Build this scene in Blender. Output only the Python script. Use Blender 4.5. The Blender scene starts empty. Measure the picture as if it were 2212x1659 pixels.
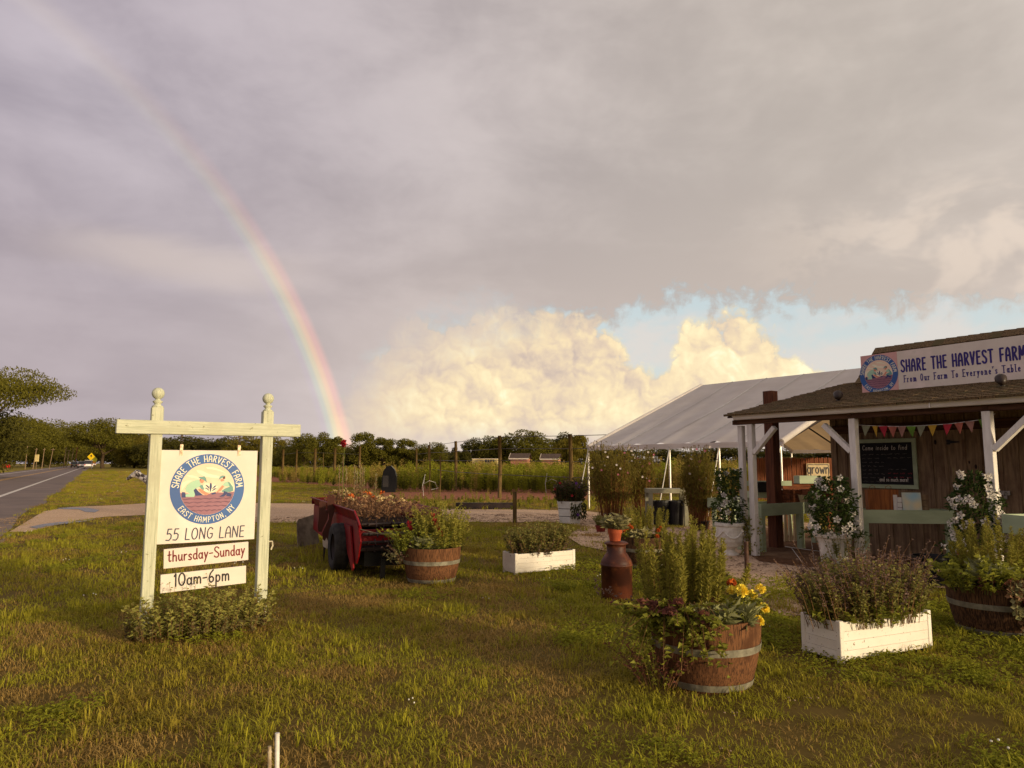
import bpy, math, random
import numpy as np
from mathutils import Matrix, Vector

random.seed(7)
RNG = np.random.default_rng(11)
PI = math.pi
SC = bpy.context.scene
COL = SC.collection

# ------------------------------------------------------------------ camera
F, CX, CY, HCAM = 1533.3, 1106.0, 829.5, 1.5      # focal length etc. of the photo at 2212 px
PITCH = math.atan(192.5 / 1733.0)
cam = bpy.data.cameras.new('camera')
cam.sensor_fit = 'HORIZONTAL'
cam.sensor_width = 36.0
cam.lens = 36.0 * 1733.0 / 2500.0
cam.clip_start = 0.05
cam.clip_end = 5000
cam_o = bpy.data.objects.new('camera', cam)
COL.objects.link(cam_o)
cam_o.location = (0, 0, HCAM)
cam_o.rotation_euler = (PI / 2 + PITCH, 0, 0)
SC.camera = cam_o


def ray(px, py):
    x, y = (px - CX) / F, -(py - CY) / F
    c, s = math.cos(PITCH), math.sin(PITCH)
    return Vector((x, c - y * s, s + y * c))


def G(px, py):
    """ground point seen at a photo pixel"""
    d = ray(px, py)
    t = -HCAM / d.z
    return Vector((d.x * t, d.y * t, 0.0))


def back(p, dy):
    """the point dy further away along the same line of sight"""
    return Vector((p.x * (1 + dy / p.y), p.y + dy, 0))


def P(px, py, Y):
    d = ray(px, py)
    t = Y / d.y
    return Vector((d.x * t, Y, HCAM + d.z * t))


def Zat(pt, py):
    """height above ground of the line of sight at row py over the ground point pt"""
    c, s = math.cos(PITCH), math.sin(PITCH)
    y = -(py - CY) / F
    dy, dz = c - y * s, s + y * c
    return HCAM + pt[1] * dz / dy


# ------------------------------------------------------------------ light
EXPO = 0.34
SUN_AZ, SUN_EL = 126.0, 8.3
vs = SC.view_settings
SC.display_settings.display_device = 'sRGB'
vs.view_transform = 'Standard'
vs.look = 'None'
vs.exposure = EXPO
vs.gamma = 1.0
vs.use_curve_mapping = False

sun = bpy.data.lights.new('sun', 'SUN')
sun.energy = 2.9
sun.angle = math.radians(4.0)
sun.color = (1.0, 0.81, 0.54)
sun_o = bpy.data.objects.new('sun', sun)
COL.objects.link(sun_o)
_a, _e = math.radians(SUN_AZ), math.radians(SUN_EL)
SUNV = Vector((math.sin(_a) * math.cos(_e), math.cos(_a) * math.cos(_e), math.sin(_e)))
sun_o.rotation_euler = SUNV.to_track_quat('Z', 'Y').to_euler()
sun_o.location = SUNV * 100


def lin(c):
    c = c / 255.0
    return c / 12.92 if c <= 0.04045 else ((c + 0.055) / 1.055) ** 2.4


def S(r, g, b, k=1.0):
    return (lin(r) * k, lin(g) * k, lin(b) * k, 1.0)


class NT:
    """tiny node-tree writer"""
    def __init__(s, tree):
        s.t = tree
        s.n = tree.nodes
        s.l = tree.links

    def new(s, typ, **kw):
        n = s.n.new(typ)
        for k, v in kw.items():
            setattr(n, k, v)
        return n

    def link(s, a, b):
        s.l.new(a, b)

    def put(s, sock, v):
        if isinstance(v, bpy.types.NodeSocket):
            s.l.new(v, sock)
        else:
            sock.default_value = v

    def math(s, op, a, b=0.0, c=0.0, clamp=False):
        n = s.n.new('ShaderNodeMath')
        n.operation = op
        n.use_clamp = clamp
        for i, v in enumerate((a, b, c)):
            s.put(n.inputs[i], v)
        return n.outputs[0]

    def mix(s, f, a, b, blend='MIX'):
        n = s.n.new('ShaderNodeMix')
        n.data_type = 'RGBA'
        n.blend_type = blend
        s.put(n.inputs[0], f)
        s.put(n.inputs[6], a)
        s.put(n.inputs[7], b)
        return n.outputs[2]

    def smooth(s, v, lo, hi, a=0.0, b=1.0):
        n = s.n.new('ShaderNodeMapRange')
        n.interpolation_type = 'SMOOTHSTEP'
        s.put(n.inputs[0], v)
        s.put(n.inputs[1], lo)
        s.put(n.inputs[2], hi)
        s.put(n.inputs[3], a)
        s.put(n.inputs[4], b)
        return n.outputs[0]

    def noise(s, vec, scale, detail=5.0, rough=0.55, dist=0.0):
        n = s.n.new('ShaderNodeTexNoise')
        s.put(n.inputs['Vector'], vec)
        n.inputs['Scale'].default_value = scale
        n.inputs['Detail'].default_value = detail
        n.inputs['Roughness'].default_value = rough
        n.inputs['Distortion'].default_value = dist
        return n.outputs[0]

    def ramp(s, f, stops, interp='LINEAR'):
        n = s.n.new('ShaderNodeValToRGB')
        n.color_ramp.interpolation = interp
        el = n.color_ramp.elements
        while len(el) < len(stops):
            el.new(0.5)
        for e, (p, c) in zip(el, stops):
            e.position = p
            e.color = c
        s.put(n.inputs[0], f)
        return n.outputs[0]

    def vmath(s, op, a, b=None):
        n = s.n.new('ShaderNodeVectorMath')
        n.operation = op
        s.put(n.inputs[0], a)
        if b is not None:
            s.put(n.inputs[1], b)
        return n

    def curve(s, v, pts, lo, hi, ymin, ymax):
        """piecewise curve v -> y through pts"""
        n = s.n.new('ShaderNodeFloatCurve')
        s.put(n.inputs[1], s.math('DIVIDE', s.math('SUBTRACT', v, lo), hi - lo))
        cm = n.mapping
        cm.extend = 'HORIZONTAL'
        c = cm.curves[0]
        q = [((x - lo) / (hi - lo), (y - ymin) / (ymax - ymin)) for x, y in pts]
        c.points[0].location = q[0]
        c.points[1].location = q[-1]
        for x in q[1:-1]:
            c.points.new(*x)
        for p_ in c.points:
            p_.handle_type = 'AUTO_CLAMPED'
        cm.update()
        return s.math('ADD', s.math('MULTIPLY', n.outputs[0], ymax - ymin), ymin)


# ------------------------------------------------------------------ sky
def noise2(t, vec, scale, detail, rough, dist):
    n = t.new('ShaderNodeTexNoise', noise_dimensions='2D')
    t.put(n.inputs['Vector'], vec)
    n.inputs['Scale'].default_value = scale
    n.inputs['Detail'].default_value = detail
    n.inputs['Roughness'].default_value = rough
    n.inputs['Distortion'].default_value = dist
    return n.outputs[0]


def make_world():
    w = bpy.data.worlds.new('World')
    SC.world = w
    w.use_nodes = True
    w.node_tree.nodes.clear()
    t = NT(w.node_tree)
    out = t.new('ShaderNodeOutputWorld')
    sky = t.new('ShaderNodeTexSky', sky_type='NISHITA')
    sky.sun_disc = False
    sky.sun_elevation = math.radians(SUN_EL)
    sky.sun_rotation = math.radians(SUN_AZ)
    sky.air_density = 1.0
    sky.dust_density = 1.5
    bg_sky = t.new('ShaderNodeBackground')
    t.link(sky.outputs[0], bg_sky.inputs[0])
    bg_sky.inputs[1].default_value = 0.12

    tc = t.new('ShaderNodeTexCoord')
    d = t.vmath('NORMALIZE', tc.outputs['Generated']).outputs[0]
    sx = t.new('ShaderNodeSeparateXYZ')
    t.link(d, sx.inputs[0])
    x, y, z = sx.outputs
    az = t.math('MULTIPLY', t.math('ARCTAN2', x, y), 180 / PI)
    el = t.math('MULTIPLY', t.math('ARCSINE', z), 180 / PI)
    K = 1.0 / 2 ** EXPO

    # coordinates on a flat cloud deck, so the overcast stretches towards the horizon
    zz = t.math('ADD', t.math('MAXIMUM', z, 0.0), 0.16)
    cd = t.new('ShaderNodeCombineXYZ')
    t.put(cd.inputs[0], t.math('DIVIDE', x, zz))
    t.put(cd.inputs[1], t.math('DIVIDE', y, zz))
    deck = cd.outputs[0]
    ca = t.new('ShaderNodeCombineXYZ')
    t.put(ca.inputs[0], az)
    t.put(ca.inputs[1], el)
    ae = ca.outputs[0]                                   # azimuth and elevation in degrees
    n1 = noise2(t, deck, 0.75, 4, 0.5, 0.4)
    ns = t.vmath('MULTIPLY', ae, (0.045, 0.11, 0.0)).outputs[0]
    n3 = noise2(t, ns, 1.0, 5, 0.55, 0.3)
    n2 = noise2(t, t.vmath('MULTIPLY', ae, (0.12, 0.2, 0.0)).outputs[0], 1.0, 4, 0.6, 0.2)
    nn = t.math('ADD', t.math('MULTIPLY', n1, 0.45), t.math('ADD', t.math('MULTIPLY', n2, 0.2), t.math('MULTIPLY', n3, 0.35)))

    # overcast colour: cooler on the left, warmer on the right, paler near the horizon
    side = t.smooth(az, -40.0, 30.0)
    dark = t.mix(side, S(150, 141, 152), S(180, 170, 162))
    light = t.mix(side, S(186, 176, 184), S(210, 199, 189))
    over = t.mix(t.smooth(nn, 0.34, 0.66), dark, light)
    low = t.smooth(el, 26.0, 4.0)
    over = t.mix(t.math('MULTIPLY', low, 0.55), over, t.mix(t.smooth(az, -30.0, -6.0), S(182, 168, 168), S(208, 192, 180)))
    # a paler streak low on the left and brighter cloud edges low on the right
    band = t.math('MULTIPLY', t.smooth(t.math('ABSOLUTE', t.math('SUBTRACT', el, t.math('ADD', 13.2, t.math('MULTIPLY', n3, 3.0)))), 2.2, 0.2),
                  t.smooth(t.math('ABSOLUTE', t.math('ADD', az, 25.0)), 13.0, 2.0))
    over = t.mix(t.math('MULTIPLY', band, 0.6), over, S(203, 188, 180))
    edge = t.math('MULTIPLY', t.smooth(az, 14.0, 36.0), t.smooth(t.math('ABSOLUTE', t.math('SUBTRACT', el, 15.0)), 6.0, 1.0))
    over = t.mix(t.math('MULTIPLY', t.math('MULTIPLY', edge, t.smooth(n2, 0.42, 0.6)), 0.42), over, S(240, 220, 200))

    # cumulus lit by the low sun: rounded puffs of three sizes
    wob = t.new('ShaderNodeTexNoise', noise_dimensions='2D')
    wob.inputs['Scale'].default_value = 0.42
    wob.inputs['Detail'].default_value = 3.0
    t.put(wob.inputs['Vector'], ae)
    warp = t.vmath('SCALE', t.vmath('SUBTRACT', wob.outputs[1], (0.5, 0.5, 0.5)).outputs[0])
    warp.inputs[3].default_value = 2.6
    pv = t.vmath('ADD', ae, warp.outputs[0]).outputs[0]

    def puffs(vec):
        h = None
        for sc, k in ((0.22, 0.56), (0.55, 0.32), (1.4, 0.10)):
            v = t.new('ShaderNodeTexVoronoi', feature='F1', voronoi_dimensions='2D')
            v.inputs['Scale'].default_value = sc
            t.put(v.inputs['Vector'], vec)
            g = t.math('MULTIPLY', t.math('SUBTRACT', 1.0, t.math('POWER', v.outputs['Distance'], 1.6)), k)
            h = g if h is None else t.math('ADD', h, g)
        return h
    b1 = puffs(pv)
    b2 = puffs(t.vmath('ADD', pv, (0.28, 0.34, 0.0)).outputs[0])
    shade = t.math('SUBTRACT', b1, b2)
    nz = noise2(t, ae, 0.55, 5, 0.62, 0.2)
    top = t.curve(az, [(-60, 3), (-18, 3.2), (-13, 7.0), (-8, 11.6), (-2, 12.6), (3, 12.8), (7, 11.3), (9.5, 9.6), (11.6, 7.6), (13, 9.0), (16, 11.2), (19, 10.4), (22, 8.3), (26, 6.0), (32, 5.5), (60, 5.0)], -60, 60, 0, 16)
    dens = t.math('ADD', t.math('SUBTRACT', top, el), t.math('ADD', t.math('MULTIPLY', t.math('SUBTRACT', b1, 0.72), 5.5), t.math('MULTIPLY', t.math('SUBTRACT', nz, 0.5), 3.0)))
    cum_a = t.smooth(dens, -0.35, 0.8)
    tone = t.math('ADD', t.math('ADD', 0.56, t.math('MULTIPLY', shade, 1.35)), t.math('ADD', t.math('ADD', t.math('MULTIPLY', t.math('SUBTRACT', nz, 0.5), 0.75), t.math('MULTIPLY', t.math('SUBTRACT', n2, 0.5), 1.1)), t.math('MULTIPLY', t.math('SUBTRACT', b1, 0.72), 0.4)))
    cum_c = t.ramp(tone, [(0.0, S(200, 182, 170)), (0.3, S(222, 201, 176)), (0.6, S(242, 220, 180)), (0.85, S(252, 235, 191)), (1.0, S(255, 244, 206))])
    cum_c = t.mix(t.smooth(el, 4.0, 0.8, 0.0, 0.8), cum_c, S(206, 193, 190))
    cum_c = t.mix(t.smooth(az, -5.0, -13.0, 0.0, 0.55), cum_c, S(210, 192, 178))

    # stack: clear sky, cumulus, overcast
    clear = t.mix(t.smooth(el, 2.0, 16.0), S(216, 219, 213), S(199, 213, 217))
    clear = t.mix(t.smooth(n2, 0.42, 0.66, 0.0, 0.85), clear, S(226, 216, 208))
    bot = t.curve(az, [(-180, -5), (-16, -5), (-14.5, 1.0), (-11.5, 6.0), (-7, 9.4), (0, 10.6), (6, 10.6), (10, 10.9), (15, 11.7), (22, 11.4), (27, 10.4), (36, 10.0), (180, 12.0)], -180, 180, -6, 16)
    od = t.math('ADD', t.math('SUBTRACT', el, bot), t.math('ADD', t.math('MULTIPLY', t.math('SUBTRACT', n3, 0.5), 6.0), t.math('MULTIPLY', t.math('SUBTRACT', nz, 0.5), 5.0)))
    left_soft = t.smooth(az, -6.0, 6.0, 4.0, 0.9)
    over_a = t.smooth(od, t.math('MULTIPLY', left_soft, -1.0), left_soft)

    col = t.mix(cum_a, clear, cum_c)
    col = t.mix(over_a, col, over)

    # the rainbow: colours by angle from the point opposite the sun
    anti = -SUNV
    ang = t.math('MULTIPLY', t.math('ARCCOSINE', t.vmath('DOT_PRODUCT', d, tuple(anti)).outputs['Value']), 180 / PI)
    f = t.math('DIVIDE', t.math('SUBTRACT', ang, 40.15), 2.45)
    bow = t.ramp(f, [(0.0, (0, 0, 0, 1)), (0.18, (0.0, 0.0, 0.03, 1)), (0.34, (0.02, 0.09, 0.04, 1)), (0.48, (0.18, 0.17, 0.01, 1)), (0.62, (0.32, 0.14, 0.0, 1)), (0.77, (0.25, 0.045, 0.015, 1)), (1.0, (0, 0, 0, 1))], 'EASE')
    pale = t.ramp(f, [(0.0, (0, 0, 0, 1)), (0.5, (0.11, 0.085, 0.03, 1)), (1.0, (0, 0, 0, 1))], 'EASE')
    amt = t.math('ADD', t.smooth(el, 24.0, 1.0, 0.0, 0.60), 0.36)
    bowc = t.mix(t.smooth(el, 30.0, 8.0), pale, bow)
    bow_s = t.vmath('SCALE', bowc)
    t.put(bow_s.inputs[3], t.math('MULTIPLY', amt, t.smooth(el, 60.0, 36.0, 0.85, 1.0)))
    inner = t.math('MULTIPLY', t.math('MULTIPLY', t.smooth(ang, 41.8, 40.8), t.smooth(ang, 26.0, 41.0)), 0.035)
    col = t.vmath('ADD', col, bow_s.outputs[0]).outputs[0]
    ci = t.new('ShaderNodeCombineXYZ')
    for i in range(3):
        t.put(ci.inputs[i], inner)
    col = t.vmath('ADD', col, ci.outputs[0]).outputs[0]

    bg_c = t.new('ShaderNodeBackground')
    t.link(col, bg_c.inputs[0])
    bg_c.inputs[1].default_value = K * 1.10
    cover = t.math('MAXIMUM', t.math('MAXIMUM', over_a, cum_a), t.smooth(t.math('ABSOLUTE', az), 80.0, 50.0, 0.0, 0.85))
    mixs = t.new('ShaderNodeMixShader')
    t.put(mixs.inputs[0], cover)
    t.link(bg_sky.outputs[0], mixs.inputs[1])
    t.link(bg_c.outputs[0], mixs.inputs[2])
    t.link(mixs.outputs[0], out.inputs[0])
    w.cycles.sampling_method = 'MANUAL'
    w.cycles.sample_map_resolution = 512


make_world()


# ------------------------------------------------------------------ materials
MATS = {}


def M(name, c1, c2=None, rough=0.65, scale=6.0, stretch=(1, 1, 1), bump=0.0, bscale=None, spec=0.3, metal=0.0,
      transl=0.0, island=False, coord='Object', lo=0.35, hi=0.65, c3=None, s3=1.5, spots=None, detail=6.0):
    """principled material: two colours mixed by stretched noise, optional third large-scale colour, relief and speckles"""
    m = bpy.data.materials.new(name)
    m.use_nodes = True
    m.node_tree.nodes.clear()
    t = NT(m.node_tree)
    out = t.new('ShaderNodeOutputMaterial')
    bs = t.new('ShaderNodeBsdfPrincipled')
    if c2 is None:
        c2 = tuple(v * 0.72 for v in c1[:3]) + (1,)
    if coord == 'World':
        vec = t.new('ShaderNodeNewGeometry').outputs['Position']
    else:
        vec = t.new('ShaderNodeTexCoord').outputs[coord]
        oi = t.new('ShaderNodeObjectInfo')
        off = t.vmath('SCALE', (1.7, 3.1, 5.3))
        t.put(off.inputs[3], t.math('MULTIPLY', oi.outputs['Random'], 7.0))
        vec = t.vmath('ADD', vec, off.outputs[0]).outputs[0]
    sv = t.vmath('MULTIPLY', vec, tuple(stretch)).outputs[0]
    n = t.noise(sv, scale, detail, 0.6)
    f = t.smooth(n, lo, hi)
    if island:
        r = t.new('ShaderNodeNewGeometry').outputs['Random Per Island']
        f = t.math('ADD', t.math('MULTIPLY', f, 0.4), t.math('MULTIPLY', r, 0.6))
    col = t.mix(f, c1, c2)
    if c3 is not None:
        g = t.noise(vec, s3, 4, 0.6)
        col = t.mix(t.smooth(g, 0.48, 0.68), col, c3)
    if spots is not None:
        sc, thr, sc_col = spots
        g = t.noise(vec, sc, 3, 0.7)
        col = t.mix(t.smooth(g, thr, thr + 0.04), col, sc_col)
    t.link(col, bs.inputs['Base Color'])
    bs.inputs['Roughness'].default_value = rough
    bs.inputs['Metallic'].default_value = metal
    bs.inputs['Specular IOR Level'].default_value = spec
    if bump:
        b = t.new('ShaderNodeBump')
        b.inputs['Strength'].default_value = 1.0
        b.inputs['Distance'].default_value = bump
        nb = n if bscale is None else t.noise(sv, bscale, 4, 0.6)
        t.link(nb, b.inputs['Height'])
        t.link(b.outputs[0], bs.inputs['Normal'])
    sh = bs.outputs[0]
    if transl:
        tr = t.new('ShaderNodeBsdfTranslucent')
        t.link(col, tr.inputs[0])
        mx = t.new('ShaderNodeMixShader')
        mx.inputs[0].default_value = transl
        t.link(sh, mx.inputs[1])
        t.link(tr.outputs[0], mx.inputs[2])
        sh = mx.outputs[0]
    t.link(sh, out.inputs[0])
    MATS[name] = m
    return m


def leafmat(name, c1, c2, transl=0.3, rough=0.55):
    return M(name, c1 + (1,), c2 + (1,), rough=rough, scale=2.0, transl=transl, island=True, coord='World', spec=0.1)


# ------------------------------------------------------------------ geometry
def rotz(a):
    return Matrix.Rotation(a, 3, 'Z')


class MB:
    """collects shapes, then builds them as ONE mesh object"""
    def __init__(s):
        s.v, s.f, s.n = [], [], 0

    def add(s, verts, faces):
        verts = np.asarray(verts, float).reshape(-1, 3)
        for k in (3, 4):
            q = [f for f in faces if len(f) == k]
            if q:
                s.f.append(np.asarray(q, int) + s.n)
        for f in faces:
            if len(f) > 4:
                s.f.append(np.asarray([f], int) + s.n)
        s.v.append(verts)
        s.n += len(verts)

    def addnp(s, verts, faces):
        s.f.append(np.asarray(faces, int) + s.n)
        s.v.append(verts.reshape(-1, 3))
        s.n += len(verts.reshape(-1, 3))

    def box(s, c, size, R=None):
        x, y, z = [h / 2 for h in size]
        v = np.array([(i * x, j * y, k * z) for k in (-1, 1) for j in (-1, 1) for i in (-1, 1)])
        if R is not None:
            v = v @ np.array(R).T
        s.add(v + np.array(c), [(0, 2, 3, 1), (4, 5, 7, 6), (0, 1, 5, 4), (2, 6, 7, 3), (0, 4, 6, 2), (1, 3, 7, 5)])
        return s

    def bar(s, a, b, w, h, up=(0, 0, 1)):
        a, b = Vector(a), Vector(b)
        d = (b - a)
        L = d.length
        d.normalize()
        u = Vector(up)
        sd = d.cross(u)
        if sd.length < 1e-4:
            sd = d.cross(Vector((1, 0, 0)))
        sd.normalize()
        u2 = sd.cross(d)
        R = Matrix((d, sd, u2)).transposed()
        return s.box((a + b) / 2, (L, w, h), R)

    def tube(s, pts, r, n=8, cap=True):
        pts = [Vector(p) for p in pts]
        if not isinstance(r, (list, tuple)):
            r = [r] * len(pts)
        V = []
        for i, p in enumerate(pts):
            d = (pts[min(i + 1, len(pts) - 1)] - pts[max(i - 1, 0)])
            if d.length < 1e-9:
                d = Vector((0, 0, 1))
            d.normalize()
            u = d.cross(Vector((0, 0, 1)) if abs(d.z) < 0.95 else Vector((0, 1, 0))).normalized()
            w = d.cross(u)
            for k in range(n):
                a = 2 * PI * k / n
                V.append(p + (u * math.cos(a) + w * math.sin(a)) * r[i])
        Fc = []
        for i in range(len(pts) - 1):
            for k in range(n):
                k2 = (k + 1) % n
                Fc.append((i * n + k, i * n + k2, (i + 1) * n + k2, (i + 1) * n + k))
        if cap:
            Fc.append(tuple(range(n)))
            Fc.append(tuple((len(pts) - 1) * n + k for k in reversed(range(n))))
        s.add(V, Fc)
        return s

    def lathe(s, prof, n=32, c=(0, 0, 0), a0=0.0, cap0=False, cap1=False):
        V, Fc = [], []
        for r, z in prof:
            for k in range(n):
                a = a0 + 2 * PI * k / n
                V.append((c[0] + r * math.cos(a), c[1] + r * math.sin(a), c[2] + z))
        m = len(prof)
        for i in range(m - 1):
            for k in range(n):
                k2 = (k + 1) % n
                Fc.append((i * n + k, i * n + k2, (i + 1) * n + k2, (i + 1) * n + k))
        if cap0:
            Fc.append(tuple(reversed(range(n))))
        if cap1:
            Fc.append(tuple((m - 1) * n + k for k in range(n)))
        s.add(V, Fc)
        return s

    def prism(s, poly, o, ux, uy, th):
        """polygon (u,v) in the frame o,ux,uy, thickness th along ux x uy (th=0: single sheet)"""
        o, ux, uy = Vector(o), Vector(ux), Vector(uy)
        w = ux.cross(uy).normalized() * th
        n = len(poly)
        a = [o + ux * p[0] + uy * p[1] for p in poly]
        if th == 0:
            s.add(a, [tuple(range(n))])
            return s
        b = [p + w for p in a]
        Fc = [tuple(reversed(range(n))), tuple(range(n, 2 * n))]
        for i in range(n):
            j = (i + 1) % n
            Fc.append((i, j, n + j, n + i))
        s.add(a + b, Fc)
        return s

    def sphere(s, c, r, n=12, m=8, sz=1.0):
        prof = [(max(1e-4, r * math.sin(PI * i / m)), -r * sz * math.cos(PI * i / m)) for i in range(m + 1)]
        return s.lathe(prof, n, c)

    def leaves(s, base, d, nrm, L, W, bend=0.15, mid=0.45):
        """folded diamond leaves: base point, direction, face normal, length, width (arrays)"""
        base = np.asarray(base, float)
        N = len(base)
        d = d / np.maximum(np.linalg.norm(d, axis=1, keepdims=True), 1e-9)
        sd = np.cross(d, nrm)
        sd /= np.maximum(np.linalg.norm(sd, axis=1, keepdims=True), 1e-9)
        up = np.cross(sd, d)
        L = np.broadcast_to(np.asarray(L, float), (N,))[:, None]
        W = np.broadcast_to(np.asarray(W, float), (N,))[:, None]
        m = base + d * L * mid + up * L * bend * 0.5
        tip = base + d * L - up * L * bend
        V = np.stack([base, m + sd * W / 2 + up * W * 0.15, tip, m - sd * W / 2 + up * W * 0.15], 1)
        idx = np.arange(N)[:, None] * 4
        Fc = np.concatenate([idx + np.array([[0, 1, 2]]), idx + np.array([[0, 2, 3]])], 0)
        s.addnp(V, Fc)
        return s

    def blades(s, base, top, W, bend):
        """grass blades: base, tip, width, bend vectors (two quads closing to a point)"""
        N = len(base)
        d = top - base
        sd = np.cross(d, np.array([[0, 0, 1.0]]))
        l = np.linalg.norm(sd, axis=1, keepdims=True)
        a = RNG.uniform(0, 2 * PI, N)
        alt = np.stack([np.cos(a), np.sin(a), 0 * a], 1)
        sd = np.where(l > 0.25 * np.linalg.norm(d, axis=1, keepdims=True), sd / np.maximum(l, 1e-9), alt)
        W = np.broadcast_to(np.asarray(W, float), (N,))[:, None]
        mid = base + d * 0.55 + bend
        V = np.stack([base - sd * W / 2, base + sd * W / 2, mid + sd * W * 0.4, mid - sd * W * 0.4, top], 1)
        i = np.arange(N)[:, None] * 5
        s.f.append(np.concatenate([i + np.array([[0, 1, 2]]), i + np.array([[0, 2, 3]]), i + np.array([[3, 2, 4]])], 0) + s.n)
        s.v.append(V.reshape(-1, 3))
        s.n += N * 5
        return s

    def mesh(s, name, mat, smooth=False):
        me = bpy.data.meshes.new(name)
        V = np.concatenate(s.v) if s.v else np.zeros((0, 3))
        me.vertices.add(len(V))
        me.vertices.foreach_set('co', V.ravel())
        loops = np.concatenate([f.ravel() for f in s.f])
        sizes = np.concatenate([np.full(len(f), f.shape[1]) for f in s.f])
        st = np.concatenate([[0], np.cumsum(sizes)[:-1]])
        me.loops.add(len(loops))
        me.loops.foreach_set('vertex_index', loops.astype(np.int32))
        me.polygons.add(len(sizes))
        me.polygons.foreach_set('loop_start', st.astype(np.int32))
        me.polygons.foreach_set('use_smooth', np.full(len(sizes), bool(smooth)))
        me.update(calc_edges=True)
        me.validate()
        if mat is not None:
            me.materials.append(MATS[mat] if isinstance(mat, str) else mat)
        return me

    def build(s, name, mat, parent=None, label=None, bevel=0.0, smooth=False, **kw):
        return mobj(name, s.mesh(name, mat, smooth), parent, label, bevel, **kw)


def mobj(name, me, parent=None, label=None, bevel=0.0, loc=None, rz=None, kind=None):
    o = bpy.data.objects.new(name, me)
    COL.objects.link(o)
    if parent is not None:
        o.parent = parent
    if loc is not None:
        o.location = loc
    if rz is not None:
        o.rotation_euler = (0, 0, rz)
    if label:
        o['label'] = label
    if kind:
        o['kind'] = kind
    if bevel:
        b = o.modifiers.new('bevel', 'BEVEL')
        b.width = bevel
        b.segments = 1
        b.limit_method = 'ANGLE'
    return o


def thing(name, label, cat, loc=(0, 0, 0), rz=0.0, group=None):
    o = bpy.data.objects.new(name, None)
    COL.objects.link(o)
    o.empty_display_size = 0.2
    o.location = loc
    o.rotation_euler = (0, 0, rz)
    o['label'] = label
    o['category'] = cat
    if group:
        o['group'] = group
    return o


def tag(o, label, cat, group=None):
    o['label'] = label
    o['category'] = cat
    if group:
        o['group'] = group
    return o


def struct(o, kind='structure'):
    o['kind'] = kind
    return o


def dup(root, loc, rz=0.0, scale=None, label=None, group=None):
    r = root.copy()
    COL.objects.link(r)
    r.location = loc
    r.rotation_euler = (0, 0, rz)
    if scale is not None:
        r.scale = scale
    if label:
        r['label'] = label
    if group:
        r['group'] = group
    for ch in list(root.children):
        c = ch.copy()
        COL.objects.link(c)
        c.parent = r
        for g in list(ch.children):
            e = g.copy()
            COL.objects.link(e)
            e.parent = c
    return r


def rnd(a, b, n):
    return RNG.uniform(a, b, n)


def dirs(n):
    v = RNG.normal(size=(n, 3))
    return v / np.linalg.norm(v, axis=1, keepdims=True)


def scatter(name, pts, rz, sc, pick, protos, label=None, tilt=None):
    """one object whose points carry copies of small clumps (uncountable stuff)"""
    me = bpy.data.meshes.new(name)
    me.vertices.add(len(pts))
    me.vertices.foreach_set('co', np.asarray(pts, float).ravel())
    for nm, typ, arr in (('rz', 'FLOAT', rz), ('sc', 'FLOAT', sc), ('pick', 'INT', pick)):
        at = me.attributes.new(nm, typ, 'POINT')
        at.data.foreach_set('value', np.asarray(arr, np.int32 if typ == 'INT' else np.float32))
    o = bpy.data.objects.new(name, me)
    COL.objects.link(o)
    o['kind'] = 'stuff'
    if label:
        o['label'] = label
    c = bpy.data.collections.new(name + '_clumps')
    for i, m_ in enumerate(protos):
        q = bpy.data.objects.new('%s_clump_%02d' % (name, i), m_)
        c.objects.link(q)
    ng = bpy.data.node_groups.new(name + '_scatter', 'GeometryNodeTree')
    ng.interface.new_socket('Geometry', in_out='INPUT', socket_type='NodeSocketGeometry')
    ng.interface.new_socket('Geometry', in_out='OUTPUT', socket_type='NodeSocketGeometry')
    n = ng.nodes
    gi, go = n.new('NodeGroupInput'), n.new('NodeGroupOutput')
    iop = n.new('GeometryNodeInstanceOnPoints')
    ci = n.new('GeometryNodeCollectionInfo')
    ci.inputs[0].default_value = c
    ci.inputs['Separate Children'].default_value = True
    ci.inputs['Reset Children'].default_value = True

    def attr(nm, typ):
        a = n.new('GeometryNodeInputNamedAttribute')
        a.data_type = typ
        a.inputs[0].default_value = nm
        return a.outputs[0]
    cx = n.new('ShaderNodeCombineXYZ')
    ng.links.new(attr('rz', 'FLOAT'), cx.inputs[2])
    ng.links.new(gi.outputs[0], iop.inputs['Points'])
    ng.links.new(ci.outputs[0], iop.inputs['Instance'])
    iop.inputs['Pick Instance'].default_value = True
    ng.links.new(attr('pick', 'INT'), iop.inputs['Instance Index'])
    ng.links.new(cx.outputs[0], iop.inputs['Rotation'])
    ng.links.new(attr('sc', 'FLOAT'), iop.inputs['Scale'])
    ng.links.new(iop.outputs[0], go.inputs[0])
    md = o.modifiers.new('scatter', 'NODES')
    md.node_group = ng
    return o


def inpoly(P_, poly):
    x, y = P_[:, 0], P_[:, 1]
    r = np.zeros(len(P_), bool)
    n = len(poly)
    for i in range(n):
        x1, y1 = poly[i][0], poly[i][1]
        x2, y2 = poly[(i + 1) % n][0], poly[(i + 1) % n][1]
        c = ((y1 > y) != (y2 > y)) & (x < (x2 - x1) * (y - y1) / (y2 - y1 + 1e-12) + x1)
        r ^= c
    return r
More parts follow.
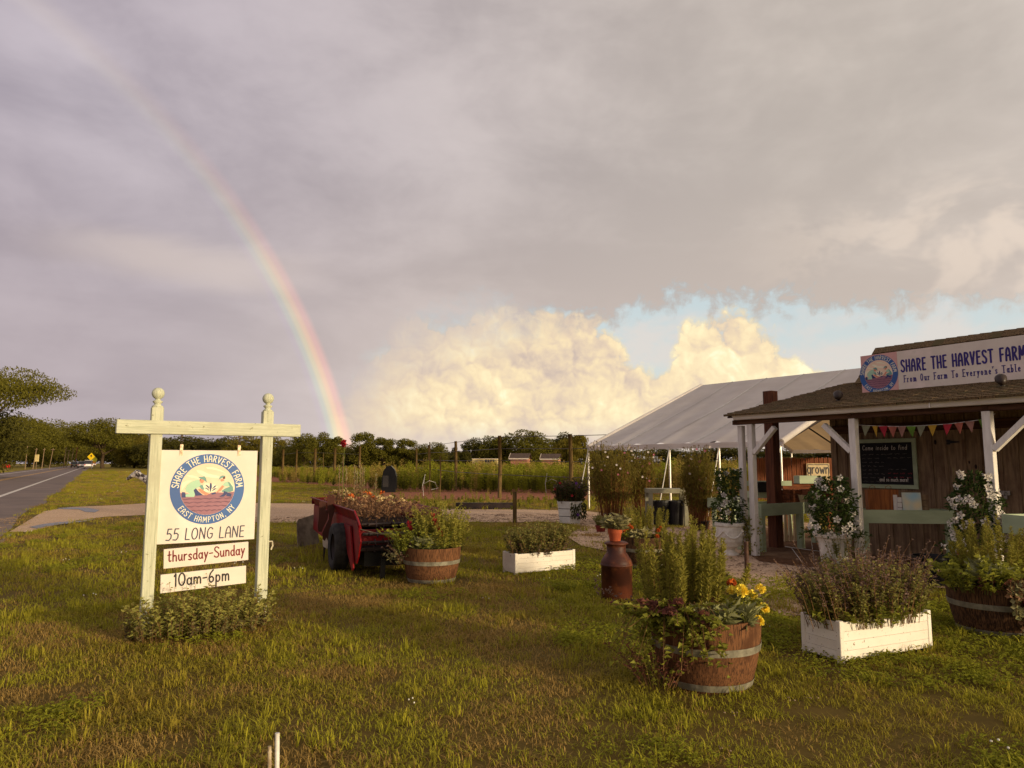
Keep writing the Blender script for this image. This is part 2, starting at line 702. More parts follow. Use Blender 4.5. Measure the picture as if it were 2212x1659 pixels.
# ================================================================== materials
def make_lawn():
    m = bpy.data.materials.new('lawn')
    m.use_nodes = True
    m.node_tree.nodes.clear()
    t = NT(m.node_tree)
    o_ = t.new('ShaderNodeOutputMaterial')
    bs = t.new('ShaderNodeBsdfPrincipled')
    pos = t.new('ShaderNodeNewGeometry').outputs['Position']
    n_ = t.noise(pos, 0.5, 6, 0.65)
    n2_ = t.noise(pos, 9.0, 5, 0.65)
    soil = t.mix(n2_, S(84, 70, 32), S(112, 92, 44))
    turf = t.mix(t.smooth(n_, 0.36, 0.64), S(112, 106, 32), S(146, 122, 50))
    dist = t.vmath('LENGTH', pos).outputs['Value']
    col = t.mix(t.smooth(dist, 14.0, 60.0), soil, turf)
    t.link(col, bs.inputs['Base Color'])
    bs.inputs['Roughness'].default_value = 0.95
    bs.inputs['Specular IOR Level'].default_value = 0.08
    t.link(bs.outputs[0], o_.inputs[0])
    MATS['lawn'] = m


make_lawn()
M('asphalt', (0.21, 0.155, 0.125, 1), (0.155, 0.115, 0.094, 1), rough=0.75, scale=0.5, coord='World', bump=0.004, bscale=160, spec=0.2)
M('line_white', S(214, 205, 190), S(170, 160, 148), rough=0.6, scale=3, coord='World', lo=0.45, hi=0.75)
M('line_yellow', S(196, 150, 70), S(160, 122, 66), rough=0.6, scale=3, coord='World', lo=0.45, hi=0.75)
M('gravel', S(222, 190, 156), S(176, 145, 114), rough=0.9, scale=26, coord='World', bump=0.02, bscale=40, spec=0.15, c3=S(196, 164, 130), s3=0.8, spots=(60, 0.62, S(104, 84, 64)))
M('mulch', S(120, 84, 56), S(78, 54, 36), rough=0.95, scale=24, coord='World', bump=0.02, spec=0.1, c3=S(140, 112, 84), s3=0.9)
M('soil', S(172, 112, 80), S(124, 80, 56), rough=0.95, scale=6, coord='World', bump=0.03, spec=0.1)
M('potting_soil', S(62, 46, 34), S(36, 27, 20), rough=0.95, scale=30, bump=0.01, spec=0.1)
M('puddle', (0.05, 0.045, 0.04, 1), (0.06, 0.05, 0.045, 1), rough=0.2, scale=1, coord='World', spec=0.6)
M('pebble', S(176, 148, 120), S(112, 92, 74), rough=0.8, scale=4, island=True, coord='World', spec=0.2)

for nm, a, b in (('grass_green', (0.46, 0.41, 0.036), (0.23, 0.225, 0.018)), ('grass_dry', (0.52, 0.34, 0.10), (0.28, 0.18, 0.045))):
    m = bpy.data.materials.new(nm)
    m.use_nodes = True
    m.node_tree.nodes.clear()
    t = NT(m.node_tree)
    o_ = t.new('ShaderNodeOutputMaterial')
    bs = t.new('ShaderNodeBsdfPrincipled')
    pos = t.new('ShaderNodeNewGeometry')
    n_ = t.noise(pos.outputs['Position'], 0.55, 4, 0.6)
    n2_ = t.noise(pos.outputs['Position'], 3.0, 3, 0.6)
    oi_ = t.new('ShaderNodeObjectInfo')
    col = t.mix(t.math('ADD', t.math('MULTIPLY', pos.outputs['Random Per Island'], 0.45), t.math('ADD', t.math('MULTIPLY', n2_, 0.2), t.math('MULTIPLY', oi_.outputs['Random'], 0.35))), a + (1,), b + (1,))
    if nm == 'grass_green':
        col = t.mix(t.smooth(n_, 0.44, 0.66, 0.0, 0.75), col, (0.30, 0.21, 0.035, 1))
    t.link(col, bs.inputs['Base Color'])
    bs.inputs['Roughness'].default_value = 0.7
    bs.inputs['Specular IOR Level'].default_value = 0.08
    tr = t.new('ShaderNodeBsdfTranslucent')
    t.link(col, tr.inputs[0])
    mx = t.new('ShaderNodeMixShader')
    mx.inputs[0].default_value = 0.3
    t.link(bs.outputs[0], mx.inputs[1])
    t.link(tr.outputs[0], mx.inputs[2])
    t.link(mx.outputs[0], o_.inputs[0])
    MATS[nm] = m

M('bark', S(96, 78, 58), S(62, 50, 38), rough=0.9, scale=4, stretch=(3, 3, 0.6), bump=0.03, spec=0.1)
leafmat('tree_leaf', (0.22, 0.195, 0.026), (0.11, 0.105, 0.015), 0.4)
leafmat('tree_leaf_yellow', (0.30, 0.24, 0.035), (0.16, 0.135, 0.022), 0.4)
leafmat('tree_leaf_dark', (0.13, 0.115, 0.02), (0.065, 0.062, 0.013), 0.35)
leafmat('weed_leaf', (0.38, 0.37, 0.035), (0.20, 0.215, 0.022), 0.45)
leafmat('weed_leaf_dark', (0.18, 0.18, 0.03), (0.11, 0.115, 0.02), 0.4)
leafmat('weed_seed', (0.48, 0.36, 0.09), (0.34, 0.25, 0.06), 0.4)
M('post_wood', S(112, 90, 52), S(78, 62, 38), rough=0.85, scale=5, stretch=(6, 6, 0.5), bump=0.01, spec=0.15)
M('wire', S(110, 104, 98), rough=0.5, metal=0.6)
M('cream_metal', S(225, 205, 140), S(190, 170, 115), rough=0.6)
M('dark_void', S(20, 17, 15), S(14, 12, 11), rough=0.8)

# ================================================================== ground, road, drive
VP = (207.0, 999.8)
_u = ray(*VP)
RU = Vector((_u.x, _u.y, 0)).normalized()               # along the road, away from the camera
RN = Vector((RU.y, -RU.x, 0))                           # to the right of it


def road_pt(lat, s, z=0.0):
    p = RN * lat + RU * s
    return (p.x, p.y, z)


gm = MB()
ring = [0.0, 6, 15, 30, 60, 120, 250, 600, 1500]
nseg = 48
V, Fc = [(0, 0, 0)], []
for r in ring[1:]:
    for k in range(nseg):
        a = 2 * PI * k / nseg
        V.append((r * math.cos(a), r * math.sin(a), 0))
for k in range(nseg):
    Fc.append((0, 1 + k, 1 + (k + 1) % nseg))
for i in range(len(ring) - 2):
    for k in range(nseg):
        k2 = (k + 1) % nseg
        a0 = 1 + i * nseg
        Fc.append((a0 + k, a0 + nseg + k, a0 + nseg + k2, a0 + k2))
gm.add(V, Fc)
struct(gm.build('ground', 'lawn'))


def sheet(name, poly, mat, z, parent=None):
    b = MB()
    b.prism([(p[0], p[1]) for p in poly], (0, 0, z), (1, 0, 0), (0, 1, 0), 0)
    return struct(b.build(name, mat))


random.seed(3)
LATE = -1.62
edge = []
for i in range(60):
    s_ = 4 + i * 4.0 if i < 40 else 164 + (i - 40) * 40
    edge.append((LATE + random.uniform(-0.16, 0.16) if s_ < 90 else LATE, s_))
edge_pts = [road_pt(a, b) for a, b in edge]
far_l = [road_pt(-12.3, s_) for s_ in (900, 300, 100, 30, -40)]
ROAD = [road_pt(-1.62, -40)] + edge_pts + far_l
sheet('road', ROAD, 'asphalt', 0.008)
for nm, lat, w_, mt in (('road_line', -3.62, 0.21, 'line_white'), ('road_line', -6.86, 0.17, 'line_yellow'), ('road_line', -7.18, 0.17, 'line_yellow'), ('road_line', -10.45, 0.26, 'line_white')):
    sheet(nm, [road_pt(lat - w_ / 2, -40), road_pt(lat + w_ / 2, -40), road_pt(lat + w_ / 2, 700), road_pt(lat - w_ / 2, 700)], mt, 0.013)


def gp(lst):
    return [G(*p) for p in lst]


DRIVE = gp([(20, 1150), (95, 1105), (150, 1096), (230, 1093), (310, 1088), (450, 1086), (690, 1089), (830, 1092), (990, 1101), (1130, 1101), (1262, 1104), (1320, 1112),
            (1370, 1128), (1290, 1140), (1180, 1128), (1100, 1129), (985, 1128), (850, 1129), (760, 1135), (680, 1131), (560, 1129), (430, 1118), (320, 1113), (230, 1117), (160, 1126), (60, 1150)])
sheet('driveway', DRIVE, 'gravel', 0.012)
YARD = gp([(1262, 1136), (1330, 1130), (1420, 1122), (1560, 1118), (1640, 1120), (1760, 1132), (1920, 1150), (2150, 1175), (2212, 1190), (2400, 1240), (2350, 1290), (2100, 1282), (1960, 1262), (1850, 1262), (1830, 1300), (1760, 1330), (1690, 1335), (1640, 1300),
           (1600, 1262), (1550, 1228), (1480, 1215), (1400, 1212), (1330, 1196), (1255, 1180), (1225, 1160)])
sheet('gravel_yard', YARD, 'gravel', 0.016)
MULCH = gp([(1600, 1140), (1900, 1150), (2300, 1190), (2500, 1240), (2100, 1255), (1900, 1225), (1740, 1228), (1640, 1215), (1590, 1180)])
sheet('mulch_floor', MULCH, 'mulch', 0.021)
PUD1 = gp([(62, 1140), (95, 1133), (130, 1129), (175, 1126), (205, 1122), (190, 1127), (150, 1132), (110, 1137), (80, 1143)])
PUD2 = gp([(120, 1099), (150, 1097), (190, 1098), (215, 1103), (205, 1108), (185, 1107), (170, 1101), (140, 1101)])
PUD3 = gp([(0, 1170), (14, 1158), (30, 1152), (22, 1160), (8, 1172), (-10, 1185)])
for p_ in (PUD1, PUD2, PUD3):
    sheet('puddle', p_, 'puddle', 0.019)
# bare earth bed with a plastic edge in front of the flower field, and a strip of turf before it
SOIL = gp([(820, 1062), (980, 1063), (1240, 1066), (1280, 1067), (1275, 1082), (1100, 1080), (960, 1079), (835, 1078)])
sheet('bare_soil', SOIL, 'soil', 0.014)

FIELD = [G(560, 1041), G(640, 1043), G(740, 1052), G(830, 1060), G(1000, 1063), G(1240, 1066), G(1420, 1067), G(1640, 1067)] + [Vector((22, 40, 0)), Vector((62, 90, 0)), Vector((-32, 92, 0)), Vector((-26, 62, 0))]
sheet('crop_field', FIELD, 'soil', 0.010)


# ================================================================== grass
def clump(seed, n, R, h0, h1, w, lean, mat='grass_green'):
    g = np.random.default_rng(seed)
    a, r = g.uniform(0, 2 * PI, n), R * np.sqrt(g.uniform(0, 1, n))
    base = np.stack([r * np.cos(a), r * np.sin(a), np.full(n, -0.004)], 1)
    h = g.uniform(h0, h1, n)
    b = g.uniform(0, 2 * PI, n)
    ln = h * g.uniform(0.1, lean, n)
    top = base + np.stack([ln * np.cos(b), ln * np.sin(b), h], 1)
    bend = np.stack([-0.25 * ln * np.cos(b), -0.25 * ln * np.sin(b), 0.18 * h], 1)
    m = MB()
    m.blades(base, top, w * g.uniform(0.7, 1.3, n), bend)
    return m.mesh('grass_clump', mat)


def weed(seed, n, R, L, W, mat):
    g = np.random.default_rng(seed)
    a = g.uniform(0, 2 * PI, n)
    r = R * np.sqrt(g.uniform(0, 1, n))
    base = np.stack([r * np.cos(a), r * np.sin(a), g.uniform(0.01, 0.06, n)], 1)
    b = g.uniform(0, 2 * PI, n)
    d = np.stack([np.cos(b), np.sin(b), g.uniform(0.1, 0.9, n)], 1)
    m = MB()
    m.leaves(base, d, np.tile([[0.05, 0.02, 1.0]], (n, 1)), g.uniform(0.7, 1.2, n) * L, g.uniform(0.8, 1.2, n) * W, 0.2, 0.5)
    return m.mesh('weed_clump', mat)


GC = [clump(i, 34, 0.13, 0.016, 0.048, 0.0058, 2.6) for i in range(5)]           # 0-4 short green
GC += [clump(20 + i, 30, 0.14, 0.014, 0.046, 0.0056, 2.6, 'grass_dry') for i in range(3)]  # 5-7 dry
GC += [clump(40 + i, 24, 0.07, 0.04, 0.11, 0.0066, 1.5) for i in range(2)]       # 8-9 tufts
GC += [weed(60 + i, 34, 0.12, 0.034, 0.018, 'weed_leaf') for i in range(2)]      # 10-11 low broad weeds


def white_dots(seed):
    g = np.random.default_rng(seed)
    m = MB()
    for k in range(3):
        m.sphere((g.uniform(-.12, .12), g.uniform(-.12, .12), g.uniform(.04, .06)), 0.006, 6, 4)
    return m.mesh('clover_flower', 'clover')


M('clover', S(225, 220, 205), S(200, 195, 180), rough=0.8)
GC += [white_dots(81)]                                                           # 12 clover heads

NOGRASS = [ROAD, DRIVE, SOIL]
SPARSE = [YARD]
DRY = [(G(310, 1615), 0.42, 0.17), (G(240, 1640), 0.42, 0.13), (G(510, 1500), 0.35, 0.10), (G(720, 1455), 0.5, 0.12), (G(760, 1300), 0.6, 0.4), (G(45, 1510), 0.6, 0.25), (G(690, 1650), 0.3, 0.2)]


def vnoise(xy, s, seed):
    """smooth value noise, for patches"""
    g = np.random.default_rng(seed)
    T = g.uniform(0, 1, (64, 64))
    q = xy / s
    i = np.floor(q).astype(int)
    f = q - i
    f = f * f * (3 - 2 * f)
    a = T[i[:, 0] % 64, i[:, 1] % 64]
    b = T[(i[:, 0] + 1) % 64, i[:, 1] % 64]
    c = T[i[:, 0] % 64, (i[:, 1] + 1) % 64]
    d = T[(i[:, 0] + 1) % 64, (i[:, 1] + 1) % 64]
    return (a * (1 - f[:, 0]) + b * f[:, 0]) * (1 - f[:, 1]) + (c * (1 - f[:, 0]) + d * f[:, 0]) * f[:, 1]


def lawn(name, r0, r1, dens, s0, s1, label):
    n = int(dens * (r1 * r1 - r0 * r0) * math.radians(96) / 2)
    r = np.sqrt(RNG.uniform(r0 * r0, r1 * r1, n))
    a = np.radians(RNG.uniform(-48, 48, n))
    xy = np.stack([r * np.sin(a), r * np.cos(a)], 1)
    keep = np.ones(n, bool)
    for p in NOGRASS:
        keep &= ~inpoly(xy, p)
    keep &= ~inpoly(xy, FIELD)
    u = RNG.uniform(0, 1, n)
    patch = vnoise(xy, 0.7, 5) * 0.6 + vnoise(xy, 2.1, 6) * 0.4
    for p in SPARSE:
        ip = inpoly(xy, p)
        keep &= ~ip | ((patch > 0.60) & (u < 0.5))
    keep &= ~inpoly(xy, MULCH)
    right = (xy[:, 0] > 0.4) & (r < 12)
    # the turf to the right is thin and stony in places
    keep &= ~(right & (patch < 0.26) & (u < 0.4))
    xy, r, patch, right = xy[keep], r[keep], patch[keep], right[keep]
    n = len(xy)
    pick = RNG.integers(0, 5, n)
    dryp = vnoise(xy, 1.3, 9) * 0.55 + vnoise(xy, 0.45, 10) * 0.45
    dry = (dryp > 0.60) & (RNG.uniform(0, 1, n) < 0.75) & ~right
    dry |= (RNG.uniform(0, 1, n) < np.where(right, 0.12, 0.18))
    for c, rx, ry in DRY:
        q = ((xy[:, 0] - c.x) / rx) ** 2 + ((xy[:, 1] - c.y) / ry) ** 2
        dry |= q < RNG.uniform(0.5, 1.3, n)
    pick = np.where(dry, RNG.integers(5, 8, n), pick)
    tu = RNG.uniform(0, 1, n)
    pick = np.where(~dry & (tu < 0.08), RNG.integers(8, 10, n), pick)
    wd = vnoise(xy, 0.9, 14)
    pick = np.where(~dry & (wd > np.where(right, 0.50, 0.80)) & (tu > 0.45), RNG.integers(10, 12, n), pick)
    pick = np.where((tu > 0.992) & (wd > 0.56) & (r > 4.5), 12, pick)
    sc = RNG.uniform(s0, s1, n) * np.where(pick == 12, 1.0, 0.7 + 0.6 * patch)
    z = np.where(inpoly(xy, YARD), 0.016, 0.0)
    scatter(name, np.stack([xy[:, 0], xy[:, 1], z], 1), RNG.uniform(0, 2 * PI, n), sc, pick, GC, label)


lawn('grass', 2.6, 9.0, 120, 0.8, 1.15, 'mown lawn grass with straw-coloured patches in the foreground')
lawn('grass', 9.0, 20.0, 46, 0.95, 1.35, 'mown lawn grass around the planters and the wagon')
lawn('grass', 62.0, 150.0, 1.1, 2.4, 3.6, 'distant lawn grass along the road')
lawn('grass', 20.0, 62.0, 9, 1.2, 1.9, 'far lawn grass beside the road')

# loose stones on the yard and thin patches
st_m = []
for i in range(4):
    g = np.random.default_rng(90 + i)
    m_ = MB()
    for k in range(7):
        c_ = g.uniform(-0.08, 0.08, 2)
        m_.lathe([(0.001, 0.0), (0.014 * g.uniform(.6, 1.3), 0.004), (0.010, 0.012), (0.001, 0.014)], 6, (c_[0], c_[1], 0))
    st_m.append(m_.mesh('stone_clump', 'pebble'))
n = 9000
r = np.sqrt(RNG.uniform(4.0 ** 2, 21.0 ** 2, n))
a = np.radians(RNG.uniform(-30, 44, n))
xy = np.stack([r * np.sin(a), r * np.cos(a)], 1)
patch = vnoise(xy, 0.7, 5) * 0.6 + vnoise(xy, 2.1, 6) * 0.4
iny = inpoly(xy, YARD) | inpoly(xy, DRIVE)
keep = (iny & ~inpoly(xy, MULCH)) | ((xy[:, 0] > 0.4) & (r < 11) & (patch < 0.30) & (RNG.uniform(0, 1, n) < 0.10))
xy = xy[keep]
scatter('gravel_stones', np.concatenate([xy, np.full((len(xy), 1), 0.014)], 1), RNG.uniform(0, 6.28, len(xy)), np.where(iny[keep], RNG.uniform(0.5, 1.1, len(xy)), 0.45), RNG.integers(0, 4, len(xy)), st_m, 'loose pale pebbles on the drive and the yard')
n = 5000
r = np.sqrt(RNG.uniform(2.6 ** 2, 24.0 ** 2, n))
a = np.radians(RNG.uniform(-46, -24, n))
xy = np.stack([r * np.sin(a), r * np.cos(a)], 1)
lat = xy @ np.array([RN.x, RN.y])
xy = xy[(lat < -1.7) & (lat > -2.9 - 0.02 * RNG.uniform(0, 60, n)) & (r > 8)]
scatter('road_grit', np.concatenate([xy, np.full((len(xy), 1), 0.010)], 1), RNG.uniform(0, 6.28, len(xy)), RNG.uniform(0.35, 0.8, len(xy)), RNG.integers(0, 4, len(xy)), st_m, 'pale grit washed onto the road shoulder')


# ================================================================== flower field
def tall_weed(seed, H, leafy, mat, head=None):
    g = np.random.default_rng(seed)
    m = MB()
    for k in range(7):
        p = g.uniform(-0.22, 0.22, 2)
        h = H * g.uniform(0.75, 1.05)
        tp = np.array([p[0] + g.uniform(-.12, .12), p[1] + g.uniform(-.12, .12), h])
        m.tube([(p[0], p[1], 0), ((p[0] + tp[0]) / 2 + .02, (p[1] + tp[1]) / 2, h * .55), tuple(tp)], [0.008, 0.006, 0.003], 3, False)
        nl = leafy
        f = g.uniform(0.12, 1.0, nl)
        b = np.stack([p[0] + (tp[0] - p[0]) * f, p[1] + (tp[1] - p[1]) * f, h * f], 1)
        q = g.uniform(0, 2 * PI, nl)
        d = np.stack([np.cos(q), np.sin(q), g.uniform(0.2, 1.0, nl)], 1)
        m.leaves(b, d, np.tile([[0.1, 0.1, 1.0]], (nl, 1)), g.uniform(.08, .20, nl), g.uniform(.025, .05, nl), .25)
    return m.mesh('weed_stalk', mat)


WC = [tall_weed(i, 1.55, 26, 'weed_leaf') for i in range(4)] + [tall_weed(10 + i, 1.75, 16, 'weed_seed') for i in range(2)] + [tall_weed(20 + i, 0.9, 34, 'weed_leaf_dark') for i in range(2)]
n = 20000
fx = RNG.uniform(-30, 60, n)
fy = 31 + 60 * RNG.uniform(0, 1, n) ** 1.7
xy = np.stack([fx, fy], 1)
keep = inpoly(xy, FIELD)
dl = vnoise(xy, 4.0, 31)
# the left part of the field is lower and more open
left = (xy[:, 0] < -6 - 0.05 * xy[:, 1])
keep &= ~(left & (dl < 0.42) & (xy[:, 1] < 70))
keep &= (dl > 0.2) & (vnoise(xy, 0.9, 37) > 0.22)
xy = xy[keep]
left = left[keep]
n = len(xy)
pk = np.where(RNG.uniform(0, 1, n) < 0.1, RNG.integers(4, 6, n), RNG.integers(0, 4, n))
pk = np.where(RNG.uniform(0, 1, n) < 0.22, RNG.integers(6, 8, n), pk)
hv = vnoise(xy, 3.0, 33) * 0.6 + vnoise(xy, 1.1, 34) * 0.4
sc = RNG.uniform(0.42, 0.95, n) * (0.66 + 0.62 * hv) * np.where(RNG.uniform(0, 1, n) < 0.06, 1.22, 1.0) * np.where(left, 0.8, 1.0)
pk = np.where((vnoise(xy, 2.4, 35) > 0.72), RNG.integers(4, 6, n), pk)
pk = np.where((vnoise(xy, 1.7, 36) > 0.66), RNG.integers(6, 8, n), pk)
scatter('field_weeds', np.concatenate([xy, np.full((n, 1), 0.01)], 1), RNG.uniform(0, 6.28, n), sc, pk, WC, 'tall overgrown flower field with seed heads')
# low growth on the turf strip and the bare bed before it
n = 900
xy = np.stack([RNG.uniform(-7, 6, n), RNG.uniform(22.5, 37, n)], 1)
bed = inpoly(xy, SOIL)
pxr = xy[:, 0] / xy[:, 1]
keep = (pxr > -0.17) & (pxr < 0.11) & ((bed & (RNG.uniform(0, 1, n) < 0.03)) | (~bed & (xy[:, 1] < 30)))
xy = xy[keep]
scatter('low_weeds', np.concatenate([xy, np.zeros((len(xy), 1))], 1), RNG.uniform(0, 6.28, len(xy)), RNG.uniform(0.08, 0.22, len(xy)), RNG.integers(0, 8, len(xy)), WC, 'low ragged weeds along the edge of the flower field')


# ================================================================== trees
def tree_meshes(seed, H, R, z0, nl, nleaf, leaf, flat=0.7, mat='tree_leaf', willow=False, trunk_r=0.02, top_bias=0.0):
    """tree of height H, crown radius R, crown starting at z0: returns trunk and crown meshes"""
    g = np.random.default_rng(seed)
    C = []
    while len(C) < nl:
        p = g.uniform(-1, 1, 3)
        q = math.hypot(p[0], p[1])
        prof = math.sqrt(max(0, 1 - (p[2] * 0.95) ** 2)) if p[2] > -0.3 else 0.95 * (1 + p[2]) + 0.3
        if q < prof * 0.85:
            C.append((p[0] * R, p[1] * R, z0 + (H - z0) * (0.5 + 0.46 * p[2])))
    C = np.array(C)
    lr = R * g.uniform(0.22, 0.42, nl)
    k = g.integers(0, nl, nleaf)
    u = g.normal(size=(nleaf, 3))
    u /= np.linalg.norm(u, axis=1, keepdims=True)
    rad = lr[k] * g.uniform(0.35, 1.08, nleaf) ** 0.5
    pos = C[k] + u * rad[:, None] * np.array([1, 1, flat])
    pos[:, 2] = np.minimum(pos[:, 2], H * 1.02)
    keep = pos[:, 2] > z0 * 0.75
    pos, u = pos[keep], u[keep]
    n_ = len(pos)
    d = g.normal(size=(n_, 3)) + u * 0.7
    if willow:
        d = np.stack([g.normal(size=n_) * .15, g.normal(size=n_) * .15, -np.ones(n_)], 1)
    else:
        d[:, 2] -= 0.25
    m = MB()
    m.leaves(pos, d, u + g.normal(size=(n_, 3)) * 0.4 + np.array([0, 0, 0.5]), leaf * g.uniform(0.7, 1.4, n_), leaf * (0.22 if willow else 0.62) * g.uniform(0.8, 1.2, n_), 0.15)
    crown = m.mesh('crown', mat)
    t = MB()
    tr = H * trunk_r
    fork = max(z0 * 0.9, H * 0.18)
    t.tube([(0, 0, -0.1), (0.02 * H * g.uniform(-1, 1), 0, fork * .5), (0.02 * H * g.uniform(-1, 1), 0.01 * H, fork)], [tr * 1.35, tr, tr * 0.85], 8)
    for i in g.choice(nl, min(nl, 9), replace=False):
        c = C[i]
        mid = (c[0] * .45, c[1] * .45, fork + (c[2] - fork) * .55)
        t.tube([(0, 0.01 * H, fork * 0.92), mid, tuple(c)], [tr * .6, tr * .35, tr * .12], 5, False)
    return t.mesh('trunk', 'bark', True), crown


PROTO = {
    'oak': tree_meshes(1, 10, 6.2, 0.8, 44, 9500, 0.34, 0.55, 'tree_leaf'),
    'oak2': tree_meshes(2, 10, 5.4, 0.6, 42, 9500, 0.34, 0.6, 'tree_leaf'),
    'oak3': tree_meshes(12, 10, 6.4, 3.4, 34, 9000, 0.32, 0.45, 'tree_leaf', trunk_r=0.028),
    'wide': tree_meshes(3, 10, 8.0, 6.2, 40, 13000, 0.24, 0.30, 'tree_leaf', trunk_r=0.022),
    'round': tree_meshes(4, 10, 4.6, 0.3, 44, 7500, 0.36, 0.8, 'tree_leaf'),
    'round2': tree_meshes(5, 10, 4.0, 0.3, 40, 7500, 0.36, 0.8, 'tree_leaf_dark'),
    'tall': tree_meshes(6, 10, 2.8, 0.3, 40, 6500, 0.34, 0.9, 'tree_leaf'),
    'dark': tree_meshes(7, 10, 5.5, 0.2, 48, 8500, 0.42, 0.8, 'tree_leaf_dark'),
    'yellow': tree_meshes(8, 10, 5.0, 0.5, 42, 8000, 0.36, 0.7, 'tree_leaf_yellow'),
    'willow': tree_meshes(9, 10, 4.6, 0.4, 40, 8500, 0.75, 0.9, 'tree_leaf_yellow', willow=True),
    'spire': tree_meshes(10, 10, 2.0, 0.3, 30, 4600, 0.36, 1.0, 'tree_leaf_dark'),
}


def tree(kind, px, ytop, Y, width, label, group='trees along the horizon', seed=0):
    """tree standing at world depth Y under photo column px, its top at photo row ytop, crown width in photo px"""
    p = P(px, 1000, Y)
    base = Vector((p.x, p.y, 0))
    H = Zat(base, ytop)
    tm, cm = PROTO[kind]
    cr = float(np.percentile([abs(v.co.x) for v in cm.vertices], 96))
    dist = base.length
    Rw = width * 0.5 * Y / F
    t = thing('tree', label, 'tree', base, random.uniform(0, 6.28) if kind != 'wide' else 0.4 + seed, group)
    t.scale = (Rw / cr, Rw / cr, H / 10.0)
    mobj('trunk', tm, t)
    mobj('crown', cm, t)
    return t


random.seed(21)
tree('wide', -38, 797, 66, 250, 'wide spreading tree with a flat layered crown at the left edge above the road', 'trees left of the road')
tree('dark', -22, 890, 74, 130, 'dark bushy tree mass below the flat-crowned tree at the left edge', 'trees left of the road')
tree('oak2', 62, 899, 262, 150, 'rounded leafy oak left of the road behind the two leaning pale poles', 'trees left of the road')
tree('oak', 20, 902, 215, 130, 'dense tree behind the red roadside mailbox', 'trees left of the road')
tree('oak', 108, 915, 300, 110, 'leafy tree overhanging the far left road edge by the grey box sign', 'trees left of the road')
tree('dark', 138, 938, 330, 70, 'dark far tree on the left where the road narrows', 'trees left of the road')
tree('round2', 92, 960, 290, 110, 'dark undergrowth tree behind the leaning utility poles', 'trees left of the road')
tree('dark', 176, 941, 420, 60, 'dark tree closing the far end of the road above the cars', 'trees at the end of the road')
tree('oak2', 200, 938, 360, 60, 'green tree at the far end of the road behind the yellow warning sign', 'trees at the end of the road')
tree('oak3', 222, 906, 190, 128, 'large spreading oak with a pale trunk between the yellow sign and the sign post', 'trees right of the road')
tree('dark', 262, 925, 230, 120, 'dark tree mass right of the pale-trunked oak', 'trees right of the road')
tree('yellow', 290, 936, 200, 90, 'yellow-green tree just left of the tall sign post', 'trees right of the road')
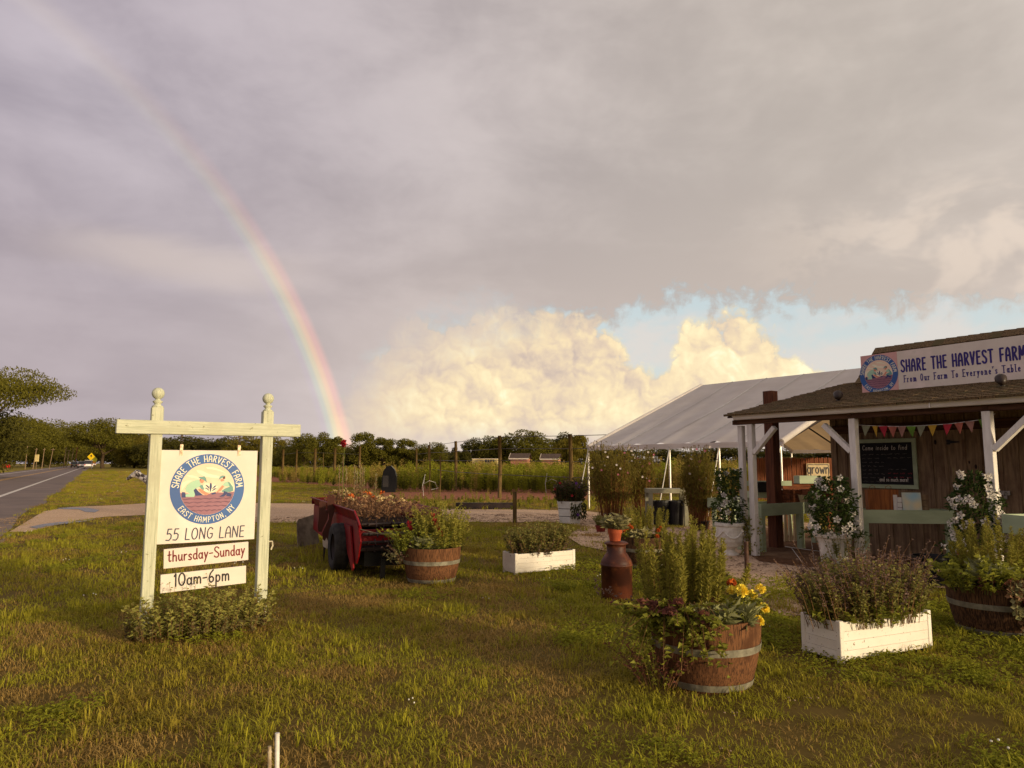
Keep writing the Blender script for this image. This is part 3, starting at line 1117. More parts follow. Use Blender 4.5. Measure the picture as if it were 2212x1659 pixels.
tree_rows = [('dark', 345, 948, 190, 90, 'dark tree behind the left chain of the hanging sign'), ('dark', 400, 945, 195, 100, 'dark tree above the left half of the hanging sign'),
        ('oak2', 440, 958, 210, 70, 'lower tree behind the middle of the hanging sign'), ('round2', 482, 945, 190, 80, 'tree peeping out just left of the right sign chain'),
        ('yellow', 545, 938, 175, 95, 'sunlit yellow-green tree behind the right sign chain'), ('yellow', 600, 941, 185, 50, 'golden tree just right of the right sign post'),
        ('dark', 640, 962, 165, 80, 'low dark tree under the right end of the sign beam'), ('round', 655, 938, 150, 60, 'tree touching the right end of the sign beam'),
        ('round', 690, 936, 140, 55, 'first tall round tree right of the sign beam'), ('tall', 722, 941, 140, 40, 'tree at the foot of the rainbow'),
        ('round2', 708, 958, 170, 110, 'low dark tree behind the rainbow foot'), ('tall', 783, 931, 120, 52, 'tallest tree right of the rainbow foot'),
        ('tall', 830, 943, 120, 52, 'second round tree right of the rainbow foot'), ('tall', 878, 946, 120, 48, 'third round tree right of the rainbow foot'),
        ('round2', 805, 968, 150, 120, 'low thicket tree behind the gaps of the round trees'), ('round', 915, 960, 130, 34, 'small tree left of the thin bare pole'),
        ('round', 945, 957, 130, 44, 'small yellowish tree right of the thin bare pole'), ('spire', 985, 958, 105, 20, 'narrow dark conifer by the left tall fence post'),
        ('round2', 900, 972, 160, 120, 'low dark thicket behind the small yellowish tree'), ('spire', 1007, 962, 105, 20, 'second narrow conifer by the tall fence posts'),
        ('round2', 1030, 948, 112, 56, 'dark tree left of the middle fence post'), ('round', 1062, 944, 112, 70, 'dark round tree behind the middle fence post'),
        ('round', 1130, 932, 110, 110, 'big round tree above the two small sheds'), ('round2', 1175, 957, 118, 70, 'lower tree filling in between the big round tree and the willow'),
        ('round2', 1212, 937, 112, 62, 'dark tree behind the willow'), ('willow', 1240, 941, 98, 66, 'drooping willow behind the right tall fence post'),
        ('dark', 1330, 968, 120, 150, 'dark tree under the left part of the tent eave'), ('round2', 1450, 968, 120, 120, 'dark tree seen under the middle of the tent eave'),
        ('dark', 1560, 966, 120, 150, 'dark tree seen under the tent eave by the stand corner'), ('round2', 1680, 968, 110, 150, 'tree behind the stockade fence'),
        ('dark', 1800, 966, 112, 170, 'dark tree behind the stockade fence and the stand wall'), ('round2', 1960, 962, 118, 170, 'round tree hidden behind the farm stand'), ('oak2', 2120, 955, 125, 200, 'leafy tree hidden behind the roof sign'), ('round', 2290, 950, 130, 220, 'round tree beyond the right edge behind the stand'),
        ('dark', 1000, 976, 140, 160, 'low dark thicket left of the sheds'), ('dark', 1120, 976, 140, 140, 'low dark thicket behind the sheds'),
        ('dark', 760, 975, 150, 90, 'low dark thicket under the rainbow trees'), ('dark', 620, 966, 190, 100, 'low dark thicket right of the sign post'), ('dark', 860, 970, 135, 110, 'low dark thicket between the second and third round trees'),
        ('dark', 940, 972, 135, 90, 'low dark thicket behind the thin bare pole'), ('round', 1085, 953, 115, 60, 'tree just right of the middle fence post'), ('dark', 1190, 972, 125, 110, 'low dark thicket behind the willow'),
        ('dark', 330, 962, 200, 110, 'low dark thicket behind the left sign post'), ('dark', 430, 966, 205, 120, 'low dark thicket behind the large hanging sign'), ('dark', 530, 962, 195, 110, 'low dark thicket left of the right sign post')]
for k_, x_, y_, Y_, w_, lb in tree_rows:
    tree(k_, x_, y_, Y_, w_, lb)
# ================================================================== lettering (hand-drawn strokes)
M('sign_white', S(230, 218, 201), S(216, 202, 184), rough=0.5, scale=2, c3=S(240, 222, 208), s3=2.0)
M('post_paint', S(203, 203, 174), S(166, 168, 138), rough=0.65, scale=5, stretch=(16, 16, 0.7), lo=.42, hi=.72, bump=0.003, c3=S(186, 184, 156), s3=2.5, spots=(22, 0.66, S(146, 142, 112)))
M('post_paint_beam', S(203, 203, 174), S(166, 168, 138), rough=0.65, scale=5, stretch=(0.7, 16, 16), lo=.42, hi=.72, bump=0.003, c3=S(186, 184, 156), s3=2.5, spots=(22, 0.66, S(146, 142, 112)))
M('logo_blue', S(50, 98, 160), S(58, 92, 150), rough=0.45, scale=2)
M('logo_ink', S(66, 66, 84), S(58, 58, 76), rough=0.5)
M('logo_cream', S(247, 238, 205), S(240, 230, 196), rough=0.5)
M('logo_peach', S(244, 214, 182), S(240, 206, 174), rough=0.5)
M('logo_soil', S(158, 110, 122), S(150, 102, 114), rough=0.5)
M('logo_furrow', S(118, 76, 94), S(110, 70, 88), rough=0.5)
M('logo_mint', S(176, 212, 178), S(168, 204, 172), rough=0.5)
M('logo_teal', S(118, 164, 152), S(110, 156, 146), rough=0.5)
M('logo_skin', S(226, 148, 116), S(218, 140, 110), rough=0.5)
M('logo_navy', S(54, 64, 112), S(48, 58, 102), rough=0.5)
M('logo_hair', S(110, 60, 50), S(100, 54, 46), rough=0.5)
M('ink_red', S(122, 24, 28), S(108, 20, 24), rough=0.5)
M('ink_black', S(44, 34, 34), S(38, 30, 30), rough=0.5)
M('ink_violet', S(58, 44, 122), S(52, 40, 112), rough=0.5)
M('pink_board', S(224, 172, 162), S(216, 164, 154), rough=0.5)
M('chain_metal', S(120, 100, 82), S(80, 64, 52), rough=0.5, metal=0.7)
M('hinge_metal', S(190, 175, 150), S(130, 110, 90), rough=0.45, metal=0.7, scale=30)
M('bright_metal', S(232, 226, 214), S(206, 200, 188), rough=0.4, scale=20)
M('rope', S(222, 210, 180), rough=0.8)
leafmat('mint_leaf', (0.44, 0.40, 0.10), (0.22, 0.22, 0.05), 0.4)
leafmat('mint_leaf_dark', (0.20, 0.18, 0.06), (0.14, 0.085, 0.05), 0.3)
M('stem_brown', S(124, 92, 58), S(96, 70, 46), rough=0.8, spec=0.1)
M('stem_green', S(110, 116, 56), S(84, 92, 44), rough=0.7, spec=0.1)


def arc(cx, cy, rx, ry, a0, a1, n=8):
    return [(cx + rx * math.cos(math.radians(a0 + (a1 - a0) * i / n)), cy + ry * math.sin(math.radians(a0 + (a1 - a0) * i / n))) for i in range(n + 1)]


GL = {
    'S': (.5, [[(.5, .86), (.38, .98), (.2, 1), (.07, .88), (.07, .7), (.2, .56), (.38, .45), (.5, .3), (.48, .12), (.33, 0), (.14, .02), (.02, .14)]]),
    'H': (.5, [[(.03, 0), (.03, 1)], [(.5, 0), (.47, 1)], [(.03, .45), (.49, .45)]]),
    'A': (.5, [[(.02, 0), (.05, .6), (.12, .88), (.26, 1), (.4, .88), (.46, .6), (.5, 0)], [(.04, .4), (.48, .4)]]),
    'R': (.5, [[(.05, 0), (.05, 1)], [(.05, 1), (.3, .98), (.45, .86), (.44, .68), (.3, .54), (.06, .48)], [(.2, .5), (.5, 0)]]),
    'E': (.42, [[(.05, 0), (.05, 1)], [(.05, 1), (.42, 1)], [(.05, .52), (.36, .54)], [(.05, 0), (.42, 0)]]),
    'T': (.52, [[(0, 1), (.52, 1)], [(.26, 1), (.26, 0)]]),
    'V': (.5, [[(0, 1), (.24, 0), (.5, 1)]]),
    'F': (.42, [[(.05, 0), (.05, 1)], [(.05, 1), (.42, 1)], [(.05, .5), (.36, .52)]]),
    'M': (.66, [[(.02, 0), (.08, 1), (.33, .3), (.58, 1), (.66, 0)]]),
    'P': (.48, [[(.05, 0), (.05, 1)], [(.05, 1), (.32, .98), (.47, .84), (.45, .64), (.3, .5), (.06, .46)]]),
    'O': (.56, [arc(.28, .5, .26, .5, 90, 450, 16)]),
    'N': (.54, [[(.03, 0), (.04, 1), (.5, 0), (.5, 1)]]),
    'Y': (.5, [[(0, 1), (.25, .48), (.5, 1)], [(.25, .48), (.25, 0)]]),
    'L': (.42, [[(.05, 1), (.05, 0), (.42, 0)]]),
    'G': (.54, [[(.5, .84), (.38, .98), (.22, .98), (.07, .78), (.03, .48), (.08, .18), (.24, .01), (.42, .04), (.5, .2), (.5, .44), (.3, .44)]]),
    'C': (.5, [[(.5, .84), (.38, .98), (.2, .98), (.06, .76), (.03, .48), (.08, .18), (.24, .01), (.42, .05), (.5, .18)]]),
    'I': (.2, [[(.1, 0), (.1, 1)]]),
    'J': (.4, [[(.0, 1), (.45, 1)], [(.3, 1), (.3, .15), (.18, 0), (.02, .1)]]),
    '5': (.46, [[(.44, 1), (.12, 1), (.08, .56), (.28, .62), (.44, .48), (.44, .2), (.28, .0), (.02, .04)]]),
    '1': (.2, [[(.0, .82), (.12, 1), (.12, 0)]]),
    '0': (.56, [arc(.28, .5, .26, .5, 90, 450, 14)]),
    '6': (.46, [[(.4, 1), (.16, .74), (.04, .36), (.1, .08), (.26, 0), (.42, .12), (.42, .34), (.28, .48), (.1, .38)]]),
    ',': (.15, [[(.08, .06), (.02, -.14)]]), '.': (.12, [[(.05, 0), (.06, .03)]]),
    "'": (.14, [[(.08, 1), (.04, .8)]]), '!': (.16, [[(.08, 1), (.08, .28)], [(.08, .02), (.08, .06)]]),
    '-': (.36, [[(.02, .42), (.34, .44)]]), ' ': (.30, []), ':': (.14, [[(.06, .1), (.06, .13)], [(.06, .4), (.06, .43)]]),
    'a': (.42, [arc(.2, .27, .18, .27, 50, 400, 12), [(.4, .55), (.38, .1), (.44, 0)]]),
    'b': (.4, [[(.04, 1), (.04, 0)], arc(.2, .27, .17, .27, 170, -170, 12)]),
    'c': (.36, [arc(.2, .27, .18, .27, 50, 310, 10)]),
    'd': (.42, [arc(.2, .27, .18, .27, 50, 400, 12), [(.38, 1), (.38, .1), (.44, 0)]]),
    'e': (.4, [[(.04, .28), (.37, .3), (.32, .48), (.2, .55), (.06, .42), (.04, .2), (.14, .02), (.28, .01), (.38, .1)]]),
    'f': (.3, [[(.32, .95), (.2, 1), (.12, .85), (.12, 0)], [(0, .55), (.28, .57)]]),
    'g': (.42, [arc(.2, .27, .18, .27, 50, 400, 12), [(.39, .55), (.39, -.2), (.26, -.38), (.06, -.32)]]),
    'h': (.42, [[(.04, 1), (.04, 0)], [(.04, .36), (.18, .55), (.34, .5), (.38, .32), (.38, 0)]]),
    'i': (.14, [[(.07, .55), (.07, 0)], [(.07, .76), (.07, .8)]]),
    'k': (.4, [[(.04, 1), (.04, 0)], [(.34, .55), (.06, .26), (.38, 0)]]),
    'l': (.16, [[(.06, 1), (.06, .06), (.14, 0)]]),
    'm': (.64, [[(.04, .55), (.04, 0)], [(.04, .36), (.16, .55), (.28, .5), (.32, .32), (.32, 0)], [(.32, .36), (.44, .55), (.56, .5), (.6, .32), (.6, 0)]]),
    'n': (.42, [[(.04, .55), (.04, 0)], [(.04, .36), (.18, .55), (.34, .5), (.38, .32), (.38, 0)]]),
    'o': (.42, [arc(.2, .27, .18, .27, 90, 450, 12)]),
    'p': (.42, [[(.06, .55), (.04, -.4)], arc(.21, .27, .17, .27, 170, -170, 12)]),
    'r': (.32, [[(.04, .55), (.04, 0)], [(.04, .32), (.14, .52), (.3, .54)]]),
    's': (.34, [[(.32, .46), (.2, .55), (.06, .48), (.06, .36), (.28, .2), (.3, .08), (.18, 0), (.02, .06)]]),
    't': (.32, [[(.14, .95), (.12, .12), (.2, 0), (.32, .06)], [(0, .6), (.3, .62)]]),
    'u': (.42, [[(.04, .55), (.05, .16), (.15, 0), (.3, .06), (.37, .3)], [(.38, .55), (.37, .1), (.43, 0)]]),
    'v': (.38, [[(.02, .55), (.18, 0), (.36, .55)]]),
    'w': (.56, [[(.02, .55), (.14, 0), (.28, .4), (.4, 0), (.54, .55)]]),
    'x': (.38, [[(.02, .55), (.36, 0)], [(.36, .55), (.02, 0)]]),
    'y': (.4, [[(.04, .55), (.18, .04)], [(.38, .55), (.2, .04), (.06, -.36)]]),
}


def text_w(s, gap=.14, narrow=1.0):
    return sum(GL[c][0] * narrow + gap for c in s) - gap


def strokes(mb, pts, w, o, ux, uy, nz, lift):
    """a pen stroke as flat ribbons, broken at sharp corners, with round ends"""
    P2 = [Vector((p[0], p[1])) for p in pts]
    runs, cur = [], [P2[0]]
    for i in range(1, len(P2)):
        cur.append(P2[i])
        if i < len(P2) - 1:
            a_, b_ = P2[i] - P2[i - 1], P2[i + 1] - P2[i]
            if a_.length > 1e-9 and b_.length > 1e-9 and a_.angle(b_) > .75:
                runs.append(cur)
                cur = [P2[i]]
    runs.append(cur)
    for P3 in runs:
        n = len(P3)
        L, R = [], []
        for i in range(n):
            a, b = P3[max(i - 1, 0)], P3[min(i + 1, n - 1)]
            d = (b - a)
            if d.length < 1e-9:
                d = Vector((1, 0))
            d.normalize()
            pn = Vector((-d.y, d.x)) * (w / 2)
            L.append(P3[i] + pn)
            R.append(P3[i] - pn)
        V = [o + ux * p.x + uy * p.y + nz * lift for p in L + R]
        mb.add(V, [(i, n + i, n + i + 1, i + 1) for i in range(n - 1)])
        lift += .00003
        for p in (P3[0], P3[-1]):
            mb.add([o + ux * (p.x + w / 2 * math.cos(a)) + uy * (p.y + w / 2 * math.sin(a)) + nz * (lift + .00003) for a in [k * PI / 3 for k in range(6)]], [tuple(range(6))])
            lift += .00003


def text(mb, s, h, o, ux, uy, w=0.1, gap=.14, narrow=1.0, lift=0.0015, center=True, jitter=0.0, serif=False, slant=0.0):
    """write a line: o is the baseline point (centre or left)"""
    o, ux, uy = Vector(o), Vector(ux).normalized(), Vector(uy).normalized()
    nz = ux.cross(uy).normalized()
    x = -text_w(s, gap, narrow) / 2 if center else 0.0
    rj = random.Random(hash(len(s)) + 5)
    for c in s:
        gw, st = GL[c]
        dy = rj.uniform(-jitter, jitter)
        for q in st:
            strokes(mb, [((x + p[0] * narrow + slant * p[1]) * h, (p[1] + dy) * h) for p in q], w * h, o, ux, uy, nz, lift)
            if serif:
                for p in (q[0], q[-1]):
                    if p[1] in (0, 1, .55):
                        strokes(mb, [((x + p[0] * narrow - .1) * h, p[1] * h), ((x + p[0] * narrow + .1) * h, p[1] * h)], w * h * .7, o, ux, uy, nz, lift + .00008)
        x += gw * narrow + gap


def ring_text(mb, s, h, r, a_mid, ccw, o, ux, uy, w=.13, gap=.16, narrow=1.0, lift=0.0025, sy=1.0):
    """letters along a circle; ccw=False reads clockwise over the top"""
    o, ux, uy = Vector(o), Vector(ux).normalized(), Vector(uy).normalized()
    nz = ux.cross(uy).normalized()
    tot = text_w(s, gap, narrow) * h
    x = -tot / 2
    for c in s:
        gw, st = GL[c]
        mid = x + gw * narrow * h / 2
        a = a_mid - mid / r if not ccw else a_mid + mid / r
        if not ccw:
            cu = Vector((math.sin(a), -math.cos(a)))
            cv = Vector((math.cos(a), math.sin(a)))
        else:
            cu = Vector((-math.sin(a), math.cos(a)))
            cv = Vector((-math.cos(a), -math.sin(a)))
        b = Vector((math.cos(a), math.sin(a))) * r
        for q in st:
            pts = []
            for p in q:
                v = b + cu * ((p[0] - gw / 2) * narrow * h) + cv * ((p[1] - .5) * h)
                pts.append((v.x, v.y * sy))
            strokes(mb, pts, w * h, o, ux, uy, nz, lift)
        x += (gw * narrow + gap) * h


def emblem(parent, o, ux, uy, R, lift=0.0):
    """round farm badge: blue ring with lettering, two people planting a seedling (part > sub-parts)"""
    o, ux, uy = Vector(o), Vector(ux).normalized(), Vector(uy).normalized()
    nz = ux.cross(uy).normalized()
    o = o + nz * lift

    def at(k):
        return o + nz * k

    def circ(r, n=48):
        return [(r * math.cos(2 * PI * i / n), r * math.sin(2 * PI * i / n)) for i in range(n)]
    b = MB()
    b.prism(circ(R, 56), at(0.0), ux, uy, 0.0012)
    e = b.build('emblem', 'logo_blue', parent)
    ri = R * .735
    b = MB()
    b.prism(circ(ri), at(0.0018), ux, uy, 0)
    b.build('emblem_sky', 'logo_peach', e)
    # sky streaks, cut to the circle

    def u(p):
        return ((p[0] - 805) / 580 * R, -(p[1] - 735) / 545 * R)

    def polys(name, mat, lst, z):
        last_ = None
        for q in lst:
            m = MB()
            q = [u(p) for p in q]
            q = [(x * min(1, ri * .995 / max(1e-9, math.hypot(x, y))), y * min(1, ri * .995 / max(1e-9, math.hypot(x, y)))) for x, y in q]
            ar = sum(q[i][0] * q[(i + 1) % len(q)][1] - q[(i + 1) % len(q)][0] * q[i][1] for i in range(len(q)))
            if ar < 0:
                q = q[::-1]
            m.prism(q, at(z), ux, uy, 0)
            last_ = m.build(name, mat, e)
        return last_
    polys('emblem_cloud', 'logo_cream', [[(610, 440), (700, 450), (800, 500), (900, 520), (1000, 540), (1090, 580), (1000, 570), (860, 560), (740, 540), (640, 480)],
                                        [(760, 395), (880, 400), (990, 440), (1100, 500), (1050, 480), (960, 450), (860, 430), (780, 425)],
                                        [(460, 520), (540, 515), (640, 545), (700, 600), (620, 570), (520, 550)],
                                        [(400, 640), (480, 600), (560, 600), (480, 650), (400, 760)],
                                        [(760, 640), (900, 660), (960, 700), (900, 780), (760, 780), (700, 720)], [(1140, 620), (1230, 700), (1225, 780), (1180, 760)]], 0.0022)
    soil = [(390, 790), (500, 800), (640, 815), (760, 830), (860, 800), (960, 790), (1080, 800), (1225, 785)] + [(805 + 427 * math.cos(math.radians(a)), 735 + 400 * math.sin(math.radians(a))) for a in range(6, 175, 8)]
    polys('emblem_soil', 'logo_soil', [soil], 0.0026)
    fur = []
    for y0, x0, x1 in ((885, 420, 1190), (940, 440, 1170), (1000, 490, 1120), (1065, 560, 1040)):
        top = [(x0 + (x1 - x0) * i / 24, y0 - 12 * abs(math.sin(i * PI / 4 + y0))) for i in range(25)]
        bot = [(x, y + 10 + 9 * abs(math.sin(i * PI / 5))) for i, (x, y) in enumerate(top)][::-1]
        fur.append(top + bot)
    polys('emblem_furrow', 'logo_furrow', fur, 0.0030)
    polys('farmer_clothes', 'logo_mint', [[(455, 720), (480, 670), (540, 620), (610, 590), (665, 590), (690, 640), (700, 690), (640, 715), (595, 740), (612, 800), (600, 855), (460, 850), (470, 810), (530, 800), (470, 770)],
                                         [(1060, 640), (1110, 620), (1160, 650), (1170, 700), (1110, 705), (1060, 690), (1050, 720), (1025, 690)]], 0.0034)
    polys('farmer_overalls', 'logo_teal', [[(645, 550), (690, 545), (740, 535), (770, 570), (785, 635), (745, 605), (690, 580)], [(670, 690), (715, 660), (750, 740), (715, 760)],
                                          [(1110, 620), (1150, 640), (1200, 710), (1212, 770), (1160, 790), (1040, 790), (1020, 770), (1080, 730), (1150, 705)],
                                          [(970, 590), (985, 545), (1020, 525), (1060, 530), (1075, 550), (1030, 560), (985, 585), (955, 610)]], 0.0037)
    polys('farmer_skin', 'logo_skin', [[(665, 590), (700, 580), (745, 605), (720, 645), (685, 640)], [(650, 735), (700, 730), (790, 790), (840, 810), (780, 835), (700, 790)], [(990, 590), (1040, 575), (1060, 610), (1010, 625)],
                                      [(1030, 680), (1062, 700), (1010, 770), (930, 800), (960, 765)]], 0.0040)
    polys('farmer_boots', 'logo_navy', [[(410, 775), (460, 780), (470, 860), (410, 860)], [(585, 750), (620, 720), (660, 770), (735, 830), (620, 838)], [(860, 800), (930, 785), (930, 815), (870, 825)],
                                       [(1060, 770), (1110, 790), (1185, 820), (1175, 865), (1100, 850), (1105, 820), (1060, 860), (985, 862), (1050, 820)]], 0.0042)
    polys('farmer_hair', 'logo_hair', [[(1030, 555), (1070, 540), (1070, 580), (1040, 585)], [(672, 582), (690, 582), (684, 598), (672, 600)]], 0.0044)
    polys('seedling', 'logo_navy', [[(840, 780), (830, 700), (835, 650), (850, 637), (862, 660), (864, 710), (850, 780)], [(825, 735), (780, 690), (760, 668), (790, 675), (822, 705)], [(822, 765), (780, 730), (748, 722), (780, 715), (815, 740)],
                                   [(868, 735), (905, 690), (938, 678), (920, 705), (880, 735)], [(868, 765), (905, 730), (945, 722), (920, 745), (880, 768)]], 0.0046)
    t = MB()
    rt = R * .868
    ring_text(t, 'SHARE THE HARVEST FARM', R * .175, rt, math.radians(90), False, o, ux, uy, w=.13, gap=.25, narrow=.95, lift=.0022)
    t.build('emblem_lettering', 'logo_cream', e)
    t = MB()
    ring_text(t, 'EAST HAMPTON, NY', R * .150, rt, math.radians(270), True, o, ux, uy, w=.12, gap=.26, narrow=.95, lift=.0022)
    t.build('emblem_lettering', 'logo_cream', e)
    return e


# ================================================================== the roadside sign
LB, RB = G(313, 1371), G(561, 1342)
SU = (RB - LB).normalized()                        # along the sign, to the right
SNV = Vector((SU.y, -SU.x, 0))                      # towards the viewer
wid = (RB - LB).length
ang = math.atan2(SU.y, SU.x)
sign = thing('sign_frame', 'pale mint wooden sign frame with two ball-topped posts and a crossbeam on the lawn', 'sign frame', LB, ang)


def post_part(x, htop, hb):
    b = MB()
    b.box((x, 0, htop / 2 - .15), (.098, .098, htop + .3))
    p = b.build('post', 'post_paint', sign, bevel=.004)
    c = MB()
    c.lathe([(.047, 0), (.047, .010), (.030, .022), (.026, .032), (.040, .046), (.044, .054), (.030, .062), (.020, .070), (.022, .080)], 20, (x, 0, htop), cap0=True)
    r = .054
    c.lathe([(max(.002, r * math.sin(PI * i / 14)), .127 - r * math.cos(PI * i / 14)) for i in range(2, 15)], 20, (x, 0, htop))
    c.build('finial', 'post_paint', p, smooth=True)
    return p


ztop = Zat(LB, 880)
zbeam1, zbeam0 = Zat(LB, 909), Zat(LB, 938)
pl = post_part(0, ztop, 0)
pr = post_part(wid, Zat(RB, 889), 0)


def sx(px):
    """distance along the sign line seen at photo column px (near its beam height)"""
    d = ray(px, 925)
    # solve LB + SU*t = k*d (xy)
    a = np.array([[SU.x, -d.x], [SU.y, -d.y]])
    return float(np.linalg.solve(a, np.array([-LB.x, -LB.y]))[0])


xb0, xb1 = sx(250), sx(645)
b = MB()
b.box(((xb0 + xb1) / 2, -.02, (zbeam0 + zbeam1) / 2), (xb1 - xb0, .115, zbeam1 - zbeam0))
b.build('crossbeam', 'post_paint_beam', sign, bevel=.004)
h = MB()
h.tube([(wid + .05, -.02, Zat(RB, 1170)), (wid + .085, -.02, Zat(RB, 1170)), (wid + .09, -.02, Zat(RB, 1180)), (wid + .075, -.02, Zat(RB, 1188))], .008, 6)
h.build('rope_hook', 'rope', sign)

YB = -.02
bx0, bx1 = sx(342) + .012, sx(557)
bz1, bz0 = Zat(LB + SU * bx0, 972), Zat(LB + SU * bx0, 1176)
bw = bx1 - bx0
lf = SU


def chain(mb, x, z1, z0, n, r=.009, th=.0022):
    L = (z1 - z0) / n
    for i in range(n):
        zc = z1 - L * (i + .5)
        pts = []
        for k in range(9):
            a = 2 * PI * k / 8
            q = (r * math.cos(a), L * .62 * math.sin(a))
            pts.append((x + (q[0] if i % 2 == 0 else 0), YB + (0 if i % 2 == 0 else q[0]), zc + q[1]))
        mb.tube(pts, th, 5, False)


board = thing('hanging_sign', 'large square white hanging sign with a round blue farm badge and 55 LONG LANE', 'sign', LB, ang)
b = MB()
b.box(((bx0 + bx1) / 2, YB, (bz0 + bz1) / 2), (bw, .022, bz1 - bz0))
b.build('board', 'sign_white', board, bevel=.002)
FO = Vector((0, YB - .0115, 0))
UX, UY = Vector((1, 0, 0)), Vector((0, 0, 1))
bcx = (bx0 + bx1) / 2 - .004
emblem(board, (bcx, YB - .0112, bz1 - .042 - bw * .365), UX, UY, bw * .374)
t = MB()
text(t, '55 LONG LANE', .100, (bcx + .0, YB - .0112, bz0 + .030), UX, UY, w=.105, gap=.15, narrow=.92, slant=.06)
t.build('lettering', 'logo_ink', board)
for fx in (.215, .80):
    x = bx0 + bw * fx
    hb = MB()
    hb.box((x, YB - .0135, bz1 + .002), (.026, .005, .10))
    hb.tube([(x, YB - .016, bz1 - .025), (x, YB - .020, bz1 - .025)], .008, 8)
    hb.build('strap', 'hinge_metal', board)
    cb = MB()
    chain(cb, x, zbeam0 + .002, bz1 + .045, 4, .010)
    cb.tube([(x, YB, zbeam0 + .01), (x, YB, zbeam0 - .02)], .006, 6)
    cb.build('chain', 'chain_metal', board)


def small_board(name, label, px0, px1, pyt, pyb, tilt, s, mat, hh, narrow, dx=0, ztop_chain=0, up=0.3):
    x0, x1 = sx(px0) + .052, sx(px1) + .046
    z1, z0 = Zat(LB + SU * x0, pyt), Zat(LB + SU * x0, pyb)
    w_, h_ = x1 - x0, z1 - z0
    t_ = thing(name, label, 'sign', LB, ang)
    R = Matrix.Rotation(tilt, 3, 'Y')
    c = Vector(((x0 + x1) / 2, YB, (z0 + z1) / 2 + math.sin(-tilt) * w_ / 2))
    b_ = MB()
    b_.box(c, (w_, .020, h_), R)
    b_.build('board', 'sign_white', t_, bevel=.002)
    m_ = MB()
    ux_, uy_ = R @ UX, R @ UY
    text(m_, s, hh, c + Vector((0, -.0102, 0)) + ux_ * dx - uy_ * (hh * up), ux_, uy_, w=.125, gap=.14, narrow=narrow, jitter=.02)
    m_.build('lettering', mat, t_)
    for q in (.16, .83):
        cm = MB()
        p_ = c + ux_ * (q - .5) * w_ + uy_ * (h_ / 2)
        chain(cm, p_.x, ztop_chain + (.0), p_.z - .004, 2, .010)
        cm.build('chain', 'chain_metal', t_)
    return z0


zb = small_board('day_sign', 'white board reading thursday-Sunday in dark red hanging under the large sign', 354, 535, 1186, 1228, -.035, 'thursday-Sunday', 'ink_red', .094, .84, 0, bz0)
small_board('hours_sign', 'lowest white board reading 10am-6pm in black under the red-lettered one', 350, 532, 1241, 1281, -.035, '10am-6pm', 'ink_black', .108, .90, -.02, zb + .004)


# ================================================================== plant builders
def stems_and_leaves(parent, n, R, H, leafL, leafW, per, mats=('mint_leaf', 'stem_brown'), spread=.6, seed=0, z0=0.0, ell=(1, 1), names=('foliage', 'stem'), up=.5, stemr=.003, hvar=.45, f0=.15):
    """bushy herb: many thin stems with small leaves along them"""
    g = np.random.default_rng(seed + 500)
    st, lf_ = MB(), MB()
    B, D = [], []
    for i in range(n):
        a, r = g.uniform(0, 2 * PI), R * math.sqrt(g.uniform(0, 1))
        b0 = np.array([r * math.cos(a) * ell[0], r * math.sin(a) * ell[1], z0])
        h = H * g.uniform(1 - hvar, 1.0) * (1 - .25 * (r / R) ** 2)
        out = np.array([b0[0], b0[1], 0]) / max(R, 1e-6) * spread * h + np.append(g.normal(size=2) * .12 * h, 0)
        p1 = b0 + out * .4 + np.array([0, 0, h * .6])
        p2 = b0 + out + np.array([0, 0, h])
        st.tube([tuple(b0), tuple(p1), tuple(p2)], [stemr, stemr * .8, stemr * .4], 3, False)
        f = g.uniform(f0, 1.05, per)
        pos = np.where(f[:, None] < .6, b0 + (p1 - b0) * (f[:, None] / .6), p1 + (p2 - p1) * ((f[:, None] - .6) / .45))
        q = g.uniform(0, 2 * PI, per)
        B.append(pos)
        D.append(np.stack([np.cos(q), np.sin(q), g.uniform(-.1, 1.0, per) * up * 2], 1))
    B, D = np.concatenate(B), np.concatenate(D)
    N = len(B)
    lf_.leaves(B, D, np.tile([[.02, .05, 1.]], (N, 1)) + g.normal(size=(N, 3)) * .65, leafL * g.uniform(.6, 1.25, N), leafW * g.uniform(.7, 1.2, N), .18)
    a_ = lf_.build(names[0], mats[0], parent)
    b_ = st.build(names[1], mats[1], parent)
    b_['kind'] = 'stuff'
    return a_, b_


mp = thing('mint_bush', 'low straggly mint clump growing round the feet of the roadside sign', 'bush', (LB + RB) / 2 + SU * .07 + Vector((.02, -.26, 0)), ang)
stems_and_leaves(mp, 210, .57, .40, .042, .026, 17, ('mint_leaf', 'stem_brown'), .28, 1, 0, (1.0, .55))
stems_and_leaves(mp, 70, .66, .24, .036, .022, 16, ('mint_leaf_dark', 'stem_brown'), .5, 2, 0, (1.0, .6))
stems_and_leaves(mp, 16, .55, .55, .03, .016, 18, ('mint_leaf', 'stem_brown'), .2, 3, 0, (1.0, .5))

# two canes pushed into the turf at the bottom edge of the view
g0 = G(599, 1672)
c = thing('metal_stake', 'short bright metal stake stuck upright in the foreground lawn', 'stake', g0)
b = MB()
b.tube([(0, 0, -.05), (-.01, .01, Zat(g0, 1585))], .0115, 10)
b.build('tube', 'bright_metal', c)
M('bamboo', S(196, 180, 148), S(150, 128, 98), rough=0.6, scale=20)
g0 = G(583, 1672)
c = thing('bamboo_cane', 'short split bamboo cane beside the metal stake in the foreground', 'cane', g0)
b = MB()
zt = Zat(g0, 1612)
b.tube([(0, 0, -.05), (-.006, 0, zt)], .009, 10)
for q in (.35, .8):
    b.tube([(-.006 * q, 0, zt * q - .003), (-.006 * q, 0, zt * q + .003)], .0112, 10)
b.build('cane', 'bamboo', c)
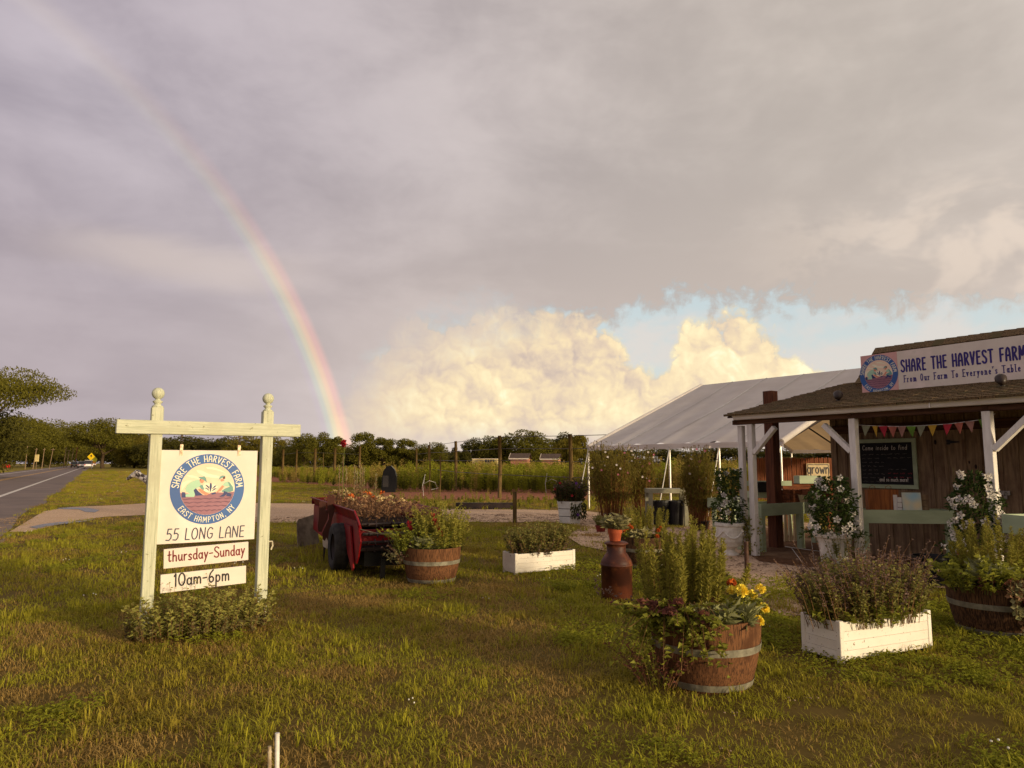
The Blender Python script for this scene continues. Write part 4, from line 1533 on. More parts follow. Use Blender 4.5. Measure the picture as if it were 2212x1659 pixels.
# ================================================================== planters and plants on the lawn
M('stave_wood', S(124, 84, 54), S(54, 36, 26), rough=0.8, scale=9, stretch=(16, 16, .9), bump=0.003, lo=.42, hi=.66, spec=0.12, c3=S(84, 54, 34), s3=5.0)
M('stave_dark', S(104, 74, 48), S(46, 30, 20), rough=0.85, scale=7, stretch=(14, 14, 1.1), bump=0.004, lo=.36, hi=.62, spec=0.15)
M('galvanised', S(150, 144, 124), S(116, 110, 94), rough=0.6, metal=0.3, scale=14)
M('white_plastic', S(236, 228, 212), S(226, 216, 198), rough=0.55, scale=3, spots=(38, 0.645, S(128, 100, 74)))
M('white_resin', S(226, 222, 212), S(208, 203, 192), rough=0.55, scale=5)
M('stone_white', S(232, 226, 214), S(206, 198, 184), rough=0.7, scale=8, bump=0.002, spots=(20, 0.72, S(170, 156, 134)))
M('terracotta', S(176, 84, 46), S(146, 66, 36), rough=0.75, scale=6, spots=(14, 0.74, S(190, 150, 120)))
M('terracotta_red', S(128, 44, 34), S(104, 36, 28), rough=0.6)
M('rusty_can', S(92, 46, 28), S(60, 30, 20), rough=0.55, scale=3.5, bump=0.002, c3=S(110, 62, 34), s3=6.0, spec=0.3)
M('wagon_red', S(136, 10, 14), S(104, 7, 11), rough=0.5, scale=4, spots=(9, 0.73, S(92, 46, 34)))
M('wagon_dark', S(58, 44, 40), S(36, 28, 26), rough=0.6, scale=5)
M('worn_metal', S(126, 110, 92), S(88, 74, 60), rough=0.6, scale=5, metal=0.3)
M('tyre', S(58, 54, 50), S(36, 33, 31), rough=0.85, scale=9)
M('cutout_brown', S(78, 38, 24), S(66, 32, 20), rough=0.7, scale=3)
M('cutout_line', S(40, 22, 16), rough=0.8)
M('cutout_white', S(220, 208, 190), S(200, 186, 166), rough=0.7)
M('black_plastic', S(34, 32, 32), S(26, 25, 25), rough=0.4, scale=3)
M('rust_pipe', S(92, 62, 46), S(66, 44, 34), rough=0.7, scale=10)
leafmat('rosemary_leaf', (0.48, 0.42, 0.075), (0.26, 0.245, 0.05), 0.4)
leafmat('sage_leaf', (0.44, 0.43, 0.20), (0.28, 0.285, 0.12), 0.35)
leafmat('vine_leaf', (0.36, 0.35, 0.045), (0.18, 0.19, 0.028), 0.4)
leafmat('vine_red', (0.24, 0.085, 0.06), (0.15, 0.06, 0.04), 0.35)
leafmat('herb_leaf', (0.35, 0.31, 0.09), (0.19, 0.185, 0.05), 0.4)
leafmat('herb_purple', (0.24, 0.155, 0.125), (0.15, 0.095, 0.075), 0.3)
leafmat('dark_leaf', (0.085, 0.085, 0.03), (0.045, 0.05, 0.018), 0.25)
leafmat('glossy_leaf', (0.075, 0.11, 0.024), (0.04, 0.062, 0.016), 0.2, 0.35)
leafmat('white_petal', (0.84, 0.79, 0.72), (0.76, 0.70, 0.63), 0.35)
leafmat('straw_leaf', (0.42, 0.36, 0.18), (0.22, 0.22, 0.08), 0.3)
leafmat('dry_flower', (0.34, 0.19, 0.10), (0.18, 0.10, 0.05), 0.3)
M('petal_yellow', (0.95, 0.80, 0.10, 1), (0.90, 0.68, 0.06, 1), rough=0.7, scale=30)
M('petal_orange', (0.62, 0.16, 0.02, 1), (0.45, 0.09, 0.02, 1), rough=0.7, scale=30)
M('petal_cream', (0.62, 0.50, 0.26, 1), (0.50, 0.36, 0.15, 1), rough=0.8, scale=30)
M('petal_red', (0.42, 0.02, 0.03, 1), (0.30, 0.015, 0.02, 1), rough=0.7)
M('petal_pink', (0.55, 0.20, 0.24, 1), (0.42, 0.12, 0.16, 1), rough=0.7)
M('petal_purple', (0.16, 0.04, 0.28, 1), (0.10, 0.03, 0.20, 1), rough=0.7)
M('petal_white', (0.70, 0.64, 0.58, 1), (0.60, 0.52, 0.47, 1), rough=0.7)


def barrel_rad(z, R, H):
    return R * (0.775 + 0.225 * math.sin(min(1.0, z / H) * PI * 0.5) ** 0.9)


STAVES = {}


def half_barrel(label, loc, R=.365, H=.44, mat='stave_wood', rz=0.0):
    t = thing('half_barrel', label, 'planter', loc, rz, 'half wine barrels planted with herbs')
    n = 26
    key = (R, H, mat)
    if key not in STAVES:
        b = MB()
        da = 2 * PI / n * .4990
        zs = [0, H * .3, H * .65, H]
        V = []
        for z in zs:
            for a in (-da, 0, da):
                r = barrel_rad(z, R, H)
                V.append((r * math.cos(a), r * math.sin(a), z))
            for a in (-da, da):
                r = barrel_rad(z, R, H) - .024
                V.append((r * math.cos(a), r * math.sin(a), z))
        Fc = []
        for i in range(3):
            a, c = i * 5, (i + 1) * 5
            Fc += [(a, a + 1, c + 1, c), (a + 1, a + 2, c + 2, c + 1), (a + 2, a + 4, c + 4, c + 2), (a + 4, a + 3, c + 3, c + 4), (a + 3, a, c, c + 3)]
        Fc += [(15, 16, 17, 19, 18), (3, 4, 2, 1, 0)]
        b.add(V, Fc)
        STAVES[key] = b.mesh('stave', mat)
    rr = random.Random(hash(label) % 1000)
    for i in range(n):
        o = mobj('stave', STAVES[key], t, rz=2 * PI * i / n)
        k = 1 + rr.uniform(-.0006, .0006)
        o.scale = (k, k, 1 + rr.uniform(-.006, .004))
    for z, w in ((H * .54, .048), (H * .035, .044)):
        b = MB()
        r0, r1 = barrel_rad(z, R, H) + .0025, barrel_rad(z + w, R, H) + .0025
        b.lathe([(r0, z), (r0 + .003, z), (r1 + .003, z + w), (r1, z + w), (r0, z)], 44)
        hp = b.build('hoop', 'galvanised', t, smooth=False)
        q = MB()
        for a in (-1.15, -1.03):
            q.sphere(((r0 + .003) * math.cos(a), (r0 + .003) * math.sin(a), z + w / 2), .0065, 8, 5)
        rv = q.build('rivet', 'galvanised', hp)
        rv['kind'] = 'stuff'
    b = MB()
    b.lathe([(barrel_rad(H * q / 6, R, H) - .004, H * q / 6 - (.004 if q == 6 else 0)) for q in range(7)], 52)
    b.build('inner_wall', mat, t, smooth=True)
    b = MB()
    b.lathe([(.001, H - .045), (barrel_rad(H, R, H) - .026, H - .055)], 26)
    b.build('soil', 'potting_soil', t)
    return t


def rosemary(label, loc, n, R, H, seed, name='rosemary_bush', needles=150, off=(0, 0)):
    t = thing(name, label, 'shrub', loc)
    g = np.random.default_rng(seed)
    st, lf_ = MB(), MB()
    for i in range(n):
        a, r = g.uniform(0, 2 * PI), R * math.sqrt(g.uniform(0, 1))
        b0 = np.array([off[0] + r * math.cos(a), off[1] + r * math.sin(a), -.03])
        h = H * g.uniform(.62, 1.0) * (1 - .22 * (r / R))
        out = (b0 - np.array([off[0], off[1], -.03])) * .35 + np.append(g.normal(size=2) * .03, 0)
        p1 = b0 + out * .6 + [0, 0, h * .5]
        p2 = b0 + out + [0, 0, h]
        st.tube([tuple(b0), tuple(p1), tuple(p2)], [.004, .003, .0015], 4, False)
        f = np.sort(g.uniform(.12, 1.0, needles))
        pos = np.where(f[:, None] < .5, b0 + (p1 - b0) * (f[:, None] / .5), p1 + (p2 - p1) * ((f[:, None] - .5) / .5))
        q = g.uniform(0, 2 * PI, needles)
        d = np.stack([np.cos(q), np.sin(q), g.uniform(.5, 1.4, needles)], 1)
        L = (.024 + .020 * np.minimum(1, (1 - f) * 5)) * g.uniform(.7, 1.15, needles)
        lf_.leaves(pos, d, np.stack([-np.cos(q), -np.sin(q), np.ones(needles)], 1), L, .0085, .1)
    lf_.build('foliage', 'rosemary_leaf', t)
    st.build('stem', 'stem_brown', t)
    return t


def sage(label, loc, n, L, seed, name='sage_plant', mat='sage_leaf', W=.25, z=0.0, spread=.14, droop=.25, up=(.2, 1.6), ell=(1, 1)):
    t = thing(name, label, 'plant', loc)
    g = np.random.default_rng(seed)
    m, s_ = MB(), MB()
    for i in range(n):
        a = g.uniform(0, 2 * PI)
        r = spread * math.sqrt(g.uniform(0, 1))
        b0 = np.array([r * math.cos(a) * ell[0], r * math.sin(a) * ell[1], z])
        h = L * g.uniform(.2, 1.1)
        tip = b0 + np.array([math.cos(a) * h * .5, math.sin(a) * h * .5, h])
        s_.tube([tuple(b0), tuple(tip)], [.003, .0015], 4, False)
        k = 9
        q = g.uniform(0, 2 * PI, k)
        f = g.uniform(.3, 1.0, k)[:, None]
        pos = b0 + (tip - b0) * f
        d = np.stack([np.cos(q), np.sin(q), g.uniform(up[0], up[1], k)], 1) + (tip - b0) / max(h, .01) * .4
        m.leaves(pos, d, np.tile([[.03, .02, 1.]], (k, 1)) + g.normal(size=(k, 3)) * .6, L * g.uniform(.6, 1.1, k), L * W * g.uniform(.8, 1.2, k), droop, .5)
    m.build('foliage', mat, t)
    s_.build('stem', 'stem_green', t)
    return t


BLOOM = {}


def bloom(kind, mat, r=.03):
    """flower heads, cached meshes"""
    k = (kind, mat, r)
    if k in BLOOM:
        return BLOOM[k]
    g = np.random.default_rng(5)
    m = MB()
    if kind == 'ball':                                # marigold: ruffled layers of petals
        n = 46
        u = dirs(n)
        u[:, 2] = np.abs(u[:, 2]) * 1.1 - .25
        m.sphere((0, 0, 0), r * .55, 8, 6)
        m.leaves(u * r * .35, u, np.cross(u, g.normal(size=(n, 3))), r * .85, r * .75, .2, .7)
    elif kind == 'daisy':
        n = 8
        q = np.arange(n) / n * 2 * PI
        d = np.stack([np.cos(q), np.sin(q), np.full(n, .25)], 1)
        m.leaves(np.zeros((n, 3)), d, np.tile([[0, 0, 1.]], (n, 1)), r, r * .75, .1, .6)
    elif kind == 'trumpet':                           # long pale tube opening to five rounded lobes
        m.lathe([(r * .10, -r * 1.7), (r * .12, -r * 1.0), (r * .30, -r * .5), (r * .42, 0)], 8)
        n = 5
        q = np.arange(n) / n * 2 * PI
        b = np.stack([np.cos(q) * r * .36, np.sin(q) * r * .36, np.zeros(n) - .02 * r], 1)
        d = np.stack([np.cos(q + .25), np.sin(q + .25), np.full(n, .42)], 1)
        m.leaves(b, d, np.tile([[0, 0, 1.]], (n, 1)), r * .95, r * .95, .25, .6)
    elif kind == 'head':                              # flat dry flower head
        n = 30
        u = dirs(n)
        u[:, 2] = np.abs(u[:, 2]) * .5
        m.leaves(u * r * .2, u, np.cross(u, g.normal(size=(n, 3))), r, r * .5, .1, .6)
    me = m.mesh('flower', mat)
    BLOOM[k] = me
    return me


def flower(parent, kind, mat, r, loc, d=None):
    o = mobj('flower', bloom(kind, mat, r), parent, loc=loc)
    if d is not None:
        o.rotation_euler = Vector(d).to_track_quat('Z', 'Y').to_euler()
    return o


def facing(base):
    """unit vector from a place towards the open lawn in front of it"""
    v = Vector((-base.x, -base.y, 0))
    return v.normalized()


# ---------------------------------------------------------------- the large half barrel in front
B1 = back(G(1527, 1501), .29)
half_barrel('large weathered half barrel with yellow marigolds and tall rosemary in the front lawn', B1, .378, .46, rz=.1)
ZB = .41
rosemary('tallest rosemary bush standing in the front half barrel', B1 + Vector((-.09, .08, ZB)), 80, .27, .80, 3, needles=280)
sage('grey-green sage clump with long pointed leaves at the front of the front half barrel', B1 + Vector((.04, -.23, ZB)), 70, .105, 4, W=.16, spread=.16, ell=(1.1, .6), up=(-.3, 1.6))
sage('grey sage sprig leaning out at the right rim of the front half barrel', B1 + Vector((.27, .02, ZB + .10)), 4, .08, 9, W=.2, spread=.03)
mg = thing('marigold_plant', 'yellow marigolds at the right rim of the front half barrel', 'flowers', B1 + Vector((.25, -.10, ZB)))
stems_and_leaves(mg, 16, .10, .22, .05, .018, 10, ('vine_leaf', 'stem_green'), .4, 11)
for p, c_, r_ in (((-.03, -.03, .22), 'petal_yellow', .036), ((-.085, .0, .22), 'petal_yellow', .026), ((-.07, .05, .26), 'petal_orange', .026), ((.05, -.01, .19), 'petal_yellow', .028), ((.12, -.02, .10), 'petal_yellow', .032),
                  ((.06, -.08, .03), 'petal_yellow', .032), ((.12, .02, .225), 'petal_yellow', .028)):
    flower(mg, 'ball', c_, r_ * 1.2, p, (p[0], p[1] - .3, .5))
vn = thing('honeysuckle_vine', 'trailing honeysuckle with small pink-red flowers spilling over the left of the front half barrel', 'vine', B1 + Vector((-.22, -.12, ZB)))
g = np.random.default_rng(31)
lf_, st, rd = MB(), MB(), MB()
for i in range(100):
    a = g.uniform(2.3, 5.6) if i > 10 else g.uniform(0, 6.28)
    b0 = np.array([g.uniform(-.12, .12), g.uniform(-.10, .10), 0])
    L = g.uniform(.12, .36)
    out = np.array([math.cos(a), math.sin(a), 0])
    fall = g.uniform(-.05, .34) if i % 3 else g.uniform(-.15, 0)
    p1 = b0 + out * L * .6 + [0, 0, .10 + g.uniform(0, .08)]
    p2 = b0 + out * (L + .05) + [0, 0, .05 - fall]
    st.tube([tuple(b0), tuple(p1), tuple(p2)], .0022, 4, False)
    n = 26
    f = g.uniform(.1, 1, n)[:, None]
    pos = (1 - f) ** 2 * b0 + 2 * f * (1 - f) * p1 + f ** 2 * p2
    q = g.uniform(0, 2 * PI, n)
    d = np.stack([np.cos(q), np.sin(q), g.uniform(-.4, .6, n)], 1)
    (rd if i % 9 == 0 else lf_).leaves(pos, d, np.tile([[0, -.3, 1.]], (n, 1)) + g.normal(size=(n, 3)) * .3, g.uniform(.032, .056, n), g.uniform(.026, .040, n), .2, .5)
lf_.build('foliage', 'vine_leaf', vn)
rd.build('red_foliage', 'vine_red', vn)
st.build('stem', 'stem_brown', vn)
for p in ((-.02, -.24, -.05), (.13, -.25, -.09), (.17, -.20, .02), (-.2, -.18, .12), (-.14, -.1, .15), (-.08, -.12, .16), (.06, -.14, .11), (-.22, -.2, -.16)):
    flower(vn, 'head', 'vine_red', .022, p, (p[0], p[1] - .2, .4))
sp = thing('trailing_sprig', 'thin dry trailing sprig hanging to the grass left of the front half barrel', 'vine', B1 + Vector((-.36, -.16, 0)))
stems_and_leaves(sp, 26, .13, .34, .026, .016, 16, ('vine_red', 'stem_brown'), 1.0, 77, 0.02)
stems_and_leaves(sp, 20, .12, .38, .026, .018, 16, ('vine_leaf', 'stem_brown'), .8, 78, 0.02, names=('green_foliage', 'green_stem'))
s2 = thing('flowering_sprig', 'thin pale flowering sprig reaching across the front of the milk can', 'vine', B1 + Vector((-.38, .1, .36)))
m_, q_ = MB(), MB()
ptl = [Vector((0, 0, 0)), Vector((-.10, .04, .13)), Vector((-.2, .06, .17)), Vector((-.30, .06, .22)), Vector((-.36, .06, .26))]
q_.tube(ptl, .002, 4, False)
pos = np.array([ptl[1 + i % 4] + Vector((random.uniform(-.05, .05), random.uniform(-.03, .03), random.uniform(-.04, .05))) for i in range(60)])
m_.leaves(pos, dirs(60), dirs(60), .022, .018, .1)
m_.build('flowers', 'herb_purple', s2)
q_.build('stem', 'stem_brown', s2)

# ---------------------------------------------------------------- half barrel by the wagon
B2 = back(G(932, 1264), .29)
half_barrel('half barrel by the red wagon with mixed flowers spilling over its left side', B2, .372, .44, rz=.7)
s_ = thing('fennel_mound', 'feathery green herb mound at the back of the half barrel by the red wagon', 'shrub', B2 + Vector((.10, .02, .38)))
stems_and_leaves(s_, 170, .29, .66, .040, .009, 46, ('rosemary_leaf', 'stem_green'), .22, 55, up=.9)
sage('sage clump with long drooping leaves at the front of the barrel by the red wagon', B2 + Vector((-.10, -.17, .40)), 30, .13, 6, spread=.13)
s_ = thing('salvia_plant', 'red-flowered salvia in the middle of the barrel by the red wagon', 'flowers', B2 + Vector((.0, -.06, .40)))
stems_and_leaves(s_, 60, .30, .46, .05, .018, 12, ('vine_leaf', 'stem_green'), .35, 12)
for p in ((.02, -.1, .44), (.05, -.12, .38), (.07, -.14, .33), (.10, -.14, .28), (.12, -.16, .24), (-.28, -.05, .34), (-.27, -.08, .30), (.14, -.15, .2)):
    flower(s_, 'head', 'petal_red', .035, p, (0, -.5, .6))
s_ = thing('climbing_spray', 'arching yellow-green vine hanging left off the barrel by the red wagon', 'vine', B2 + Vector((-.33, -.12, .36)))
stems_and_leaves(s_, 30, .10, .48, .045, .028, 14, ('vine_leaf', 'stem_green'), .9, 14)
stems_and_leaves(s_, 16, .16, .20, .05, .03, 14, ('straw_leaf', 'stem_brown'), 1.6, 15, -.14, names=('pale_foliage', 'pale_stem'))
stems_and_leaves(s_, 16, .12, .3, .03, .024, 16, ('herb_purple', 'stem_brown'), 1.4, 16, -.1, names=('flower_spray', 'spray_stem'))

# ---------------------------------------------------------------- half barrel behind the milk can
B3 = back(G(1390, 1230), .28)
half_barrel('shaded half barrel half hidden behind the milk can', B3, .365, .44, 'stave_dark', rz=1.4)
rosemary('dense rosemary bush in the half barrel behind the milk can', B3 + Vector((.06, .05, .40)), 44, .26, .62, 7, needles=140)
sage('variegated spider-like grass tuft on the rim of the barrel behind the milk can', B3 + Vector((-.08, -.22, .40)), 22, .11, 8, 'grass_tuft', 'straw_leaf', .12, spread=.06, droop=.6, up=(.3, 1.2))
s_ = thing('orange_flowers', 'small orange flowers on the left rim of the barrel behind the milk can', 'flowers', B3 + Vector((-.24, -.15, .40)))
stems_and_leaves(s_, 14, .10, .20, .05, .02, 10, ('vine_leaf', 'stem_green'), .4, 17)
for p in ((-.08, -.03, .20), (-.03, -.05, .16), (.0, -.06, .22), (.04, -.06, .18), (-.06, -.07, .12), (.42, -.08, .14), (.46, -.06, .17), (.40, -.1, .06)):
    flower(s_, 'ball', 'petal_orange', .028, p, (0, -.5, .6))

# ---------------------------------------------------------------- half barrel at the right edge
B4 = back(G(2152, 1382), .29)
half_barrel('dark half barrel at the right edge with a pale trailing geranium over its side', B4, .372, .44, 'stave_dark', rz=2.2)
rosemary('golden-lit rosemary bush in the half barrel at the right edge', B4 + Vector((.08, .06, .40)), 56, .25, .70, 19, needles=220)
sage('broad sage rosette on the left rim of the right-edge half barrel', B4 + Vector((-.18, -.20, .44)), 12, .15, 20, spread=.05)
s_ = thing('oregano_clump', 'bushy dark-green herb hanging over the left rim of the right-edge half barrel', 'plant', B4 + Vector((-.22, -.14, .38)))
stems_and_leaves(s_, 80, .22, .32, .06, .042, 12, ('vine_leaf', 'stem_green'), .7, 21)
stems_and_leaves(s_, 22, .2, .22, .03, .02, 14, ('vine_red', 'stem_brown'), .8, 22, names=('red_foliage', 'red_stem'))
s_ = thing('trailing_geranium', 'pale yellow-green trailing geranium with red blooms over the right-edge barrel', 'plant', B4 + Vector((.08, -.31, .40)))
g = np.random.default_rng(41)
lf_, st, rd = MB(), MB(), MB()
for i in range(90):
    x = g.uniform(-.2, .3)
    p = [np.array([x * .6, .05, .06]), np.array([x, -.08, .05 + g.uniform(-.02, .12)]), np.array([x + g.uniform(-.05, .05), -.12 - g.uniform(0, .04), -g.uniform(-.05, .44)])]
    st.tube([tuple(v) for v in p], .0025, 4, False)
    n = 15
    f = g.uniform(.2, 1, n)[:, None]
    pos = (1 - f) ** 2 * p[0] + 2 * f * (1 - f) * p[1] + f ** 2 * p[2]
    q = g.uniform(0, 2 * PI, n)
    d = np.stack([np.cos(q), np.sin(q) - .3, g.uniform(-.5, .5, n)], 1)
    (rd if i % 4 == 0 else lf_).leaves(pos, d, np.tile([[0, -1., .6]], (n, 1)) + g.normal(size=(n, 3)) * .3, g.uniform(.035, .055, n), g.uniform(.035, .055, n), .1, .55)
lf_.build('foliage', 'straw_leaf', s_)
rd.build('dry_foliage', 'dry_flower', s_)
st.build('stem', 'stem_brown', s_)
for p in ((-.06, -.16, .10), (-.02, -.16, .09), (-.12, -.18, -.06)):
    flower(s_, 'head', 'petal_red', .03, p, (0, -1, .4))


# ---------------------------------------------------------------- slatted white boxes
def slat_box(label, c0, cr, cl, H, n=4):
    """white slatted planter: c0 front corner, cr end of the long front side, cl end of the short left side"""
    ux = (cr - c0)
    L = ux.length
    ux.normalize()
    uy = Vector((-ux.y, ux.x, 0))
    W = abs((cl - c0).dot(uy))
    t = thing('planter_box', label, 'planter', c0, math.atan2(ux.y, ux.x), 'white slatted planter boxes')
    pw = .042
    for x, y in ((0, 0), (L, 0), (0, W), (L, W)):
        b = MB()
        b.box((x + (pw / 2 if x == 0 else -pw / 2), y + (pw / 2 if y == 0 else -pw / 2), H * .5), (pw, pw, H))
        b.build('corner_post', 'white_plastic', t, bevel=.004)
    hs = (H - .035) / n

    def side(a, bb):
        a, bb = Vector(a), Vector(bb)
        for i in range(n):
            b = MB()
            z = .025 + hs * (i + .5)
            b.bar(a + Vector((0, 0, z)), bb + Vector((0, 0, z)), .016, hs - .002)
            b.build('slat', 'white_plastic', t)
    i_ = .013
    side((pw, i_, 0), (L - pw, i_, 0))
    side((pw, W - i_, 0), (L - pw, W - i_, 0))
    side((i_, pw, 0), (i_, W - pw, 0))
    side((L - i_, pw, 0), (L - i_, W - pw, 0))
    b = MB()
    for c_, q_ in (((L / 2, .023, H * .49), (L - .07, .004, H - .05)), ((L / 2, W - .023, H * .49), (L - .07, .004, H - .05)), ((.023, W / 2, H * .49), (.004, W - .07, H - .05)), ((L - .023, W / 2, H * .49), (.004, W - .07, H - .05))):
        b.box(c_, q_)
    o = b.build('slat_backing', 'white_plastic', t)  # added backing in slat colour, makes the gaps between slats less dark
    b = MB()
    b.box((L / 2, W / 2, H - .07), (L - .06, W - .06, .03))
    b.build('soil', 'potting_soil', t)
    return t, L, W


bx, L1, W1 = slat_box('white slatted planter box in the middle of the lawn beside the milk can', G(1113, 1243), G(1243, 1231), G(1082, 1236), .285)
rz1 = bx.rotation_euler[2]
cc = Vector(bx.location) + rotz(rz1) @ Vector((L1 / 2, W1 / 2, .21))
s_ = thing('thyme_bush', 'wide grey-green herb bush filling the middle white planter box', 'bush', cc, rz1)
stems_and_leaves(s_, 260, .46, .50, .038, .022, 24, ('herb_leaf', 'stem_brown'), .32, 51, 0, (1.0, .36))
stems_and_leaves(s_, 60, .50, .34, .03, .014, 14, ('herb_purple', 'stem_brown'), .65, 52, 0, (1.0, .4), names=('purple_foliage', 'purple_stem'))
stems_and_leaves(s_, 60, .46, .24, .045, .02, 12, ('dark_leaf', 'stem_brown'), .5, 53, 0, (1.0, .42), names=('dark_foliage', 'dark_stem'))
stems_and_leaves(s_, 22, .5, .55, .02, .01, 10, ('dark_leaf', 'stem_brown'), .55, 54, 0, (1.0, .36), names=('tall_foliage', 'tall_stem'), f0=.5)

bx, L2, W2 = slat_box('white slatted planter box with mud spots in the right foreground', G(1818, 1437), G(2016, 1405), G(1748, 1408), .315)
rz2 = bx.rotation_euler[2]
cc = Vector(bx.location) + rotz(rz2) @ Vector((L2 / 2, W2 / 2, .24))
s_ = thing('catmint_bush', 'sprawling catmint bush with faded purple flower spikes in the right foreground planter box', 'bush', cc, rz2)
stems_and_leaves(s_, 360, .56, .52, .036, .023, 26, ('herb_leaf', 'stem_brown'), .42, 61, 0, (1.0, .46))
stems_and_leaves(s_, 150, .62, .64, .026, .016, 26, ('herb_purple', 'stem_brown'), .55, 62, 0, (1.0, .46), names=('purple_foliage', 'purple_stem'), f0=.4)
stems_and_leaves(s_, 110, .55, .26, .055, .036, 12, ('vine_leaf', 'stem_green'), .65, 63, 0, (1.0, .5), names=('green_foliage', 'green_stem'))
stems_and_leaves(s_, 34, .62, .76, .018, .012, 14, ('herb_purple', 'stem_brown'), .6, 64, 0, (1.0, .4), names=('spike_foliage', 'spike_stem'), f0=.55)
for i in range(9):
    a = random.uniform(0, 6.28)
    flower(s_, 'head', 'herb_purple', .018, (random.uniform(-.55, .6), random.uniform(-.3, .3), random.uniform(.3, .52)), (0, -.4, .8))

# ---------------------------------------------------------------- milk can
MC = back(G(1333, 1299), .15)
zc = Zat(MC, 1168)
t = thing('milk_can', 'rusty brown metal milk can with a small terracotta pot standing on its lid', 'milk can', MC)
k = zc / .70
b = MB()
b.lathe([(.150, 0), (.158, .012), (.158, .40), (.166, .405), (.166, .418), (.160, .424), (.160, .440), (.150, .470), (.118, .530), (.098, .560), (.096, .640)], 40, cap0=True)
o = b.build('body', 'rusty_can', t, smooth=True)
o.scale = (k * 1.2, k * 1.2, k)
b = MB()
b.lathe([(.098, .630), (.100, .655), (.122, .662), (.124, .672), (.112, .684), (.085, .694), (.001, .700)], 36)
o = b.build('lid', 'rusty_can', t, smooth=True)
o.scale = (k * 1.2, k * 1.2, k)
for s1 in (2.0 * PI / 2 - 1.75, 1.39):
    b = MB()
    cx_, cy_ = math.cos(s1), math.sin(s1)
    pts = []
    for i in range(17):
        a = 2 * PI * i / 16
        u_ = .036 * max(-1, min(1, 1.35 * math.cos(a)))
        v_ = .019 * math.sin(a)
        pts.append((cx_ * (.168 - v_ * .55) - cy_ * u_, cy_ * (.168 - v_ * .55) + cx_ * u_, .432 + v_))
    b.tube(pts, .006, 6, False)
    o = b.build('handle', 'rusty_can', t)
    o.scale = (k * 1.2, k * 1.2, k)
for p, s_q, mt in (((-.045, .215), .018, 'petal_pink'), ((-.004, .262), .020, 'stem_brown'), ((.03, .205), .016, 'petal_white')):
    b = MB()
    a = -PI / 2 + p[0] / .158 - .15
    o_ = Vector((.1595 * math.cos(a), .1595 * math.sin(a), p[1])) * k
    u_ = Vector((-math.sin(a), math.cos(a), 0))
    for q in (-1, 1):
        b.prism([(0, 0), (q * s_q, s_q * .9), (q * s_q * 1.1, .1 * s_q), (q * s_q * .7, -s_q * .7)] if q > 0 else [(0, 0), (q * s_q * .7, -s_q * .7), (q * s_q * 1.1, .1 * s_q), (q * s_q, s_q * .9)], o_, u_, (0, 0, 1), 0)
    st_ = b.build('butterfly_decal', mt, t)
TP = MC + Vector((-.012, 0, zc))
t = thing('terracotta_pot', 'orange terracotta pot of sage balanced on top of the milk can', 'flower pot', TP)
hp = Zat(MC, 1141) - zc
b = MB()
b.lathe([(.060, 0), (.073, hp * .62), (.080, hp * .62), (.083, hp), (.074, hp), (.070, hp * .75), (.001, hp * .74)], 32, cap0=True)
b.build('pot', 'terracotta', t, smooth=False)
sage('pale sage plant growing in the terracotta pot on the milk can', TP + Vector((0, 0, hp * .72)), 42, .125, 24, spread=.055, W=.20, mat='straw_leaf', droop=.3, up=(.1, 1.3))

# small red pot standing on the gravel behind
RP = G(1298, 1150)
t = thing('red_pot', 'small dark red plant pot standing on the gravel left of the milk can', 'flower pot', RP)
b = MB()
b.lathe([(.085, 0), (.115, .12), (.122, .12), (.124, .155), (.110, .155), (.100, .12), (.001, .12)], 24, cap0=True)
b.build('pot', 'terracotta_red', t)
s_ = thing('potted_herb', 'small green herb in the dark red pot on the gravel', 'plant', RP + Vector((0, 0, .12)))
stems_and_leaves(s_, 50, .09, .30, .05, .02, 10, ('herb_leaf', 'stem_green'), .5, 71)

# ---------------------------------------------------------------- white hexagonal tub
HX = back(G(1231, 1133), .3)
t = thing('hexagonal_planter', 'white six-sided planter with dark trailing flowers in front of the tent', 'planter', HX, .35)
H_ = .56
for i in range(6):
    a0, a1 = PI / 3 * i + .1, PI / 3 * (i + 1) + .1
    for j in range(3):
        z0, z1 = .01 + H_ / 3 * j, H_ / 3 * (j + 1) - .006
        r0, r1 = .285 + .075 * z0 / H_, .285 + .075 * z1 / H_
        V = []
        for rr, zz in ((r0, z0), (r1, z1)):
            for a in (a0, a1):
                V.append((rr * math.cos(a), rr * math.sin(a), zz))
        for rr, zz in ((r0 - .02, z0), (r1 - .02, z1)):
            for a in (a0, a1):
                V.append((rr * math.cos(a), rr * math.sin(a), zz))
        b = MB()
        b.add(V, [(0, 1, 3, 2), (4, 6, 7, 5), (2, 3, 7, 6), (0, 4, 5, 1), (0, 2, 6, 4), (1, 5, 7, 3)])
        b.build('panel', 'white_resin', t)
b = MB()
b.lathe([(.001, H_ - .06), (.32, H_ - .07)], 6, a0=.1)
b.build('soil', 'potting_soil', t)
s_ = thing('petunia_bush', 'dark bushy petunia with red and purple blooms in the six-sided white planter', 'flowers', HX + Vector((0, 0, H_ - .06)))
stems_and_leaves(s_, 150, .34, .62, .075, .034, 15, ('dark_leaf', 'stem_brown'), .35, 73)
stems_and_leaves(s_, 60, .32, .72, .06, .026, 14, ('herb_purple', 'stem_brown'), .35, 74, names=('purple_foliage', 'purple_stem'), f0=.5)
s3 = np.random.default_rng(75)
lf_ = MB()
nn_ = 150
pos = np.stack([s3.uniform(.0, .38, nn_), -.22 - s3.uniform(0, .14, nn_), .05 - s3.uniform(0, .38, nn_)], 1)
lf_.leaves(pos, np.stack([s3.normal(size=nn_) * .4, s3.normal(size=nn_) * .4 - .4, -np.ones(nn_)], 1), np.tile([[0, -1., .4]], (nn_, 1)), .08, .035, .15)
